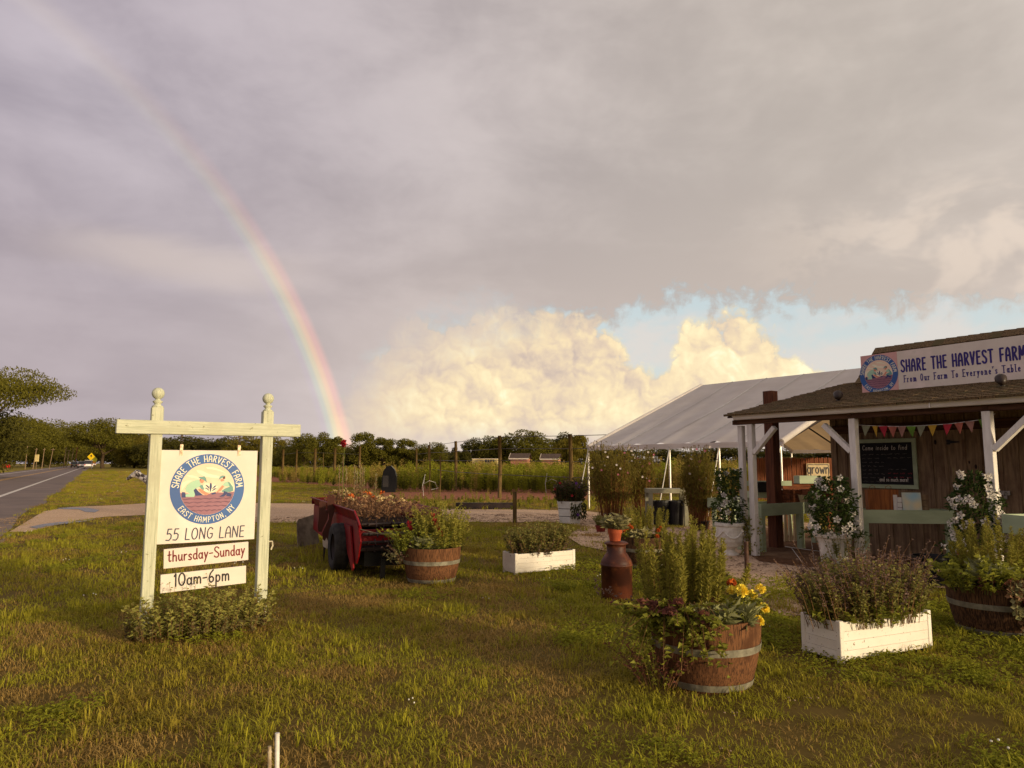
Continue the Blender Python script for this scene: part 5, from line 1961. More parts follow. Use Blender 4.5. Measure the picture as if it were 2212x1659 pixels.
lf_.build('trailing_foliage', 'dark_leaf', s_)
for p, c_ in (((.03, -.36, .20), 'petal_red'), ((.20, -.34, .42), 'petal_purple'), ((-.36, -.1, .35), 'petal_red'), ((.17, -.38, -.26), 'petal_purple'), ((.14, -.3, .5), 'petal_purple'), ((-.25, -.2, .5), 'petal_red')):
    flower(s_, 'daisy', c_, .038, p, (p[0] * .5, -1, .3))


# ---------------------------------------------------------------- red manure-spreader wagon used as a planter
def rail(px, py, z):
    d = ray(px, py)
    tt = (z - HCAM) / d.z
    return Vector((d.x * tt, d.y * tt, 0))


WA, WB = rail(681, 1076, .86), rail(775, 1106, .86)
wu = (WB - WA).normalized()
WL = (WB - WA).length
wn = Vector((-wu.y, wu.x, 0))                         # to the far side
w = thing('farm_wagon', 'old red two-wheeled farm wagon filled with dried flowers on the lawn', 'wagon', WA, math.atan2(wu.y, wu.x))
WW = 1.05
for y, s1 in ((0, -1), (WW, 1)):
    b = MB()
    prof = [(0, .30), (WL, .20), (WL + .12, .30), (WL + .24, .50), (WL + .10, .66), (WL, .74), (0, .74)]
    b.prism(prof, (0, y, 0), (1, 0, 0), (0, 0, 1), .02)
    b.build('side_panel', 'wagon_red', w)
    b = MB()
    fl = .055 * s1
    V = [(-.08, y, .74), (WL, y, .74), (WL + .22, y, .60), (-.12, y + fl, .865), (WL, y + fl, .865), (WL + .26, y + fl * .6, .70)]
    V += [(v[0], v[1] - .012 * s1, v[2] + .012) for v in V]
    b.add(V, [(0, 1, 4, 3), (1, 2, 5, 4), (6, 9, 10, 7), (7, 10, 11, 8), (3, 4, 10, 9), (4, 5, 11, 10), (0, 3, 9, 6), (2, 8, 11, 5)])
    b.build('flared_rim', 'wagon_red', w)
    b = MB()
    b.tube([(-.12, y + fl, .870), (WL, y + fl, .870), (WL + .26, y + fl * .6, .705)], .013, 8)
    b.build('rim_pipe', 'wagon_red', w)
b = MB()
b.box((0, WW / 2, .55), (.03, WW - .05, .38))
b.build('front_board', 'wagon_red', w)
b = MB()
b.box((-.07, WW / 2, .81), (.02, WW + .1, .12))
b.build('front_flare', 'wagon_red', w)
b = MB()
b.box((WL / 2, WW / 2, .37), (WL - .05, WW - .06, .04))
b.build('bed', 'wagon_dark', w)
b = MB()
b.box((WL / 2 - .1, WW / 2, .66), (WL - .3, WW - .08, .04))
b.build('soil', 'potting_soil', w)
for i, (x, z) in enumerate(((WL + .05, .70), (WL + .12, .58), (WL + .02, .46), (WL - .05, .36))):
    b = MB()
    b.tube([(x, .03, z), (x, WW - .03, z)], .022 if i else .014, 8)
    for k_ in range(9):
        b.box((x, .12 + k_ * (WW - .24) / 8, z), (.10, .012, .03), Matrix.Rotation(k_ * .8, 3, 'Y'))
    b.build('beater_bar', 'wagon_dark', w)
b = MB()
b.tube([(WL + .26, -.03, .66), (WL + .36, .2, .60), (WL + .36, .8, .60), (WL + .24, WW, .66)], .007, 8)
b.build('chain_rod', 'worn_metal', w)
b = MB()
b.box((WL - .1, WW / 2, .52), (.03, WW - .1, .20))
b.build('tail_board', 'wagon_red', w)
b = MB()
b.prism([(WL - .75, .66), (WL - .30, .66), (WL - .02, .14), (WL - .10, .10), (WL - .42, .28)], (0, -.035, 0), (1, 0, 0), (0, 0, 1), .02)
b.build('gear_guard', 'wagon_red', w)
b = MB()
b.box((WL + .12, .3, .12), (.06, .06, .28))
b.build('rear_stand', 'black_plastic', w)
b = MB()
b.box((WL * .55, WW / 2, .24), (WL * .85, WW * .8, .20))  # black box added under the bed, standing in for the dark shadow there
b.build('underbody_shade', 'black_plastic', w)
wx = None
for y, s1 in ((-.10, -1), (WW + .10, 1)):
    d = ray(731, 1199)
    # wheel centre along the side where the photo shows it
    a = np.array([[wu.x, -d.x], [wu.y, -d.y]])
    if wx is None:
        wx = float(np.linalg.solve(a, np.array([-(WA.x + wn.x * y), -(WA.y + wn.y * y)]))[0])
    hub = thing_hub = None
    b = MB()
    R_ = .33
    prof = [(R_ * .55, -.085), (R_ * .86, -.105), (R_ * .97, -.085), (R_, -.03), (R_ * .985, -.01), (R_ * .985, .01), (R_, .03), (R_ * .97, .085), (R_ * .86, .105), (R_ * .55, .085)]
    b.lathe(prof, 32)
    o = b.build('wheel', 'tyre', w, smooth=True)
    o.location = (wx, y, R_)
    o.rotation_euler = (PI / 2, 0, 0)
    b = MB()
    b.lathe([(R_ * .56, -.07), (R_ * .5, -.03), (.06, -.02), (.06, .02), (R_ * .5, .03), (R_ * .56, .07)], 24)
    b.build('rim', 'wagon_dark', o)
b = MB()
b.tube([(wx, -.15, .33), (wx, WW + .15, .33)], .03, 8)
b.build('axle', 'wagon_dark', w)
b = MB()
b.bar((0, WW / 2, .36), (-.9, WW / 2, .12), .08, .07)
b.build('drawbar', 'wagon_dark', w)

fl_ = thing('dried_flowers', 'mass of faded cream and rust dried flowers filling the red wagon', 'flowers', WA, math.atan2(wu.y, wu.x))
g = np.random.default_rng(81)
mm, st = MB(), MB()
n = 2600
bx_ = g.uniform(.35, WL - .25, n)
by_ = g.uniform(.08, WW - .08, n)
hh = .80 + .13 * np.sin(bx_ * 2.2) * g.uniform(.2, 1, n) + g.uniform(-.12, .12, n)
pos = np.stack([bx_, by_, hh], 1)
mm.leaves(pos, dirs(n) + [0, 0, .5], dirs(n), g.uniform(.03, .07, n), g.uniform(.02, .04, n), .1)
mm.build('foliage', 'dry_flower', fl_)
for i in range(70):
    x, y = g.uniform(.5, WL - .4), g.uniform(.1, WW - .1)
    st.tube([(x, y, .66), (x + g.uniform(-.05, .05), y, .92)], .003, 4, False)
st.build('stem', 'stem_brown', fl_)
for i in range(44):
    x, y = g.uniform(.5, WL - .5), g.uniform(.05, WW - .1)
    flower(fl_, 'head', random.choice(['petal_cream', 'petal_cream', 'petal_orange', 'dry_flower']), .05, (x, y, g.uniform(.86, 1.0)), (g.uniform(-.4, .4), g.uniform(-.4, .4), 1))
c_ = thing('tall_seed_stalks', 'tall thin rust-coloured seed stalks standing up out of the red wagon', 'plant', WA, math.atan2(wu.y, wu.x))
st, lf_ = MB(), MB()
for px, pt, lean in ((732, 1010, 0), (739, 985, .02), (765, 1008, .0), (777, 1000, 0), (781, 1012, .01), (785, 1015, 0), (747, 1012, 0), (811, 1028, 0), (770, 1020, 0)):
    Y_ = WA.y - 1.1
    q = P(px, 1075, Y_)
    lq = rotz(-math.atan2(wu.y, wu.x)) @ (Vector((q.x, q.y, 0)) - WA)
    zt = Zat(q, pt)
    s1_ = MB()
    s1_.tube([(lq.x, lq.y, .62), (lq.x + lean, lq.y, zt)], [.010, .005], 5, False)
    s1_.build('stalk', 'dry_flower', c_)
    k_ = 26
    f = np.random.default_rng(px).uniform(.45, 1.0, k_)
    lf_.leaves(np.stack([np.full(k_, lq.x), np.full(k_, lq.y), .62 + (zt - .62) * f], 1), dirs(k_) * .5 + [0, 0, 1.0], dirs(k_), .06, .016, .1)
lf_.build('foliage', 'straw_leaf', c_)
q = P(741, 1070, WA.y - 1.2)
lq = rotz(-math.atan2(wu.y, wu.x)) @ (Vector((q.x, q.y, 0)) - WA)
zt = Zat(q, 958)
d_ = thing('red_dahlia', 'single dark red dahlia on a tall thin stem rising from the wagon', 'flower', WA, math.atan2(wu.y, wu.x))
b = MB()
b.tube([(lq.x, lq.y, .62), (lq.x + .02, lq.y, (zt + .62) / 2), (lq.x, lq.y, zt)], [.008, .006, .004], 5, False)
b.build('stem', 'stem_green', d_)
flower(d_, 'ball', 'petal_red', .06, (lq.x, lq.y, zt), (0, -1, .3))

# leaning grey sheet in front of the wagon
PA, PB = G(642, 1184), G(690, 1176)
t = thing('leaning_panel', 'worn grey metal sheet leaning at the front of the red wagon', 'panel', PA, math.atan2((PB - PA).y, (PB - PA).x))
zt = Zat(PA, 1120)
Lp = (PB - PA).length
b = MB()
b.prism([(0, .0), (Lp, .02), (Lp + .06, zt + .02), (.20, zt - .04), (.14, zt - .10)], (0, 0, 0), (1, 0, 0), (0, .35, 1), .012)
b.build('sheet', 'worn_metal', t)

# brown wooden animal cut-out on a stake
CB = G(706, 1216)
ca = math.atan2(-CB.y, -CB.x) + PI / 2
t = thing('wooden_cutout', 'brown wooden animal cutout with two pointed ears and a white tail tip on a stake', 'ornament', CB, ca)


def cpt(x, y):
    """photo crop coordinates of the cut-out -> metres in its own plane"""
    px = (700 + x / 8.296) * .8848
    py = (1180 + y / 8.296) * .8848
    return ((px - 706) / F * CB.length, Zat(CB, py))


b = MB()
b.prism([cpt(*p) for p in [(640, 370), (640, 660), (625, 900), (640, 975), (700, 985), (745, 850), (805, 720), (815, 600), (790, 540), (760, 545), (770, 380), (700, 350)]][::-1], (0, .0, 0), (1, 0, 0), (0, 0, 1), .02)
b.build('rear_piece', 'cutout_brown', t)
b = MB()
b.prism([cpt(*p) for p in [(782, 260), (822, 210), (850, 265), (858, 280), (886, 215), (920, 275), (935, 480), (925, 600), (900, 680), (868, 840), (868, 1050), (835, 1090), (820, 1160), (795, 1100), (765, 1170), (725, 1125), (712, 1000), (760, 880), (830, 720), (820, 610), (795, 545)]][::-1], (0, -.022, 0), (1, 0, 0), (0, 0, 1), .02)
b.build('front_piece', 'cutout_brown', t)
b = MB()
b.prism([cpt(*p) for p in [(718, 1120), (760, 1160), (795, 1095), (825, 1175), (880, 1180), (870, 1290), (800, 1310), (735, 1265)]][::-1], (0, -.044, 0), (1, 0, 0), (0, 0, 1), .02)
b.build('tail_tip', 'cutout_white', t)
b = MB()
b.bar((cpt(760, 1000)[0], .02, -.1), (cpt(760, 1000)[0], .02, .5), .03, .03)
b.build('stake', 'wagon_dark', t)
s_ = thing('grass_clump_tall', 'tuft of long green grass at the foot of the brown cutout', 'grass', CB + Vector((-.1, -.05, 0)))
b = MB()
n = 60
g = np.random.default_rng(5)
base = np.stack([g.uniform(-.25, .1, n), g.uniform(-.1, .1, n), np.zeros(n)], 1)
top = base + np.stack([g.normal(size=n) * .12, g.normal(size=n) * .1, g.uniform(.15, .36, n)], 1)
b.blades(base, top, .008, np.stack([0 * base[:, 0], 0 * base[:, 0], np.full(n, .04)], 1))
b.build('blades', 'grass_green', s_)
# ================================================================== farm stand
M('stand_white', S(238, 231, 220), S(222, 214, 203), rough=0.55, scale=4, stretch=(6, 6, 1), spots=(16, 0.74, S(176, 164, 150)))
M('gutter_white', S(240, 233, 224), S(230, 222, 213), rough=0.4, scale=3, stretch=(.6, 4, 4), c3=S(224, 214, 204), s3=1.2)
M('sage_paint', S(176, 188, 152), S(158, 170, 136), rough=0.5, scale=2, stretch=(1, 1, 3), spots=(12, 0.76, S(120, 112, 88)))
M('board_wood', S(158, 132, 102), S(120, 98, 76), rough=0.85, scale=3.2, stretch=(9, 9, .8), bump=0.002, spec=0.12, c3=S(110, 86, 66), s3=1.6)
M('knot', S(52, 34, 26), rough=0.9)
M('beam_wood', S(96, 66, 46), S(66, 44, 32), rough=0.8, scale=4, stretch=(.6, 8, 8), spec=0.15)
M('dark_post', S(110, 64, 40), S(74, 42, 28), rough=0.75, scale=4, stretch=(9, 9, .6), spec=0.2)
M('shingle', S(136, 112, 80), S(50, 39, 29), rough=0.9, scale=9, stretch=(10, 1, 10), bump=0.003, spec=0.1, c3=S(92, 82, 56), s3=2.2)
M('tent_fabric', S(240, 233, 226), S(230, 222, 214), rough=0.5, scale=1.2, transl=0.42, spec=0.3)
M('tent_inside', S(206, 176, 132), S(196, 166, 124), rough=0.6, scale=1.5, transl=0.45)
M('tent_pole', S(214, 208, 196), S(190, 184, 174), rough=0.4, metal=0.4)
M('picket', S(134, 80, 52), S(98, 58, 38), rough=0.8, scale=4, stretch=(8, 8, .7), spec=0.12)
M('crate_wood', S(128, 74, 42), S(88, 50, 30), rough=0.75, scale=4, stretch=(1, 6, 6), spec=0.15)
M('slate', S(22, 20, 20), S(30, 27, 26), rough=0.75, scale=3)
M('chalk', S(228, 218, 202), rough=0.9)
M('chalk_faint', S(120, 112, 104), rough=0.9)
M('chalk_red', S(176, 62, 70), rough=0.9)
M('bag_paper', S(160, 96, 48), S(120, 68, 34), rough=0.8, scale=5, stretch=(8, 8, .6))
M('paper', S(232, 226, 218), S(222, 214, 206), rough=0.7)
M('flyer_paper', S(232, 216, 176), S(168, 204, 216), rough=0.6, scale=4.0, detail=1.0, lo=.3, hi=.7)
M('black_iron', S(30, 26, 24), S(24, 21, 20), rough=0.5)
M('steel', S(150, 144, 136), S(120, 114, 108), rough=0.4, metal=0.8)
M('lamp_brown', S(58, 46, 38), S(46, 36, 30), rough=0.45)
M('table_grey', S(158, 154, 128), S(138, 134, 110), rough=0.7, scale=3)
M('sign_tan', S(206, 186, 146), S(194, 172, 132), rough=0.7)
for nm, c in (('flag_sage', S(160, 160, 128)), ('flag_yellow', S(214, 170, 62)), ('flag_red', S(196, 56, 70)), ('flag_coral', S(206, 120, 100)), ('flag_rose', S(190, 140, 124)), ('flag_green', S(120, 158, 60))):
    M(nm, c, rough=0.85, scale=6, transl=0.2)

_d = ray(110, 1000)
ST = -Vector((_d.x, _d.y, 0)).normalized()           # along the front, towards the camera
SN = Vector((-ST.y, ST.x, 0))                        # inwards
C0 = G(1605, 1200)
SA = math.atan2(ST.y, ST.x)


def tx(px, d_=0.0, py=900):
    r = ray(px, py)
    a = np.array([[ST.x, -r.x], [ST.y, -r.y]])
    o = C0 + SN * d_
    return float(np.linalg.solve(a, np.array([-o.x, -o.y]))[0])


def dx(px, t, py=900):
    r = ray(px, py)
    a = np.array([[SN.x, -r.x], [SN.y, -r.y]])
    o = C0 + ST * t
    return float(np.linalg.solve(a, np.array([-o.x, -o.y]))[0])


def sp_(t, d_):
    return C0 + ST * t + SN * d_


def loc(v):
    """world -> stand coordinates"""
    v = Vector(v) - C0
    return Vector((v.dot(ST), v.dot(SN), v.z))


stand = thing('farm_stand', 'brown board farm stand with shingled porch roof, white posts and white gutter', 'farm stand', C0, SA)
XR = 6.6                                             # built on past the right edge of the view
D1 = 1.75                                            # porch depth to the board wall
# ---- posts and braces
DT = dx(1865, 0.0)
ZT = Zat(sp_(0, DT), 824)
zr0 = 2.285
slope = (ZT - zr0) / (DT + .12)


def roofz(d_):
    return zr0 + slope * (d_ + .12)


pxs = [tx(1617), tx(1838), tx(2129)]
pxs.append(2 * pxs[2] - pxs[1])
zb_ = 2.13
for i, x in enumerate(pxs):
    b = MB()
    b.box((x, .05, zb_ / 2), (.098, .098, zb_))
    b.build('porch_post', 'stand_white', stand, bevel=.004)
x = tx(1600, .10)
b = MB()
b.box((x, .10, 1.05), (.09, .09, 2.13))
b.build('corner_post', 'stand_white', stand, bevel=.004)
for x0, s1 in ((pxs[0], 1), (pxs[1], -1), (pxs[2], 1), (pxs[3], -1)):
    b = MB()
    b.bar((x0 + s1 * .05, .05, 1.66), (x0 + s1 * .46, .05, 2.06), .07, .085, (0, 1, 0))
    b.build('brace', 'stand_white', stand, bevel=.003)
b = MB()
b.box(((XR - .12) / 2, .05, 2.168), (XR + .12, .11, .075))
b.build('header_beam', 'beam_wood', stand)
for x0 in (-.05, pxs[1] - .02, pxs[2], XR):
    b = MB()
    b.bar((x0, -.02, 2.20), (x0, D1 + .9, 2.20 + slope * (D1 + .9) - .02), .06, .10)
    b.build('rafter', 'beam_wood', stand)
# ---- gutter (K profile)
b = MB()
pr_ = [(0, 0), (-.075, .0), (-.085, .012), (-.105, .055), (-.125, .065), (-.125, .085), (-.11, .085), (-.112, .078), (0, .078)]
b.prism([(-p[0], p[1]) for p in pr_], (XR, -.005, 2.205), (0, -1, 0), (0, 0, 1), XR + tx(1581, -.12) * -1)
b.build('gutter', 'gutter_white', stand)
b = MB()
b.box((tx(2010, -.12), -.128, 2.245), (.012, .012, .085))
b.build('gutter_joint', 'gutter_white', stand)
# ---- porch roof: deck and shingles
x0r = -.14
b = MB()
V = [(x0r, -.10, roofz(-.10) - .05), (XR, -.10, roofz(-.10) - .05), (XR, DT, roofz(DT) - .05), (x0r, DT, roofz(DT) - .05)]
V += [(v[0], v[1], v[2] + .03) for v in V]
b.add(V, [(0, 3, 2, 1), (4, 5, 6, 7), (0, 1, 5, 4), (1, 2, 6, 5), (2, 3, 7, 6), (3, 0, 4, 7)])
porch_roof = b.build('porch_roof', 'beam_wood', stand)
ths = math.atan(slope)
exp_ = .165
rows = int((DT + .1) / exp_)
SHM = []
for w_ in (.12, .15, .18, .22):
    m_ = MB()
    m_.box((w_ / 2, .12, .0), (w_ - .008, .26, .034))
    SHM.append((w_, m_.mesh('shingle', 'shingle')))
cand = []
rs = random.Random(4)
for r_ in range(rows):
    y = -.15 + r_ * exp_
    x = x0r - .02 - rs.uniform(0, .08)
    while x < XR:
        k_ = rs.randrange(4)
        w_ = SHM[k_][0]
        p_ = sp_(x + w_ / 2, y + .06)
        q = cam_o.matrix_world if False else None
        cand.append((p_.length, x, y, k_, w_, rs.uniform(-.012, .012), rs.uniform(-.02, .02)))
        x += w_


def inview(x, y):
    w_ = sp_(x, y)
    u_ = CX + F * w_.x / w_.y
    return u_ < 2225


vis = sorted([c_ for c_ in cand if inview(c_[1], c_[2])])
part_set = set(id(c_) for c_ in vis[:300])
rest = MB()
for c_ in cand:
    _, x, y, k_, w_, dy, tw = c_
    z = roofz(y) + .008
    if id(c_) in part_set:
        o = mobj('shingle', SHM[k_][1], stand)
        o.location = (x, y + dy, z)
        o.rotation_euler = (ths - .07, tw * .4, 0)
    else:
        R = Matrix.Rotation(ths - .07, 3, 'X')
        rest.box(Vector((x + w_ / 2, y + dy, z)) + R @ Vector((0, .12, 0)), (w_ - .008, .26, .034), R)
o = rest.build('shingles', 'shingle', stand)
o['kind'] = 'stuff'

# ---- board wall
xw = tx(1797, D1)
rs = random.Random(9)
x = xw
bd = None
while x < XR:
    w_ = rs.choice((.21, .24, .26))
    b = MB()
    b.box((x + w_ / 2, D1 + rs.uniform(-.003, .003), 1.26), (w_ - .006, .024, 2.52))
    o = b.build('wall_board', 'board_wood', stand)
    if rs.random() < .8:
        kb = MB()
        for _ in range(rs.choice((1, 2, 2))):
            kz, kx = rs.uniform(.25, 2.0), x + w_ * rs.uniform(.25, .75)
            kr = rs.uniform(.012, .026)
            kb.prism([(kr * math.cos(a) * .8, kr * 1.5 * math.sin(a)) for a in [i * PI / 5 for i in range(10)]], (kx, D1 - .0162, kz), (1, 0, 0), (0, 0, 1), 0)
        kk = kb.build('knot', 'knot', o)
        kk['kind'] = 'stuff'
    b = MB()
    b.box((x + w_, D1 - .021, 1.26), (.042, .016, 2.5))
    b.build('batten', 'board_wood', stand)
    x += w_
for i in range(9):
    b = MB()
    b.box((xw + .012, D1 + .03 + .12 + i * .24, 1.26), (.024, .234, 2.52))
    b.build('side_board', 'board_wood', stand)
b = MB()
b.box((xw + .03, D1 - .02, 1.26), (.10, .05, 2.52))
b.build('corner_board', 'board_wood', stand)
b = MB()
b.box(((xw + XR) / 2, D1 - .03, 2.06), (XR - xw, .035, .14))
b.build('wall_beam', 'beam_wood', stand)
# hinge, latch and padlock of the board door
xh = tx(2045, D1 - .05)
zh = Zat(sp_(xh, D1 - .05), 955)
b = MB()
b.prism([(0, -.035), (.05, -.035), (.05, -.022), (.18, -.006), (.18, .006), (.05, .022), (.05, .035), (0, .035)], (xh - .03, D1 - .045, zh), (1, 0, 0), (0, 0, 1), .006)
b.build('strap_hinge', 'black_iron', stand)
xh2 = tx(2158, D1 - .05)
zh2 = Zat(sp_(xh2, D1 - .05), 1065)
b = MB()
b.box((xh2, D1 - .045, zh2), (.13, .008, .06))
b.build('hasp', 'steel', stand)
b = MB()
b.box((xh2 + .01, D1 - .055, zh2 - .06), (.045, .018, .05))
b.tube([(xh2 - .005, D1 - .055, zh2 - .04), (xh2 - .005, D1 - .055, zh2), (xh2 + .01, D1 - .055, zh2 + .012), (xh2 + .025, D1 - .055, zh2), (xh2 + .025, D1 - .055, zh2 - .04)], .005, 6)
b.build('padlock', 'steel', stand)

# ---- upper roof behind the sign
DR = 3.0
xr0 = tx(1903, DR)
zr_ = Zat(sp_(xr0, DR), 756)
dE = 2.3
xe = tx(1862, dE)
zE = Zat(sp_(xe, dE), 829)
b = MB()
for s1 in (1, -1):
    yE = DR - s1 * (DR - dE)
    V = [(xr0, DR, zr_), (XR, DR, zr_), (XR, yE, zE), (xr0 - .02, yE, zE)]
    V += [(v[0], v[1], v[2] - .05) for v in V]
    b.add(V, [(0, 1, 2, 3), (7, 6, 5, 4), (0, 3, 7, 4), (2, 6, 7, 3) if False else (3, 2, 6, 7)])
b.build('upper_roof', 'shingle', stand)
b = MB()
b.prism([(dE + .05, zE - .04), (2 * DR - dE - .05, zE - .04), (DR, zr_ - .06)], (xr0 + .04, 0, 0), (0, 1, 0), (0, 0, 1), .03)
b.build('gable_wall', 'board_wood', stand)
b = MB()
b.box(((xr0 + XR) / 2 + .03, DR, (2.3 + zE) / 2 - .02), (XR - xr0 - .06, 2 * (DR - dE) - .16, zE - 2.3))
b.build('upper_wall', 'board_wood', stand)
x = xr0 - .02
sl_ = math.atan2(zr_ - zE, DR - dE)
cm = MB()
cm.bar((0, -.0, 0), (.30, 0, .0), .20, .018)
while x < XR:
    b = MB()
    for s1 in (1, -1):
        R = Matrix.Rotation(s1 * sl_, 3, 'X') @ Matrix.Rotation(.055, 3, 'Y')
        b.box(Vector((x + .13, DR, zr_ + .03)) + R @ Vector((0, -s1 * .085, 0)), (.27, .17, .018), R)
    b.build('ridge_cap', 'shingle', stand)
    x += .175
for r_ in range(5):
    xx = xr0 - .04
    f = (r_ + .5) / 5
    while xx < tx(2225, DR):
        w_ = rs.choice((.14, .18, .22))
        R = Matrix.Rotation(sl_ - .05, 3, 'X')
        b = MB()
        b.box((xx + w_ / 2, dE + (DR - dE) * f, zE + (zr_ - zE) * f + .014), (w_ - .006, .22, .016), R)
        b.build('upper_shingle', 'shingle', stand)
        xx += w_

# ---- dark timber post beside the stand
tp = G(1677, 1184)
t_ = thing('timber_post', 'tall dark brown square timber post rising past the stand roof', 'post', tp, SA)
b = MB()
b.box((0, 0, Zat(tp, 845) / 2), (.185, .185, Zat(tp, 845)))
b.build('timber', 'dark_post', t_, bevel=.006)

# ================================================================== roof sign
DS = 1.42
xs0 = tx(1866, DS)
zs0, zs1 = 2.575, 3.225
LS = 3.02
rsn = thing('roof_sign', 'long cream sign on the stand roof reading SHARE THE HARVEST FARM with a round badge', 'sign', sp_(xs0, DS), SA)
hS = zs1 - zs0
b = MB()
b.box((LS / 2, .015, zs0 + hS / 2), (LS, .03, hS))
b.build('board', 'sign_white', rsn)
pw_ = tx(1945, DS) - xs0
b = MB()
b.box((pw_ / 2, -.003, zs0 + hS / 2), (pw_, .006, hS - .002))
b.build('badge_panel', 'pink_board', rsn)
emblem(rsn, (pw_ * .485, -.0065, zs0 + hS * .5), UX, UY, hS * .478)
b = MB()
xa, xb = tx(1953, DS) - xs0, tx(2212, DS) - xs0 + .07
s_1 = 'SHARE THE HARVEST FARM'
h1 = .178
nw = ((xb - xa) / h1 - .17 * (len(s_1) - 1)) / sum(GL[c][0] for c in s_1)
text(b, s_1, h1, (xa, -.001, zs0 + hS * .50), UX, UY, w=.15, gap=.17, narrow=nw, center=False)
s_2 = "From Our Farm To Everyone's Table"
h2 = .098
xa2, xb2 = tx(1958, DS) - xs0, tx(2212, DS) - xs0
nw2 = ((xb2 - xa2) / h2 - .27 * (len(s_2) - 1)) / sum(GL[c][0] for c in s_2)
text(b, s_2, h2, (xa2, -.001, zs0 + hS * .25), UX, UY, w=.13, gap=.27, narrow=nw2, center=False, serif=True)
b.build('lettering', 'ink_violet', rsn)
for xk in (.6, 1.5, 2.4):
    b = MB()
    b.bar((xk, .04, zs1 - .1), (xk, .5, roofz(DS + .5) + .02), .04, .04)
    b.build('prop', 'beam_wood', rsn)

# floodlights lying on the shingles
for px, py, dd, lb in ((2164, 838, .75, 'round brown floodlight on the roof below the sign lettering'), (2054 * 0 + 1811, 866, .55, 'dark brown floodlight on the left part of the porch roof')):
    x = tx(px, dd, py)
    t_ = thing('floodlight', lb, 'floodlight', sp_(x, dd) + Vector((0, 0, roofz(dd) + .012)), SA, 'floodlights on the porch roof')
    b = MB()
    b.lathe([(.001, -.075), (.03, -.07), (.05, -.04), (.068, .02), (.07, .05), (.06, .055), (.001, .05)], 18)
    o = b.build('head', 'lamp_brown', t_, smooth=True)
    o.location = (0, 0, .085)
    o.rotation_euler = (-.9, 0, .5)
    b = MB()
    b.lathe([(.045, 0), (.045, .012), (.012, .02), (.012, .07)], 12, cap0=True)
    b.build('base', 'lamp_brown', t_)

# ================================================================== bunting
bt = thing('bunting', 'string of coloured triangular flags hung between the stand posts', 'bunting', C0, SA)
DB = .16
flags = [(1870, 'flag_sage'), (1889, 'flag_yellow'), (1907, 'flag_red'), (1927, 'flag_coral'), (1947, 'flag_rose'), (1967, 'flag_green'), (1989, 'flag_sage'), (2013, 'flag_yellow'), (2046, 'flag_red'), (2070, 'flag_coral'), (2094, 'flag_rose'), (2125 * 0 + 2120, 'flag_green')]
tops = {1870: 919, 1889: 920, 1907: 920.5, 1927: 921, 1947: 921, 1967: 920.5, 1989: 919.5, 2013: 918, 2046: 916, 2070: 913, 2094: 910, 2120: 906}
pts = []
for i, (px, mt) in enumerate(flags):
    x = tx(px, DB)
    z = Zat(sp_(x, DB), tops[px])
    pts.append((x, DB, z))
    Hf = 24 / F * sp_(x, DB).y
    Wf = Hf * .80 * (.62 if px in (1889, 2120) else 1)
    b = MB()
    lean = random.uniform(-.02, .02)
    b.prism([(-Wf / 2, 0), (lean, -Hf), (Wf / 2, 0)], (x, DB - .003, z), (1, .12 * random.uniform(-1, 1), 0), (0, random.uniform(-.1, .1), 1), .002)
    b.build('flag', mt, bt)
b = MB()
b.tube([(tx(1852, DB), DB, Zat(sp_(tx(1852, DB), DB), 918))] + pts + [(tx(2150, DB), DB, 2.1)], .004, 5)
b.build('string', 'paper', bt)

# ================================================================== chalkboard
xc1, xc0 = tx(1975, D1 - .05), tx(1846, D1 - .05)
zc1, zc0 = Zat(sp_(xc1, D1 - .05), 946), Zat(sp_(xc1, D1 - .05), 1057)
ch = thing('chalkboard', 'black chalkboard menu in a sage frame on the board wall', 'chalkboard', C0, SA)
wc, hc = xc1 - xc0, zc1 - zc0
cxx, czz = (xc0 + xc1) / 2, (zc0 + zc1) / 2
yc = D1 - .055
b = MB()
b.box((cxx, yc + .01, czz), (wc - .05, .012, hc - .05))
b.build('slate', 'slate', ch)
fw = .062
for c_, s_ in (((cxx, yc, zc1 - fw / 2), (wc, .026, fw)), ((cxx, yc, zc0 + fw / 2), (wc, .026, fw)), ((xc0 + fw / 2, yc, czz), (fw, .025, hc - 2 * fw)), ((xc1 - fw / 2, yc, czz), (fw, .025, hc - 2 * fw))):
    b = MB()
    b.box(c_, s_)
    b.build('frame', 'sage_paint', ch, bevel=.003)
yk = yc + .0035
b = MB()
text(b, 'Come inside to find', .075, (cxx - .02, yk, zc1 - fw - .115), UX, UY, w=.09, gap=.2, narrow=.9, slant=.1)
b.build('chalk_lettering', 'chalk', ch)
b = MB()
text(b, 'and so much more!', .066, (cxx + .11, yk, zc0 + fw + .05), UX, UY, w=.12, gap=.13, narrow=.72)
b.build('chalk_lettering', 'chalk', ch)


def scribble(b, x0, x1, z, h):
    """a line of small illegible handwriting"""
    x = x0
    while x < x1:
        w_ = random.uniform(.05, .10)
        n_ = int(w_ / .008)
        q = [(x + i * .008 - cxx, z + random.uniform(-h, h)) for i in range(n_)]
        if len(q) > 1:
            strokes(b, q, .005, Vector((cxx, yk, 0)), UX, UY, Vector((0, -1, 0)), .001)
        x += w_ + .03


b, b2 = MB(), MB()
for i in range(9):
    z = zc1 - fw - .19 - i * .062
    scribble(b, xc0 + fw + .03, cxx - random.uniform(.04, .16), z, .010)
    if i not in (2, 3):
        scribble(b2 if i in (5, 6) else b, cxx + .03, xc1 - fw - random.uniform(.02, .15), z + .01, .010)
o = b.build('chalk_lines', 'chalk_faint', ch)
o['kind'] = 'stuff'
o = b2.build('red_chalk_lines', 'chalk_red', ch)
o['kind'] = 'stuff'


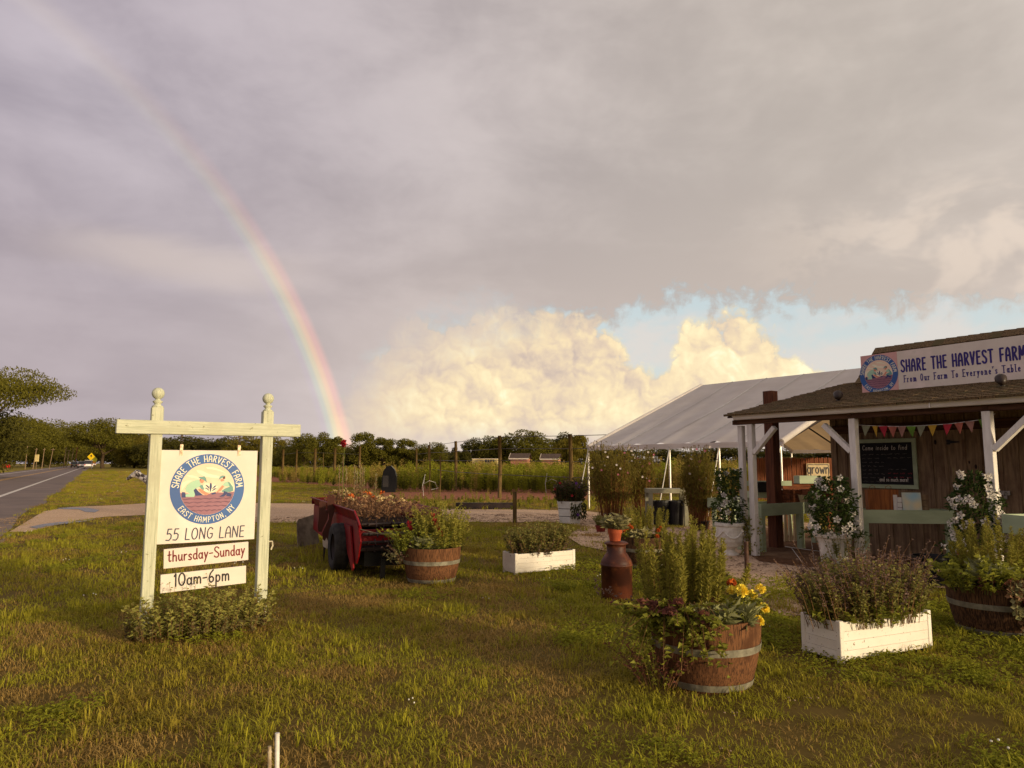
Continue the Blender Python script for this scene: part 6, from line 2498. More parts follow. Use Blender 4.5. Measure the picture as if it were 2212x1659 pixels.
# ================================================================== counters
def counter(label, a, bb, dep, ztop, legs, apron=.20):
    """sage tray counter: front edge from a to bb, depth dep to the far side"""
    a, bb = Vector(a), Vector(bb)
    u_ = (bb - a).normalized()
    L = (bb - a).length
    t = thing('counter', label, 'counter', a, math.atan2(u_.y, u_.x), 'sage-green display counters of the stand')
    for c_, s_ in (((L / 2, .012, ztop - apron / 2), (L, .024, apron)), ((L / 2, dep - .012, ztop - apron / 2), (L, .024, apron)), ((.012, dep / 2, ztop - apron / 2), (.024, dep - .05, apron - .002)), ((L - .012, dep / 2, ztop - apron / 2), (.024, dep - .05, apron - .002))):
        b = MB()
        b.box(c_, s_)
        b.build('apron', 'sage_paint', t, bevel=.003)
    b = MB()
    b.box((L / 2, dep / 2, ztop - .06), (L - .05, dep - .05, .02))
    b.build('tray', 'sage_paint', t)
    for x, y in legs(L, dep):
        b = MB()
        b.box((x, y, (ztop - apron) / 2), (.095, .095, ztop - apron))
        b.build('leg', 'sage_paint', t, bevel=.004)
    return t, u_


zk = Zat(G(1655, 1196), 1089)
kA = G(1648, 1196)
kB = P(1870, 1089, kA.y + 1.5)
zA = Zat(kA, 1089)
kB = Vector((kB.x, kB.y, 0))
u_ = (kB - kA).normalized()
k1, _ = counter('corner counter with sage apron and square legs at the left end of the stand', kA, kA + u_ * 2.1, .55, zA, lambda L, w: ((.05, .05), (1.05, .05), (.05, w - .05), (L - .05, w - .05)))
kC = P(1852, 1101, 10.4)
kD = P(2062, 1103, 10.2)
zC = kC.z
kC, kD = Vector((kC.x, kC.y, 0)), Vector((kD.x, kD.y, 0))
k2, u2 = counter('long sage counter below the chalkboard holding a paper bag and flyers', kC, kD, .42, zC, lambda L, w: ((.10, .05), (L - .06, .05)), .19)
p3 = P(2240, 1117, 7.9)
k3, _ = counter('sage counter cut by the right edge of the photo', Vector((p3.x, p3.y, 0)), Vector((p3.x, p3.y, 0)) + Vector((1.4, .15, 0)), .5, p3.z, lambda L, w: ((.3, .05), (L - .06, .05)), .22)


def onc(px, py0, back, z):
    """a spot on the second counter, seen under column px"""
    r = ray(px, py0)
    n2_ = Vector((-u2.y, u2.x, 0))
    o_ = kC + n2_ * back
    a = np.array([[u2.x, -r.x], [u2.y, -r.y]])
    q = float(np.linalg.solve(a, np.array([-o_.x, -o_.y]))[0])
    v = o_ + u2 * q
    return Vector((v.x, v.y, z))


zt_ = zC - .05
ra = math.atan2(u2.y, u2.x)
q = onc(1905, 1090, .22, zt_)
t_ = thing('paper_bag', 'brown kraft paper bag with twisted handles on the counter under the chalkboard', 'bag', q, ra)
hb_ = Zat(q, 1057) - zt_
b = MB()
V = [(-.20, -.07, 0), (.20, -.07, 0), (.20, .07, 0), (-.20, .07, 0), (-.21, -.065, hb_), (.215, -.065, hb_), (.215, .065, hb_ - .01), (-.21, .065, hb_ - .01)]
b.add(V, [(0, 1, 5, 4), (1, 2, 6, 5), (2, 3, 7, 6), (3, 0, 4, 7), (3, 2, 1, 0)])
b.build('bag', 'bag_paper', t_)
for x in (-.12, .10):
    b = MB()
    b.tube([(x - .045, 0, hb_ - .02), (x - .035, 0, hb_ + .04), (x, 0, hb_ + .055), (x + .035, 0, hb_ + .04), (x + .045, 0, hb_ - .02)], .004, 6)
    b.build('handle', 'bag_paper', t_)
q = onc(1938, 1090, .16, zt_)
t_ = thing('leaflet_holder', 'white leaflet holder with stacked cards between the bag and the flyer', 'holder', q, ra)
hh_ = Zat(q, 1069) - zt_
b = MB()
b.box((-.03, .03, hh_ / 2), (.055, .09, hh_), Matrix.Rotation(.12, 3, 'Z'))
b.build('holder', 'paper', t_)
for i in range(3):
    b = MB()
    b.box((.025, -.01, hh_ * (.16 + .29 * i)), (.055, .05, hh_ * .26))
    b.build('card_stack', 'paper', t_)
q = onc(1970, 1090, .12, zt_)
t_ = thing('flyer_stand', 'pastel printed flyer standing on the counter right of the leaflet holder', 'flyer', q, ra)
hf_ = Zat(q, 1064) - zt_
R = Matrix.Rotation(-.10, 3, 'X')
b = MB()
b.box((0, 0, hf_ / 2), (.255, .012, hf_), R)
b.build('card', 'flyer_paper', t_)
b = MB()
for i, s1 in enumerate(('....', '...', '....')):
    for k_ in range(9 if i != 1 else 7):
        b.prism([(-.09 + k_ * .02 + (.02 if i == 1 else 0), hf_ * (.86 - .075 * i)), (-.078 + k_ * .02 + (.02 if i == 1 else 0), hf_ * (.86 - .075 * i)), (-.078 + k_ * .02 + (.02 if i == 1 else 0), hf_ * (.895 - .075 * i)), (-.09 + k_ * .02 + (.02 if i == 1 else 0), hf_ * (.895 - .075 * i))], (0, -.0075, 0), (1, 0, 0), R @ Vector((0, 0, 1)), 0)
o = b.build('print_lines', 'logo_navy', t_)
o['kind'] = 'stuff'
q = onc(1993, 1090, .26, zt_)
t_ = thing('wooden_block', 'small dark wooden box behind the pastel flyer', 'box', q, ra)
b = MB()
for i in range(3):
    b.box((0, 0, .045 + i * .088), (.13, .12, .082))
b.build('box', 'board_wood', t_)

# crates and boards on and behind the corner counter
def onk(px, back, z):
    n2_ = Vector((-u_.y, u_.x, 0))
    r = ray(px, 1080)
    o_ = kA + n2_ * back
    a = np.array([[u_.x, -r.x], [u_.y, -r.y]])
    q_ = float(np.linalg.solve(a, np.array([-o_.x, -o_.y]))[0])
    v = o_ + u_ * q_
    return Vector((v.x, v.y, z))


zt1 = zA - .05
rk = math.atan2(u_.y, u_.x)


def crate(label, loc_, rz, L, W, H):
    t = thing('wooden_crate', label, 'crate', loc_, rz, 'wooden crates in the stand')
    for i in range(3):
        z = H * (i + .5) / 3
        for c_, s_ in (((0, -W / 2, z), (L, .015, H / 3 - .008)), ((0, W / 2, z), (L, .015, H / 3 - .008)), ((-L / 2 + .008, 0, z), (.015, W - .016, H / 3 - .008)), ((L / 2 - .008, 0, z), (.015, W - .016, H / 3 - .008))):
            b = MB()
            b.box(c_, s_)
            b.build('slat', 'crate_wood', t)
    b = MB()
    b.box((0, 0, .01), (L - .04, W - .04, .012))
    b.build('bottom', 'crate_wood', t)
    return t


crate('orange-brown wooden crate standing on the corner counter beside the dark timber post', onk(1706, .28, zt1), rk, .34, .26, .26)
crate('dark wooden crate behind the Farmers sign on the corner counter', onk(1762, .40, zt1), rk, .55, .26, .25)
q = onk(1748, .12, zt1)
t_ = thing('farmers_sign', 'small cream board with handwritten lettering standing on the corner counter', 'sign', q, rk)
b = MB()
b.prism([(-.24, .0), (.30, .0), (.30, .155), (-.27, .165)], (0, 0, 0), (1, 0, 0), (0, .15, 1), .012)
b.build('board', 'sign_tan', t_)
b = MB()
text(b, 'Farmers', .105, (.04, -.0135, .045), UX, Vector((0, .15, 1)), w=.11, gap=.12, narrow=.85, slant=.1)
b.build('lettering', 'ink_black', t_)

# shelves and dark bins at the back of the open bay
for px, Y_, z0, L, lb in ((1665, 14.6, .86, 1.0, 'sage shelf table at the back of the open bay behind the corner post'), (1740, 16.2, .98, 1.3, 'dark wooden back table under the tent behind the corner counter')):
    q = P(px, 1000, Y_)
    t_ = thing('back_table', lb, 'table', (q.x, q.y, 0), .05)
    mt = 'sage_paint' if z0 < .9 else 'crate_wood'
    b = MB()
    b.box((0, 0, z0), (L, .5, .12))
    b.build('tabletop', mt, t_)
    if z0 < .9:
        b = MB()
        b.box((0, .2, z0 + .22), (L, .04, .10))
        b.build('back_rail', mt, t_)
    for x, y in ((-L / 2 + .06, -.2), (L / 2 - .06, -.2), (-L / 2 + .06, .2), (L / 2 - .06, .2)):
        b = MB()
        b.box((x, y, z0 / 2), (.07, .07, z0))
        b.build('leg', mt, t_)
q = P(1650, 1080, 14.4)
t_ = thing('storage_bin', 'dark storage bin on the sage shelf table at the back of the bay', 'bin', (q.x, q.y, .92))
b = MB()
b.lathe([(.24, 0), (.28, .17), (.30, .18), (.30, .20), (.26, .20), (.24, .04), (.001, .03)], 4, a0=PI / 4 + .05, cap0=True)
b.build('tub', 'black_plastic', t_)
q = P(1745, 1050, 16.0)
t_ = thing('pale_crate', 'pale green painted box on the dark back table', 'crate', (q.x, q.y, 1.04), .05)
b = MB()
b.box((0, 0, .09), (.5, .3, .17))
b.build('box', 'sage_paint', t_)
for px, lb in ((1706, 'pale folded canvas leaning under the corner counter'),):
    q = G(px, 1172)
    t_ = thing('folded_canvas', lb, 'canvas', q, .2)
    b = MB()
    for i in range(3):
        b.prism([(-.12 + i * .12, 0), (-.04 + i * .12, 0), (-.02 + i * .11, .50), (-.06 + i * .11, .52)], (0, i * .02, 0), (1, 0, 0), (0, .12, 1), .02)
    b.build('cloth', 'sign_tan', t_)

# ================================================================== tent
e0, e1 = P(1272, 972, 23.4), P(1690, 963, 17.75)
ez = (e0.z + e1.z) / 2
e0, e1 = Vector((e0.x, e0.y, 0)), Vector((e1.x, e1.y, 0))
TU = (e1 - e0).normalized()
TN = Vector((-TU.y, TU.x, 0))
TL = (e1 - e0).length
r = ray(1515, 832)
a = np.array([[TN.x, -r.x], [TN.y, -r.y]])
tw = float(np.linalg.solve(a, np.array([-e0.x, -e0.y]))[0])
trz = Zat(e0 + TN * tw, 832)
tent = thing('marquee_tent', 'large white frame tent with a pitched roof behind the farm stand', 'tent', e0, math.atan2(TU.y, TU.x))


def sag_at(g_, f):
    s_ = -.06 * math.sin(PI * f) + .026 * math.sin(g_ * 46 + f * 6) * (1 - f) + .020 * math.sin(g_ * 21 - f * 7) * (1 - f ** 3) + .012 * math.sin(g_ * 90 + f * 9) * (1 - f) ** 2
    return s_ * min(1, 6 * g_, 6 * (1 - g_))


def roof_sheet(y0, y1, z0, z1, nx, ny, flip):
    V = []
    for j in range(ny + 1):
        f = j / ny
        for i in range(nx + 1):
            g_ = i / nx
            V.append((g_ * TL, y0 + (y1 - y0) * f, z0 + (z1 - z0) * f + sag_at(g_, f)))
    Fc = []
    for j in range(ny):
        for i in range(nx):
            q_ = (j * (nx + 1) + i, j * (nx + 1) + i + 1, (j + 1) * (nx + 1) + i + 1, (j + 1) * (nx + 1) + i)
            Fc.append(q_ if not flip else q_[::-1])
    return V, Fc


b = MB()
b.add(*roof_sheet(0, tw, ez + .12, trz, 60, 14, False))
b.build('front_slope', 'tent_fabric', tent, smooth=True)
b = MB()
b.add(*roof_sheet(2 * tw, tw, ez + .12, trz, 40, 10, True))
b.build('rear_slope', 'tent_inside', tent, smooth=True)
for g0_ in (.2, .4, .6, .8):
    b = MB()
    V = []
    for i in range(25):
        f = i / 24
        for q_ in (-.004, .004):
            V.append(((g0_ + q_) * TL, tw * f, ez + .12 + (trz - ez - .12) * f + sag_at(g0_ + q_, f) + .012))
    b.add(V, [(2 * i, 2 * i + 1, 2 * i + 3, 2 * i + 2) for i in range(24)])
    b.build('seam', 'tent_pole', tent)
for y, s1 in ((0, -1), (2 * tw, 1)):
    b = MB()
    b.box((TL / 2, y + s1 * .01, ez + .055), (TL + .06, .012, .15))
    b.build('valance', 'tent_fabric', tent)
for x, mt in ((0, 'tent_fabric'), (TL, 'tent_fabric')):
    b = MB()
    b.tube([(x, -.02, ez + .10), (x, tw, trz - .02), (x, 2 * tw, ez + .10)], .075, 10)
    b.build('rake_roll', mt, tent, smooth=True)
for x in (TL * .33, TL * .66, TL - .1):
    for y0 in (0, 2 * tw):
        b = MB()
        b.tube([(x, y0, ez + .02), (x, tw * .5 + y0 * .5, (ez + trz) / 2 - .22), (x, tw, trz - .16)], .03, 6)
        b.build('rafter', 'wagon_dark', tent)


def tsx(px):
    r_ = ray(px, 970)
    a_ = np.array([[TU.x, -r_.x], [TU.y, -r_.y]])
    return float(np.linalg.solve(a_, np.array([-e0.x, -e0.y]))[0])


for px, gy in ((1271, 0), (1446, 1), (1553, 1), (1686, 0)):
    x = tsx(px)
    b = MB()
    b.tube([(x, 0, 0), (x, 0, ez + .05)], .032, 10)
    b.build('leg', 'tent_pole', tent)
    b = MB()
    b.tube([(x + .02, -.02, ez + .02), (x - .10, -.45, 0)], .016, 6)
    b.build('guy_strap', 'tent_pole', tent)
for x in (0.0, TL * .5, TL):
    b = MB()
    b.tube([(x, 2 * tw, 0), (x, 2 * tw, ez + .05)], .032, 8)
    b.build('leg', 'tent_pole', tent)

# ================================================================== stockade fence and its sign
YF = 29.0
fz = Zat(Vector((0, YF, 0)), 988)
f0, f1 = P(1630, 1000, YF), P(1905, 1000, YF + .6)
f0, f1 = Vector((f0.x, f0.y, 0)), Vector((f1.x, f1.y, 0))
fu = (f1 - f0).normalized()
fL = (f1 - f0).length
fen = thing('stockade_fence', 'reddish picket stockade fence with pointed tops behind the stand', 'fence', f0, math.atan2(fu.y, fu.x))
pw2 = .080
b = MB()
b.prism([(0, 0), (pw2, 0), (pw2, fz - .05), (pw2 * .5, fz), (0, fz - .05)], (0, .0, 0), (1, 0, 0), (0, 0, 1), .05)
pm = b.mesh('picket', 'picket')
for i in range(int(fL / .098)):
    mobj('picket', pm, fen, loc=(i * .098, (.018 if i % 2 else 0) + random.uniform(-.006, .006), random.uniform(-.02, .02)))
for z in (.4, 1.35):
    b = MB()
    b.box((fL / 2, .06, z), (fL, .04, .08))
    b.build('rail', 'picket', fen)
gx = f0 + fu * ((P(1770, 1000, YF).x - f0.x) / fu.x)
gz0, gz1 = Zat(gx, 1048), Zat(gx, 1001)
gw = (1797 - 1745) / F * YF
t_ = thing('grown_sign', 'tan square sign with curved lettering hung on the stockade fence', 'sign', gx - SN * 0 + Vector((0, -.12, 0)), math.atan2(fu.y, fu.x))
b = MB()
b.box((0, 0, (gz0 + gz1) / 2), (gw, .03, gz1 - gz0))
b.build('board', 'sign_tan', t_)
b = MB()
zc_ = (gz0 + gz1) / 2
hw, hh2 = gw / 2 - .05, (gz1 - gz0) / 2 - .05
strokes(b, [(-hw, -hh2), (hw, -hh2), (hw, hh2), (-hw, hh2), (-hw, -hh2)], .03, Vector((0, -.0155, zc_)), UX, UY, Vector((0, -1, 0)), .001)
b.build('border', 'ink_black', t_)
b = MB()
text(b, 'grown', .42, (0, -.0155, zc_ + .04), UX, UY, w=.13, gap=.10, narrow=.85, lift=.002)
b.build('lettering', 'ink_black', t_)
b = MB()
text(b, 'ON', .14, (.0, -.0155, zc_ - .38), UX, UY, w=.14, gap=.2, lift=.002)
b.build('lettering', 'ink_black', t_)
b = MB()
b.prism([(-.22, -.20), (-.10, -.25), (.10, -.22), (.30, -.14), (.34, -.06), (.20, -.07), (.05, -.10), (-.10, -.13), (-.2, -.14)], (0, -.018, zc_), (1, 0, 0), (0, 0, 1), 0)
b.build('island_shape', 'ink_black', t_)


# ================================================================== potted mandevillas and tall grasses by the stand
def trumpets(parent, n, rad, z0, z1, seed, r=.045, cx_=0):
    g = np.random.default_rng(seed)
    for i in range(n):
        z = z0 + (z1 - z0) * g.uniform(0, 1)
        f = (z - z0) / (z1 - z0)
        rr = rad * (1.05 - .5 * f) * g.uniform(.85, 1.1)
        a = g.uniform(PI * .95, PI * 2.05)
        p = (cx_ + rr * math.cos(a), rr * math.sin(a), z)
        d = (math.cos(a), math.sin(a), g.uniform(-.9, .4))
        flower(parent, 'trumpet', 'white_petal', r * g.uniform(.85, 1.1), p, d)


def mandevilla(label, loc_, H, R, n, nf, seed, taper=.5):
    t = thing('mandevilla', label, 'flowering vine', loc_)
    g = np.random.default_rng(seed)
    m, s_ = MB(), MB()
    z = H * g.uniform(0, 1, n) ** .9
    f = z / H
    wave = 1 + .22 * np.sin(z * 11 + seed) + .15 * np.sin(z * 23)
    rr = R * (1 - taper * f) * np.sqrt(g.uniform(.05, 1, n)) * wave
    a = g.uniform(0, 2 * PI, n)
    pos = np.stack([rr * np.cos(a), rr * np.sin(a), z], 1)
    d = np.stack([np.cos(a), np.sin(a), g.uniform(-.6, .7, n)], 1) + g.normal(size=(n, 3)) * .5
    m.leaves(pos, d, np.stack([np.cos(a) * .4, np.sin(a) * .4, np.ones(n)], 1) + g.normal(size=(n, 3)) * .5, g.uniform(.05, .085, n), g.uniform(.028, .042, n), .2, .5)
    m.build('foliage', 'glossy_leaf', t)
    for i in range(14):
        a_ = g.uniform(0, 6.28)
        h = H * g.uniform(.7, 1.08)
        s_.tube([(.04 * math.cos(a_), .04 * math.sin(a_), -.05), (R * .7 * math.cos(a_), R * .7 * math.sin(a_), h * .5), (R * .5 * math.cos(a_ + .6), R * .5 * math.sin(a_ + .6), h)], [.005, .004, .002], 4, False)
    s_.build('stem', 'stem_green', t)
    trumpets(t, nf, R, H * .06, H * 1.02, seed + 3)
    return t


U1 = back(G(1578, 1203), .15)
zrim = Zat(U1, 1128)
t_ = thing('garland_urn', 'white stone urn with garland swags at the left corner of the stand', 'urn', U1)
t_.scale = (.92, .92, 1)
Hh = zrim
b = MB()
b.lathe([(.15, 0), (.15, .035), (.10, .06), (.075, .10), (.10, .125), (.17, .16), (.215, .24), (.232, .34), (.235, Hh - .07), (.240, Hh - .06), (.255, Hh - .05), (.255, Hh - .005), (.245, Hh), (.225, Hh), (.22, Hh - .06), (.001, Hh - .08)], 40, cap0=True)
b.build('bowl', 'stone_white', t_, smooth=False)
for i in range(4):
    a0 = -PI / 2 - .75 + i * PI / 2
    pts = []
    for k_ in range(11):
        f = k_ / 10
        a = a0 + f * 1.5
        zz = Hh - .14 - .10 * math.sin(PI * f)
        rr = .238 if zz > .3 else .232
        pts.append((rr * math.cos(a), rr * math.sin(a), zz))
    b = MB()
    b.tube(pts, [.010 + .008 * math.sin(PI * k_ / 10) for k_ in range(11)], 7)
    b.build('garland', 'stone_white', t_, smooth=True)
    b = MB()
    b.sphere((.240 * math.cos(a0), .240 * math.sin(a0), Hh - .135), .022, 10, 6)
    b.build('rosette', 'stone_white', t_, smooth=True)
Hm = Zat(U1, 1010) - Hh
mandevilla('white-flowered mandevilla climbing out of the garland urn', U1 + Vector((0, 0, Hh - .03)), Hm, .24, 950, 10, 5, .35)
iv = thing('ivy_trail', 'trailing ivy hanging to the ground at the right side of the garland urn', 'vine', U1 + Vector((.32, -.05, Hh)))
g = np.random.default_rng(92)
m_ = MB()
n = 420
pos = np.stack([g.uniform(-.13, .16, n), g.normal(size=n) * .07, -g.uniform(-.12, Hh, n)], 1)
m_.leaves(pos, np.stack([g.normal(size=n), g.normal(size=n) - .3, -np.ones(n)], 1), np.tile([[0, -1., .6]], (n, 1)) + g.normal(size=(n, 3)) * .3, g.uniform(.03, .06, n), g.uniform(.025, .045, n), .1)
m_.build('foliage', 'herb_leaf', iv)
for p in ((.10, -.1, .04), (.14, -.08, -.06), (.06, -.12, .12), (.12, -.1, -.16)):
    flower(iv, 'trumpet', 'white_petal', .04, p, (.3, -.5, -.6))

U2 = back(G(1806, 1236), .2)
zr2 = Zat(U2, 1153)
t_ = thing('fluted_pot', 'tall white fluted plant pot in the middle of the stand front', 'plant pot', U2)
b = MB()
n = 48
V, Fc = [], []
prof = [(.165, 0), (.185, .10), (.215, zr2 - .12), (.235, zr2 - .06), (.26, zr2 - .04), (.265, zr2), (.24, zr2), (.225, zr2 - .06)]
for i, (r_, z_) in enumerate(prof):
    for k_ in range(n):
        fl = 1 - (.045 if i in (1, 2) and k_ % 4 in (0,) else 0)
        V.append((r_ * fl * math.cos(2 * PI * k_ / n), r_ * fl * math.sin(2 * PI * k_ / n), z_))
for i in range(len(prof) - 1):
    for k_ in range(n):
        k2_ = (k_ + 1) % n
        Fc.append((i * n + k_, i * n + k2_, (i + 1) * n + k2_, (i + 1) * n + k_))
b.add(V, Fc)
b.lathe([(.001, zr2 - .07), (.22, zr2 - .07)], 24)
b.build('pot', 'stone_white', t_)
mandevilla('fullest white mandevilla, growing in the fluted pot in front of the stand', U2 + Vector((0, 0, zr2 - .06)), Zat(U2, 1022) - zr2, .36, 1300, 34, 8, .35)
s_ = thing('creeper', 'thin green stems trailing down over the fluted pot', 'vine', U2 + Vector((.04, -.2, zr2)))
stems_and_leaves(s_, 60, .26, .34, .04, .02, 14, ('herb_leaf', 'stem_green'), .5, 95, -.55, (1.0, .25))
stems_and_leaves(s_, 40, .28, .42, .035, .02, 14, ('herb_leaf', 'stem_green'), .4, 96, -.30, (1.0, .25), names=('upper_foliage', 'upper_stem'))

U3 = P(2112, 1190, 8.75)
zr3 = U3.z
U3 = Vector((U3.x, U3.y, 0))
t_ = thing('plain_pot', 'white pot almost hidden behind the right-edge rosemary barrel', 'plant pot', U3)
b = MB()
b.lathe([(.17, 0), (.23, zr3 - .05), (.25, zr3 - .05), (.25, zr3), (.22, zr3), (.21, zr3 - .05), (.001, zr3 - .05)], 32, cap0=True)
b.build('pot', 'stone_white', t_)
mandevilla('loose white mandevilla rising behind the rosemary at the right edge', U3 + Vector((0, 0, zr3 - .05)), Zat(U3, 1014) - zr3, .38, 1000, 44, 13, .62)
s_ = thing('red_verbena', 'small dark red verbena hanging left below the right-edge mandevilla', 'flowers', U3 + Vector((-.32, -.25, zr3 - .0)))
stems_and_leaves(s_, 34, .18, .34, .045, .026, 12, ('herb_leaf', 'stem_green'), .5, 97, -.38)
for p in ((-.12, -.12, .02), (-.06, -.15, .0), (.10, -.14, .03), (.16, -.12, .05), (.02, -.16, -.02)):
    flower(s_, 'head', 'petal_red', .04, p, (0, -1, .4))

BK = back(G(2016, 1270), .19)
t_ = thing('nursery_pot', 'black ribbed plastic nursery pot in front of the board wall', 'plant pot', BK)
zk_ = Zat(BK, 1200)
b = MB()
pf = [(.18, 0)]
for i in range(7):
    z = zk_ * (i + .5) / 7.6
    pf += [(.182 + .03 * z / zk_, z), (.195 + .03 * z / zk_, z + .012), (.183 + .03 * z / zk_, z + .024)]
pf += [(.215, zk_ - .03), (.232, zk_ - .028), (.232, zk_), (.21, zk_), (.2, zk_ - .1), (.001, zk_ - .1)]
b.lathe(pf, 36, cap0=True)
b.build('pot', 'black_plastic', t_)
for i in range(3):
    b = MB()
    b.lathe([(.212, zk_ * (.3 + .2 * i)), (.218, zk_ * (.3 + .2 * i) + .006), (.212, zk_ * (.3 + .2 * i) + .012)], 36)
    b.build('rib', 'black_plastic', t_)
q = G(1614, 1258)
t_ = thing('rusty_pipe', 'short rusty pipe standing upright in the grass before the garland urn', 'pipe', q)
b = MB()
b.tube([(0, 0, -.05), (.004, 0, Zat(q, 1170))], .028, 12)
b.build('pipe', 'rust_pipe', t_)
q = G(1725, 1212)
t_ = thing('wire_stand', 'low thin pale wire plant support lying on the gravel before the corner counter', 'wire frame', q)
b = MB()
b.tube([(-.2, 0, .22), (.28, -.1, .16)], .006, 5)
b.tube([(-.10, 0, .2), (-.02, -.2, 0)], .004, 5)
b.tube([(.18, -.08, .3), (.2, -.1, 0)], .005, 5)
b.build('wire', 'tent_pole', t_)

leafmat('grass_red', (0.28, 0.11, 0.04), (0.17, 0.075, 0.03), 0.3)
leafmat('grass_olive', (0.24, 0.19, 0.035), (0.15, 0.12, 0.024), 0.4)


def tall_grass(label, loc_, H, R, n, seed, nf=14):
    t = thing('cosmos_grass', label, 'tall plant', loc_, 0, 'tall feathery plants before the tent')
    g = np.random.default_rng(seed)
    red, grn = MB(), MB()
    a = g.uniform(0, 2 * PI, n)
    r0 = R * .45 * np.sqrt(g.uniform(0, 1, n))
    base = np.stack([r0 * np.cos(a), r0 * np.sin(a), np.zeros(n)], 1)
    top = base + np.stack([np.cos(a) * R * .55 * g.uniform(.2, 1, n), np.sin(a) * R * .55 * g.uniform(.2, 1, n), H * g.uniform(.5, .85, n)], 1)
    red.blades(base, top, .012, np.zeros((n, 3)) + [0, 0, .02])
    m = n * 22
    k = g.integers(0, n, m)
    f = g.uniform(.42, 1.08, m)[:, None]
    pos = base[k] + (top[k] - base[k]) * f + g.normal(size=(m, 3)) * R * .12
    d = g.normal(size=(m, 3)) * .6 + [0, 0, 1]
    grn.leaves(pos, d, dirs(m), g.uniform(.06, .15, m), .016, .1)
    red.build('stem', 'grass_red', t)
    grn.build('foliage', 'grass_olive', t)
    st = MB()
    for i in range(nf * 2):
        q_ = g.uniform(0, 6.28)
        rr = R * .8 * math.sqrt(g.uniform(0, 1))
        zt = H * g.uniform(.8, 1.0)
        p = (rr * math.cos(q_), rr * math.sin(q_), zt)
        st.tube([(p[0] * .7, p[1] * .7, H * .6), p], .006, 4, False)
        if i % 2:
            flower(t, 'daisy', random.choice(['petal_white', 'petal_pink', 'petal_white']), .032, (p[0], p[1] - R * .3, zt - H * g.uniform(0, .35)), (0, -1, .4))
        else:
            flower(t, 'head', 'dry_flower', .022, p)
    st.build('flower_stalk', 'grass_olive', t)
    return t


for px, pb, pt, w_, n, lb, sd, sh in ((1322, 1128, 952, 116, 210, 'widest reddish tall feathery plant under the left half of the tent', 1, 'widest reddish feathery plant'), (1388, 1122, 962, 78, 130, 'second tall feathery plant left of the grey table', 2, 'second feathery plant left of the table'),
                                  (1513, 1146, 960, 84, 190, 'dark tall feathery plant between the grey table and the garland urn', 3, 'feathery plant beside the garland urn')):
    q = G(px, pb)
    tall_grass(lb, q, Zat(q, pt), w_ / F * q.y / 2, n, sd, 16)
    tt_ = thing('grass_pot', 'dark low pot of the ' + sh, 'plant pot', q, 0, 'dark pots of the tall feathery plants')
    b = MB()
    b.lathe([(.16, 0), (.20, .2), (.21, .2), (.21, .22), (.001, .2)], 20, cap0=True)
    b.build('pot', 'black_plastic', tt_)

q = G(1445, 1138)
t_ = thing('potting_table', 'low grey-green potting table with black bins under it before the tent', 'table', q, -.02)
zt0 = Zat(q, 1056)
Lt = 84 / F * q.y
b = MB()
b.box((0, .25, zt0 - .05), (Lt, .6, .10))
b.build('tabletop', 'table_grey', t_)
for x, y in ((-Lt / 2 + .05, 0), (Lt / 2 - .05, 0), (-Lt / 2 + .05, .5), (Lt / 2 - .05, .5)):
    b = MB()
    b.box((x, y, (zt0 - .1) / 2), (.09, .09, zt0 - .1))
    b.build('leg', 'table_grey', t_)
for x, lb in ((-.14, 'left black bin under the grey-green potting table'), (.22, 'right black bin under the grey-green potting table')):
    tt_ = thing('black_bin', lb, 'bin', q + Vector((x, .22, 0)), 0, 'black bins under the potting table')
    b = MB()
    b.lathe([(.17, 0), (.21, .55), (.225, .56), (.225, .6), (.19, .6), (.16, .05), (.001, .04)], 20, cap0=True)
    b.build('bin', 'black_plastic', tt_)
q = G(1556, 1150)
t_ = thing('sage_bench', 'pale sage bench end showing left of the garland urn', 'bench', q, SA)
zt0 = Zat(q, 1076)
b = MB()
b.box((0, .3, zt0 - .1), (.42, .9, .2))
b.build('seat', 'sage_paint', t_)
for x, y in ((-.15, 0), (.15, 0), (-.15, .65), (.15, .65)):
    b = MB()
    b.box((x, y, (zt0 - .2) / 2), (.07, .07, zt0 - .2))
    b.build('leg', 'sage_paint', t_)
# ================================================================== far things: fence posts, sheds, road furniture, cars
M('car_white', S(232, 228, 224), S(222, 218, 214), rough=0.3, spec=0.5)
M('car_green', S(116, 118, 92), S(106, 108, 84), rough=0.35, spec=0.5)
M('car_glass', (0.02, 0.02, 0.025, 1), (0.025, 0.025, 0.03, 1), rough=0.1, spec=0.6)
M('tail_light', (0.45, 0.02, 0.02, 1), (0.4, 0.02, 0.02, 1), rough=0.3)
M('sign_yellow', S(238, 200, 20), S(230, 192, 20), rough=0.5)
M('sign_lime', S(206, 206, 60), S(196, 196, 54), rough=0.5)
M('sign_orange', S(226, 150, 50), S(216, 140, 44), rough=0.5)
M('mail_red', S(196, 24, 24), S(180, 20, 20), rough=0.45)
M('pole_wood', S(150, 126, 98), S(118, 96, 74), rough=0.85, scale=3, stretch=(6, 6, .4))
M('pole_red', S(150, 92, 64), S(120, 72, 52), rough=0.85, scale=3, stretch=(6, 6, .4))
M('shed_wall', S(186, 130, 104), S(166, 114, 92), rough=0.85, scale=3)
M('shed_white', S(226, 212, 196), S(210, 196, 180), rough=0.7)
M('shed_roof', S(92, 76, 66), S(74, 62, 54), rough=0.9, scale=6)
M('statue_silver', S(206, 198, 190), S(58, 48, 46), rough=0.4, scale=9, metal=0.35, lo=.46, hi=.54)
M('hose_white', S(214, 208, 200), rough=0.5)

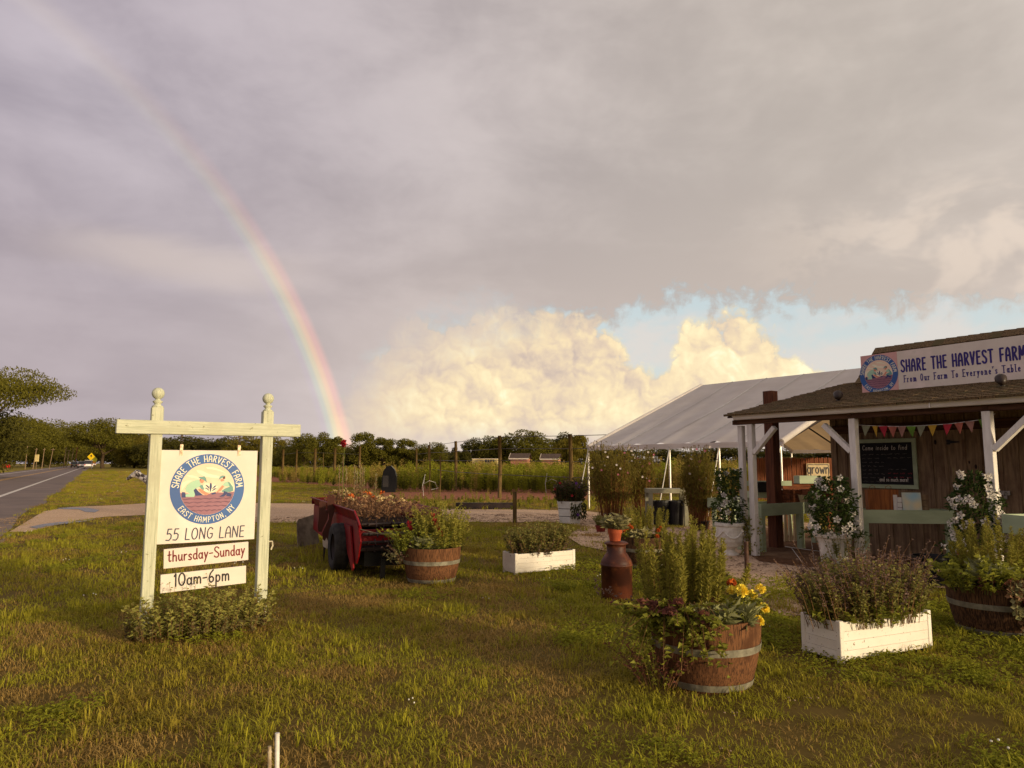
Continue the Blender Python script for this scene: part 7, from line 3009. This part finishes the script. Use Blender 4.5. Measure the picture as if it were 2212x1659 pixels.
# ---- deer fence: right run (tall posts with a top wire) and left run
df = thing('deer_fence', 'tall wooden post and wire deer fence along the front of the flower field', 'fence', (0, 0, 0))
pr_ = [(1232, 938, 27.5), (1079, 941, 30.5), (984, 953, 38.5), (926, 961, 50), (899, 967, 60)]
tops_ = []
for px, pt, Y_ in pr_:
    p = P(px, 1000, Y_)
    p = Vector((p.x, p.y, 0))
    h = Zat(p, pt)
    b = MB()
    b.tube([(p.x, p.y, -.1), (p.x + .03, p.y, h * .5), (p.x, p.y, h)], [.085, .08, .075], 8)
    b.build('post', 'post_wood', df, smooth=True)
    tops_.append((p.x, p.y, h - .06))
pe = P(1420, 945, 25.2)
for dz in (0, -.5, -1.0, -1.6):
    b = MB()
    b.tube([(pe.x, pe.y, tops_[0][2] + dz)] + [(q[0], q[1], q[2] + dz) for q in tops_], .012, 4)
    b.build('wire', 'wire', df)
df2 = thing('field_fence', 'weathered wooden post fence at the lawn edge left of the wagon', 'fence', (0, 0, 0))
last = None
for px, pt, pb in ((610, 971, 1027), (639, 971, 1041), (679, 969, 1041), (722, 968, 1039), (776, 964, 1019)):
    p = G(px, max(pb, 1034))
    h = Zat(p, pt)
    b = MB()
    b.tube([(p.x, p.y, -.1), (p.x, p.y, h)], .11 if px != 639 else .07, 8)
    b.build('post', 'post_wood', df2, smooth=True)
    if last is not None:
        for z in (1.2, 2.3):
            b = MB()
            b.tube([(last.x, last.y, z), (p.x, p.y, z)], .008, 4)
            b.build('wire', 'wire', df2)
    last = p
for px, pt, pb, lb in ((697, 978, 1036, 'thin bare stake between the fence posts left of the wagon'), (1047 * 0 + 927, 955, 1068, 'thin pale pole standing in the flower field right of the black composter'), (1090 * 0 + 950, 985, 1070, 'short thin pole in the flower field right of the thin pale pole')):
    p = G(px, pb)
    t_ = thing('field_stake', lb, 'stake', p, 0, 'thin stakes in the flower field')
    b = MB()
    b.tube([(0, 0, 0), (.03, 0, Zat(p, pt) * .5), (0, 0, Zat(p, pt))], .03, 6)
    b.build('stake', 'post_wood', t_)
p = G(840, 1064)
t_ = thing('composter', 'black arched plastic composter at the front edge of the flower field', 'composter', p, .1)
hc_ = Zat(p, 1006)
wcx = 32 / F * p.y / 2
b = MB()
prof = [(-wcx, 0), (wcx, 0), (wcx * .95, hc_ * .6), (wcx * .7, hc_ * .85), (wcx * .2, hc_), (-wcx * .35, hc_ * .98), (-wcx * .8, hc_ * .8), (-wcx * .98, hc_ * .5)]
b.prism(prof, (0, .7, 0), (1, 0, 0), (0, 0, 1), .7)
b.build('shell', 'black_plastic', t_)
b = MB()
b.box((-wcx * .45, -.012, hc_ * .42), (wcx * .75, .02, hc_ * .42))
b.build('hatch', 'puddle', t_)
for px, pb, lb in ((915, 1072, 'white looped hose standing at the edge of the bare bed right of the composter'), (1180, 1066, 'short white hose loop at the field edge near the six-sided planter')):
    p = G(px, pb)
    t_ = thing('hose', lb, 'hose', p, 0, 'white hoses at the field edge')
    b = MB()
    b.tube([(0, 0, 0), (-.05, 0, .5), (.05, .1, 1.0), (.0, 0, .55), (.25, 0, .70), (.5, .1, .62), (.62, .1, .35), (.35, 0, .30)], .009, 6)
    b.build('hose', 'hose_white', t_)
for px, pb, lb in ((1112, 1131, 'tall edging post at the corner of the turf strip'),):
    p = G(px, pb)
    t_ = thing('edging_post', 'pale thin post at the corner of the turf strip behind the middle planter box', 'post', p)
    b = MB()
    b.bar((0, 0, 0), (0, 0, Zat(p, 1062)), .10, .06, (0, 1, 0))
    b.build('post', 'post_wood', t_)
p0, p1 = G(985, 1100), G(1110, 1100)
t_ = thing('timber_edging', 'dark timber edging along the front of the turf strip', 'edging', p0, math.atan2((p1 - p0).y, (p1 - p0).x))
b = MB()
b.box(((p1 - p0).length / 2, 0, .10), ((p1 - p0).length, .15, .22))
b.build('timber', 'wagon_dark', t_)


def shed(label, px0, px1, pyr, pyb, Y, gable=.3):
    p = P(px0, 1000, Y)
    L = (px1 - px0) / F * Y
    p = Vector((p.x, p.y, 0))
    zr, ze = Zat(p, pyr), Zat(p, pyb)
    t = thing('garden_shed', label, 'shed', p, -.25)
    W = 1.6
    b = MB()
    b.box((L / 2, W / 2, ze / 2), (L, W, ze))
    b.build('wall', 'shed_wall', t)
    b = MB()
    for s1 in (0, 1):
        y0 = -.15 if s1 == 0 else W + .15
        V = [(-.2, y0, ze - .03), (L + .2, y0, ze - .03), (L + .2, W / 2, zr), (-.2, W / 2, zr)]
        V += [(v[0], v[1], v[2] + .06) for v in V]
        b.add(V, [(0, 1, 2, 3), (4, 7, 6, 5), (0, 4, 5, 1), (1, 5, 6, 2), (3, 2, 6, 7), (0, 3, 7, 4)])
    b.build('roof', 'shed_roof', t)
    b = MB()
    b.box((L / 2, -.17, ze), (L + .42, .03, .14))
    b.build('fascia', 'shed_white', t)
    b = MB()
    b.prism([(0, ze), (W, ze), (W / 2, zr - .03)], (-.02, 0, 0), (0, 1, 0), (0, 0, 1), .03)
    b.build('gable', 'shed_wall', t)
    for y0, y1 in ((-.15, W / 2), (W + .15, W / 2)):
        b = MB()
        b.bar((-.22, y0, ze), (-.22, y1, zr + .04), .03, .12)
        b.build('barge_board', 'shed_white', t)
    return t


shed('small brown-roofed shed with white trim, left of the pair beyond the field', 1103, 1140, 980, 991, 88)
shed('small brown-roofed shed with white trim, right of the pair beyond the field', 1170, 1206, 981, 992, 88)
p = P(1020, 1000, 92)
t_ = thing('field_trailer', 'low cream trailer with dark windows beyond the flower field left of the sheds', 'trailer', (p.x, p.y, 0), -.1)
L = 54 / F * 92
b = MB()
b.box((L / 2, 1, 1.25), (L, 2, 1.5))
b.build('body', 'cream_metal', t_)
b = MB()
b.box((L / 2, 1, 2.02), (L + .1, 2.1, .06))
b.build('roof', 'shed_white', t_)
for i in range(4):
    b = MB()
    b.box((L * (.55 + .1 * i), -.01, 1.75), (.24, .02, .34))
    b.build('window', 'car_glass', t_)
for x in (.6, L - .6):
    b = MB()
    b.tube([(x, .1, .35), (x, .3, .35)], .35, 14)
    b.build('wheel', 'tyre', t_)
p = P(1018, 1000, 120)
t_ = thing('far_house', 'low grey house roof showing above the cream trailer', 'house', (p.x, p.y, 0), 0)
L = 32 / F * 120
b = MB()
b.box((L / 2, 2, 1.0), (L, 4, 2.0))
b.build('wall', 'shed_wall', t_)
b = MB()
b.prism([(-.3, 1.9), (4.3, 1.9), (2, 3.0)], (-.2, 0, 0), (0, 1, 0), (0, 0, 1), L + .4)
b.build('roof', 'shed_roof', t_)

# ---- utility poles left of the road
for px, pt, pb, top_dx, mt, lb, rad in ((55, 960, 1009, 2, 'pole_wood', 'pale utility pole furthest left beside the road', .13), (72, 968, 1008, 5, 'pole_wood', 'leaning pale pole in front of the grey box sign', .16), (91, 968, 1008, 3, 'pole_wood', 'thin pole just right of the grey box sign', .12),
                                        (107, 968, 1007, 6, 'pole_wood', 'dark leaning pole before the far green lawn', .10), (138, 966, 1006, 3, 'pole_wood', 'upright pole left of the parked green car', .13),
                                        (144, 971, 1005, 4, 'pole_wood', 'leaning pole above the parked green car', .12), (153, 968, 1005, 4, 'pole_wood', 'leaning pole with a white top above the first white car', .12), (162, 966, 1005, 3, 'pole_red', 'reddish pole right behind the white cars', .2)):
    Y_ = 165 if px < 120 else 235
    p = P(px, 1000, Y_)
    p = Vector((p.x, p.y, 0))
    h = Zat(p, pt)
    t_ = thing('utility_pole', lb, 'pole', p, 0, 'utility poles along the left side of the road')
    b = MB()
    b.tube([(0, 0, 0), (top_dx / F * Y_, 0, h)], [rad * .75, rad * .55], 8)
    b.build('pole', mt, t_)
    b = MB()
    b.box((top_dx / F * Y_, -.1, h - .35), (.5 if px < 100 else .9, .12, .12))
    b.build('crossarm', mt, t_)
p = P(79, 1000, 160)
t_ = thing('box_sign', 'grey rectangular roadside sign on a post between the leaning pale poles', 'sign', (p.x, p.y, 0))
b = MB()
zz0, zz1 = Zat(p, 997), Zat(p, 982)
b.box((0, 0, (zz0 + zz1) / 2), (.75, .3, zz1 - zz0))
b.build('panel', 'cream_metal', t_)
b = MB()
b.tube([(-.1, .1, 0), (-.1, .1, zz0)], .07, 6)
b.build('post', 'pole_wood', t_)
p = G(12, 1017)
t_ = thing('mailbox', 'red roadside mailbox on a short post at the left edge', 'mailbox', p)
zz0, zz1 = Zat(p, 1010), Zat(p, 1002.5)
wm = 10 / F * p.y / 2
b = MB()
prof = [(-wm, zz0), (wm, zz0), (wm, zz0 + (zz1 - zz0) * .6)] + [(wm * math.cos(a), zz0 + (zz1 - zz0) * (.6 + .4 * math.sin(a))) for a in [PI * k / 8 for k in range(1, 8)]] + [(-wm, zz0 + (zz1 - zz0) * .6)]
b.prism(prof, (0, .5, 0), (1, 0, 0), (0, 0, 1), 1.0)
b.build('box', 'mail_red', t_)
b = MB()
b.bar((0, 0, 0), (0, 0, zz0), .12, .12, (0, 1, 0))
b.build('post', 'pole_wood', t_)
b = MB()
b.box((wm + .03, -.2, (zz0 + zz1) / 2 + .1), (.04, .3, .14))
b.build('flag', 'mail_red', t_)

# ---- warning signs right of the road
p = G(198, 1014)
t_ = thing('warning_sign', 'yellow diamond road warning sign with a dark symbol on a post', 'road sign', p)
b = MB()
b.tube([(0, 0, 0), (-.15, 0, Zat(p, 988))], .06, 6)
b.build('post', 'steel', t_)
zc_ = Zat(p, 986.5)
rd_ = 8.3 / F * p.y
b = MB()
b.prism([(0, -rd_), (rd_, 0), (0, rd_), (-rd_, 0)], (-.25, -.08, zc_), (1, 0, 0), (.05, 0, 1), .03)
b.build('plate', 'sign_yellow', t_)
b = MB()
b.prism([(-.14 * rd_, -.1 * rd_), (.14 * rd_, -.1 * rd_), (.14 * rd_, .2 * rd_), (.3 * rd_, .2 * rd_), (0, .55 * rd_), (-.3 * rd_, .2 * rd_), (-.14 * rd_, .2 * rd_)], (-.25, -.115, zc_), (1, 0, 0), (0, 0, 1), 0)
b.build('symbol', 'ink_black', t_)
p = G(204, 1011.5)
t_ = thing('lime_sign', 'lime and orange plates on a post just behind the yellow warning sign', 'road sign', p)
b = MB()
b.tube([(0, 0, 0), (-.2, 0, Zat(p, 992))], .06, 6)
b.build('post', 'steel', t_)
b = MB()
zc_ = Zat(p, 993)
b.prism([(-.75, -.75), (.55, -.75), (.95, .1), (.35, .85), (-.55, .55)], (-.2, -.08, zc_), (1, 0, 0), (0, 0, 1), .03)
b.build('lime_plate', 'sign_lime', t_)
b = MB()
b.box((-.25, -.1, Zat(p, 999)), (.95, .03, .6))
b.build('orange_plate', 'sign_orange', t_)
p = G(254, 1009)
t_ = thing('field_sign', 'low white board sign on two legs by the pale-trunked oak', 'sign', p)
L = 20 / F * p.y
b = MB()
b.box((0, 0, (Zat(p, 990) + Zat(p, 996)) / 2), (L, .1, Zat(p, 990) - Zat(p, 996)))
b.build('board', 'shed_white', t_)
b = MB()
for xk in (-.12, .12):
    b.box((xk * 2, -.06, (Zat(p, 990) + Zat(p, 996)) / 2), (.26, .02, .36))
b.build('print', 'petal_red', t_)
for x in (-L / 2 + .1, L / 2 - .1):
    b = MB()
    b.box((x, 0, Zat(p, 996) / 2), (.1, .1, Zat(p, 996)))
    b.build('leg', 'pole_wood', t_)


def car(label, px, py, Y, W, H, mat, L=4.4, name='parked_car'):
    """hatchback or SUV seen from behind"""
    p = P(px, 1000, Y)
    t = thing(name, label, 'car', (p.x, p.y, .013), math.atan2(RU.y, RU.x), 'cars on the road')
    t.scale = (1, 1, 1.2)
    k = H / 1.7
    b = MB()
    prof = [(-L / 2, .30), (-L / 2 - .02, .75 * k), (-L / 2 + .12, .98 * k), (L / 2 - 1.1, 1.0 * k), (L / 2 - .1, .82 * k), (L / 2, .55), (L / 2 - .05, .30)]
    b.prism(prof, (0, W / 2, 0), (1, 0, 0), (0, 0, 1), W)
    b.build('body', mat, t, bevel=.05)
    b = MB()
    x0, x1, x2, x3 = -L / 2 + .10, -L / 2 + .45, L / 2 - 2.0, L / 2 - 1.25
    z0, z1 = .97 * k, H
    w0, w1 = W / 2 - .03, W / 2 - .16
    V = [(x0, -w0, z0), (x3, -w0, z0), (x3, w0, z0), (x0, w0, z0), (x1, -w1, z1), (x2, -w1, z1), (x2, w1, z1), (x1, w1, z1)]
    b.add(V, [(0, 1, 5, 4), (1, 2, 6, 5), (2, 3, 7, 6), (3, 0, 4, 7), (4, 5, 6, 7)])
    b.build('cabin', 'car_glass', t)
    b = MB()
    b.box(((x1 + x2) / 2, 0, z1 + .01), (x2 - x1 + .06, 2 * w1 + .04, .05))
    b.build('roof', mat, t)
    for x in (-L / 2 + .8, L / 2 - .85):
        for y in (-W / 2 + .08, W / 2 - .08):
            b = MB()
            b.tube([(x, y - .11, .33), (x, y + .11, .33)], .33, 14)
            b.build('wheel', 'tyre', t)
    for y in (-W / 2 + .2, W / 2 - .2):
        b = MB()
        b.box((-L / 2 - .03, y, .82 * k), (.04, .26, .22))
        b.build('tail_light', 'tail_light', t)
    b = MB()
    b.box((-L / 2 - .05, 0, .45), (.12, W - .1, .22))
    b.build('bumper', 'wagon_dark', t)
    b = MB()
    b.box((-L / 2 - .035, 0, .68 * k), (.03, .42, .15))
    b.build('licence_plate', 'paper', t)
    return t


car('white estate car nearest on the far road, seen from behind', 191.5, 1009, 178, 1.9, 1.75, 'car_white')
car('second white car just left of the nearest one on the road', 177, 1007, 205, 1.85, 1.6, 'car_white')
car('greenish parked car on the left verge by the upright pole', 161, 1006, 235, 1.85, 1.5, 'car_green')
car('small white car furthest up the road between the trees', 202, 1005, 300, 1.9, 1.7, 'car_white')

# ---- silver animal sculpture behind the left sign post
CW = P(330, 1040, 20.5)
CWg = Vector((CW.x, CW.y, 0))
cow = thing('animal_sculpture', 'silvery patterned animal sculpture with its head showing left of the sign post', 'sculpture', CWg)
s0 = 20.5 / F


def cw(px, py):
    return ((px - 330) * s0, Zat(CWg, py))


skel = [(cw(400, 1046), 0.0, .20), (cw(365, 1040), 0, .19), (cw(335, 1040), 0, .17), (cw(318, 1036), 0, .12), (cw(304, 1030), 0, .085), (cw(295, 1023), 0, .085), (cw(287, 1026), 0, .07), (cw(278, 1033), 0, .05), (cw(273, 1036), 0, .042)]
me = bpy.data.meshes.new('body')
vs_ = [(p[0][0], p[1], p[0][1]) for p in skel]
ed = [(i, i + 1) for i in range(len(skel) - 1)]
rad = [p[2] for p in skel]


def limb(root, pts, rr):
    i0 = root
    for q, r_ in zip(pts, rr):
        vs_.append(q)
        rad.append(r_)
        ed.append((i0, len(vs_) - 1))
        i0 = len(vs_) - 1


gz = .0
for x_, sy_ in ((cw(338, 0)[0], -.13), (cw(345, 0)[0], .13)):
    limb(2, [(x_, sy_, vs_[2][2] - .18), (x_ - .02, sy_, .42), (x_ - .02, sy_, .03)], (.08, .05, .045))
for x_, sy_ in ((cw(398, 0)[0], -.13), (cw(404, 0)[0], .13)):
    limb(0, [(x_, sy_, vs_[0][2] - .15), (x_ + .06, sy_, .45), (x_ + .0, sy_, .03)], (.10, .05, .045))
limb(5, [(vs_[5][0] + .03, -.09, vs_[5][2] + .10)], (.03,))
limb(5, [(vs_[5][0] + .03, .09, vs_[5][2] + .10)], (.03,))
limb(0, [(vs_[0][0] + .15, 0, vs_[0][2] - .02), (vs_[0][0] + .2, 0, vs_[0][2] - .4)], (.03, .025))
me.from_pydata(vs_, ed, [])
o = mobj('body', me, cow)
me.materials.append(MATS['statue_silver'])
sk = o.modifiers.new('skin', 'SKIN')
for i, v in enumerate(me.skin_vertices[0].data):
    v.radius = (rad[i], rad[i])
me.skin_vertices[0].data[2].use_root = True
sb = o.modifiers.new('sub', 'SUBSURF')
sb.levels = sb.render_levels = 2
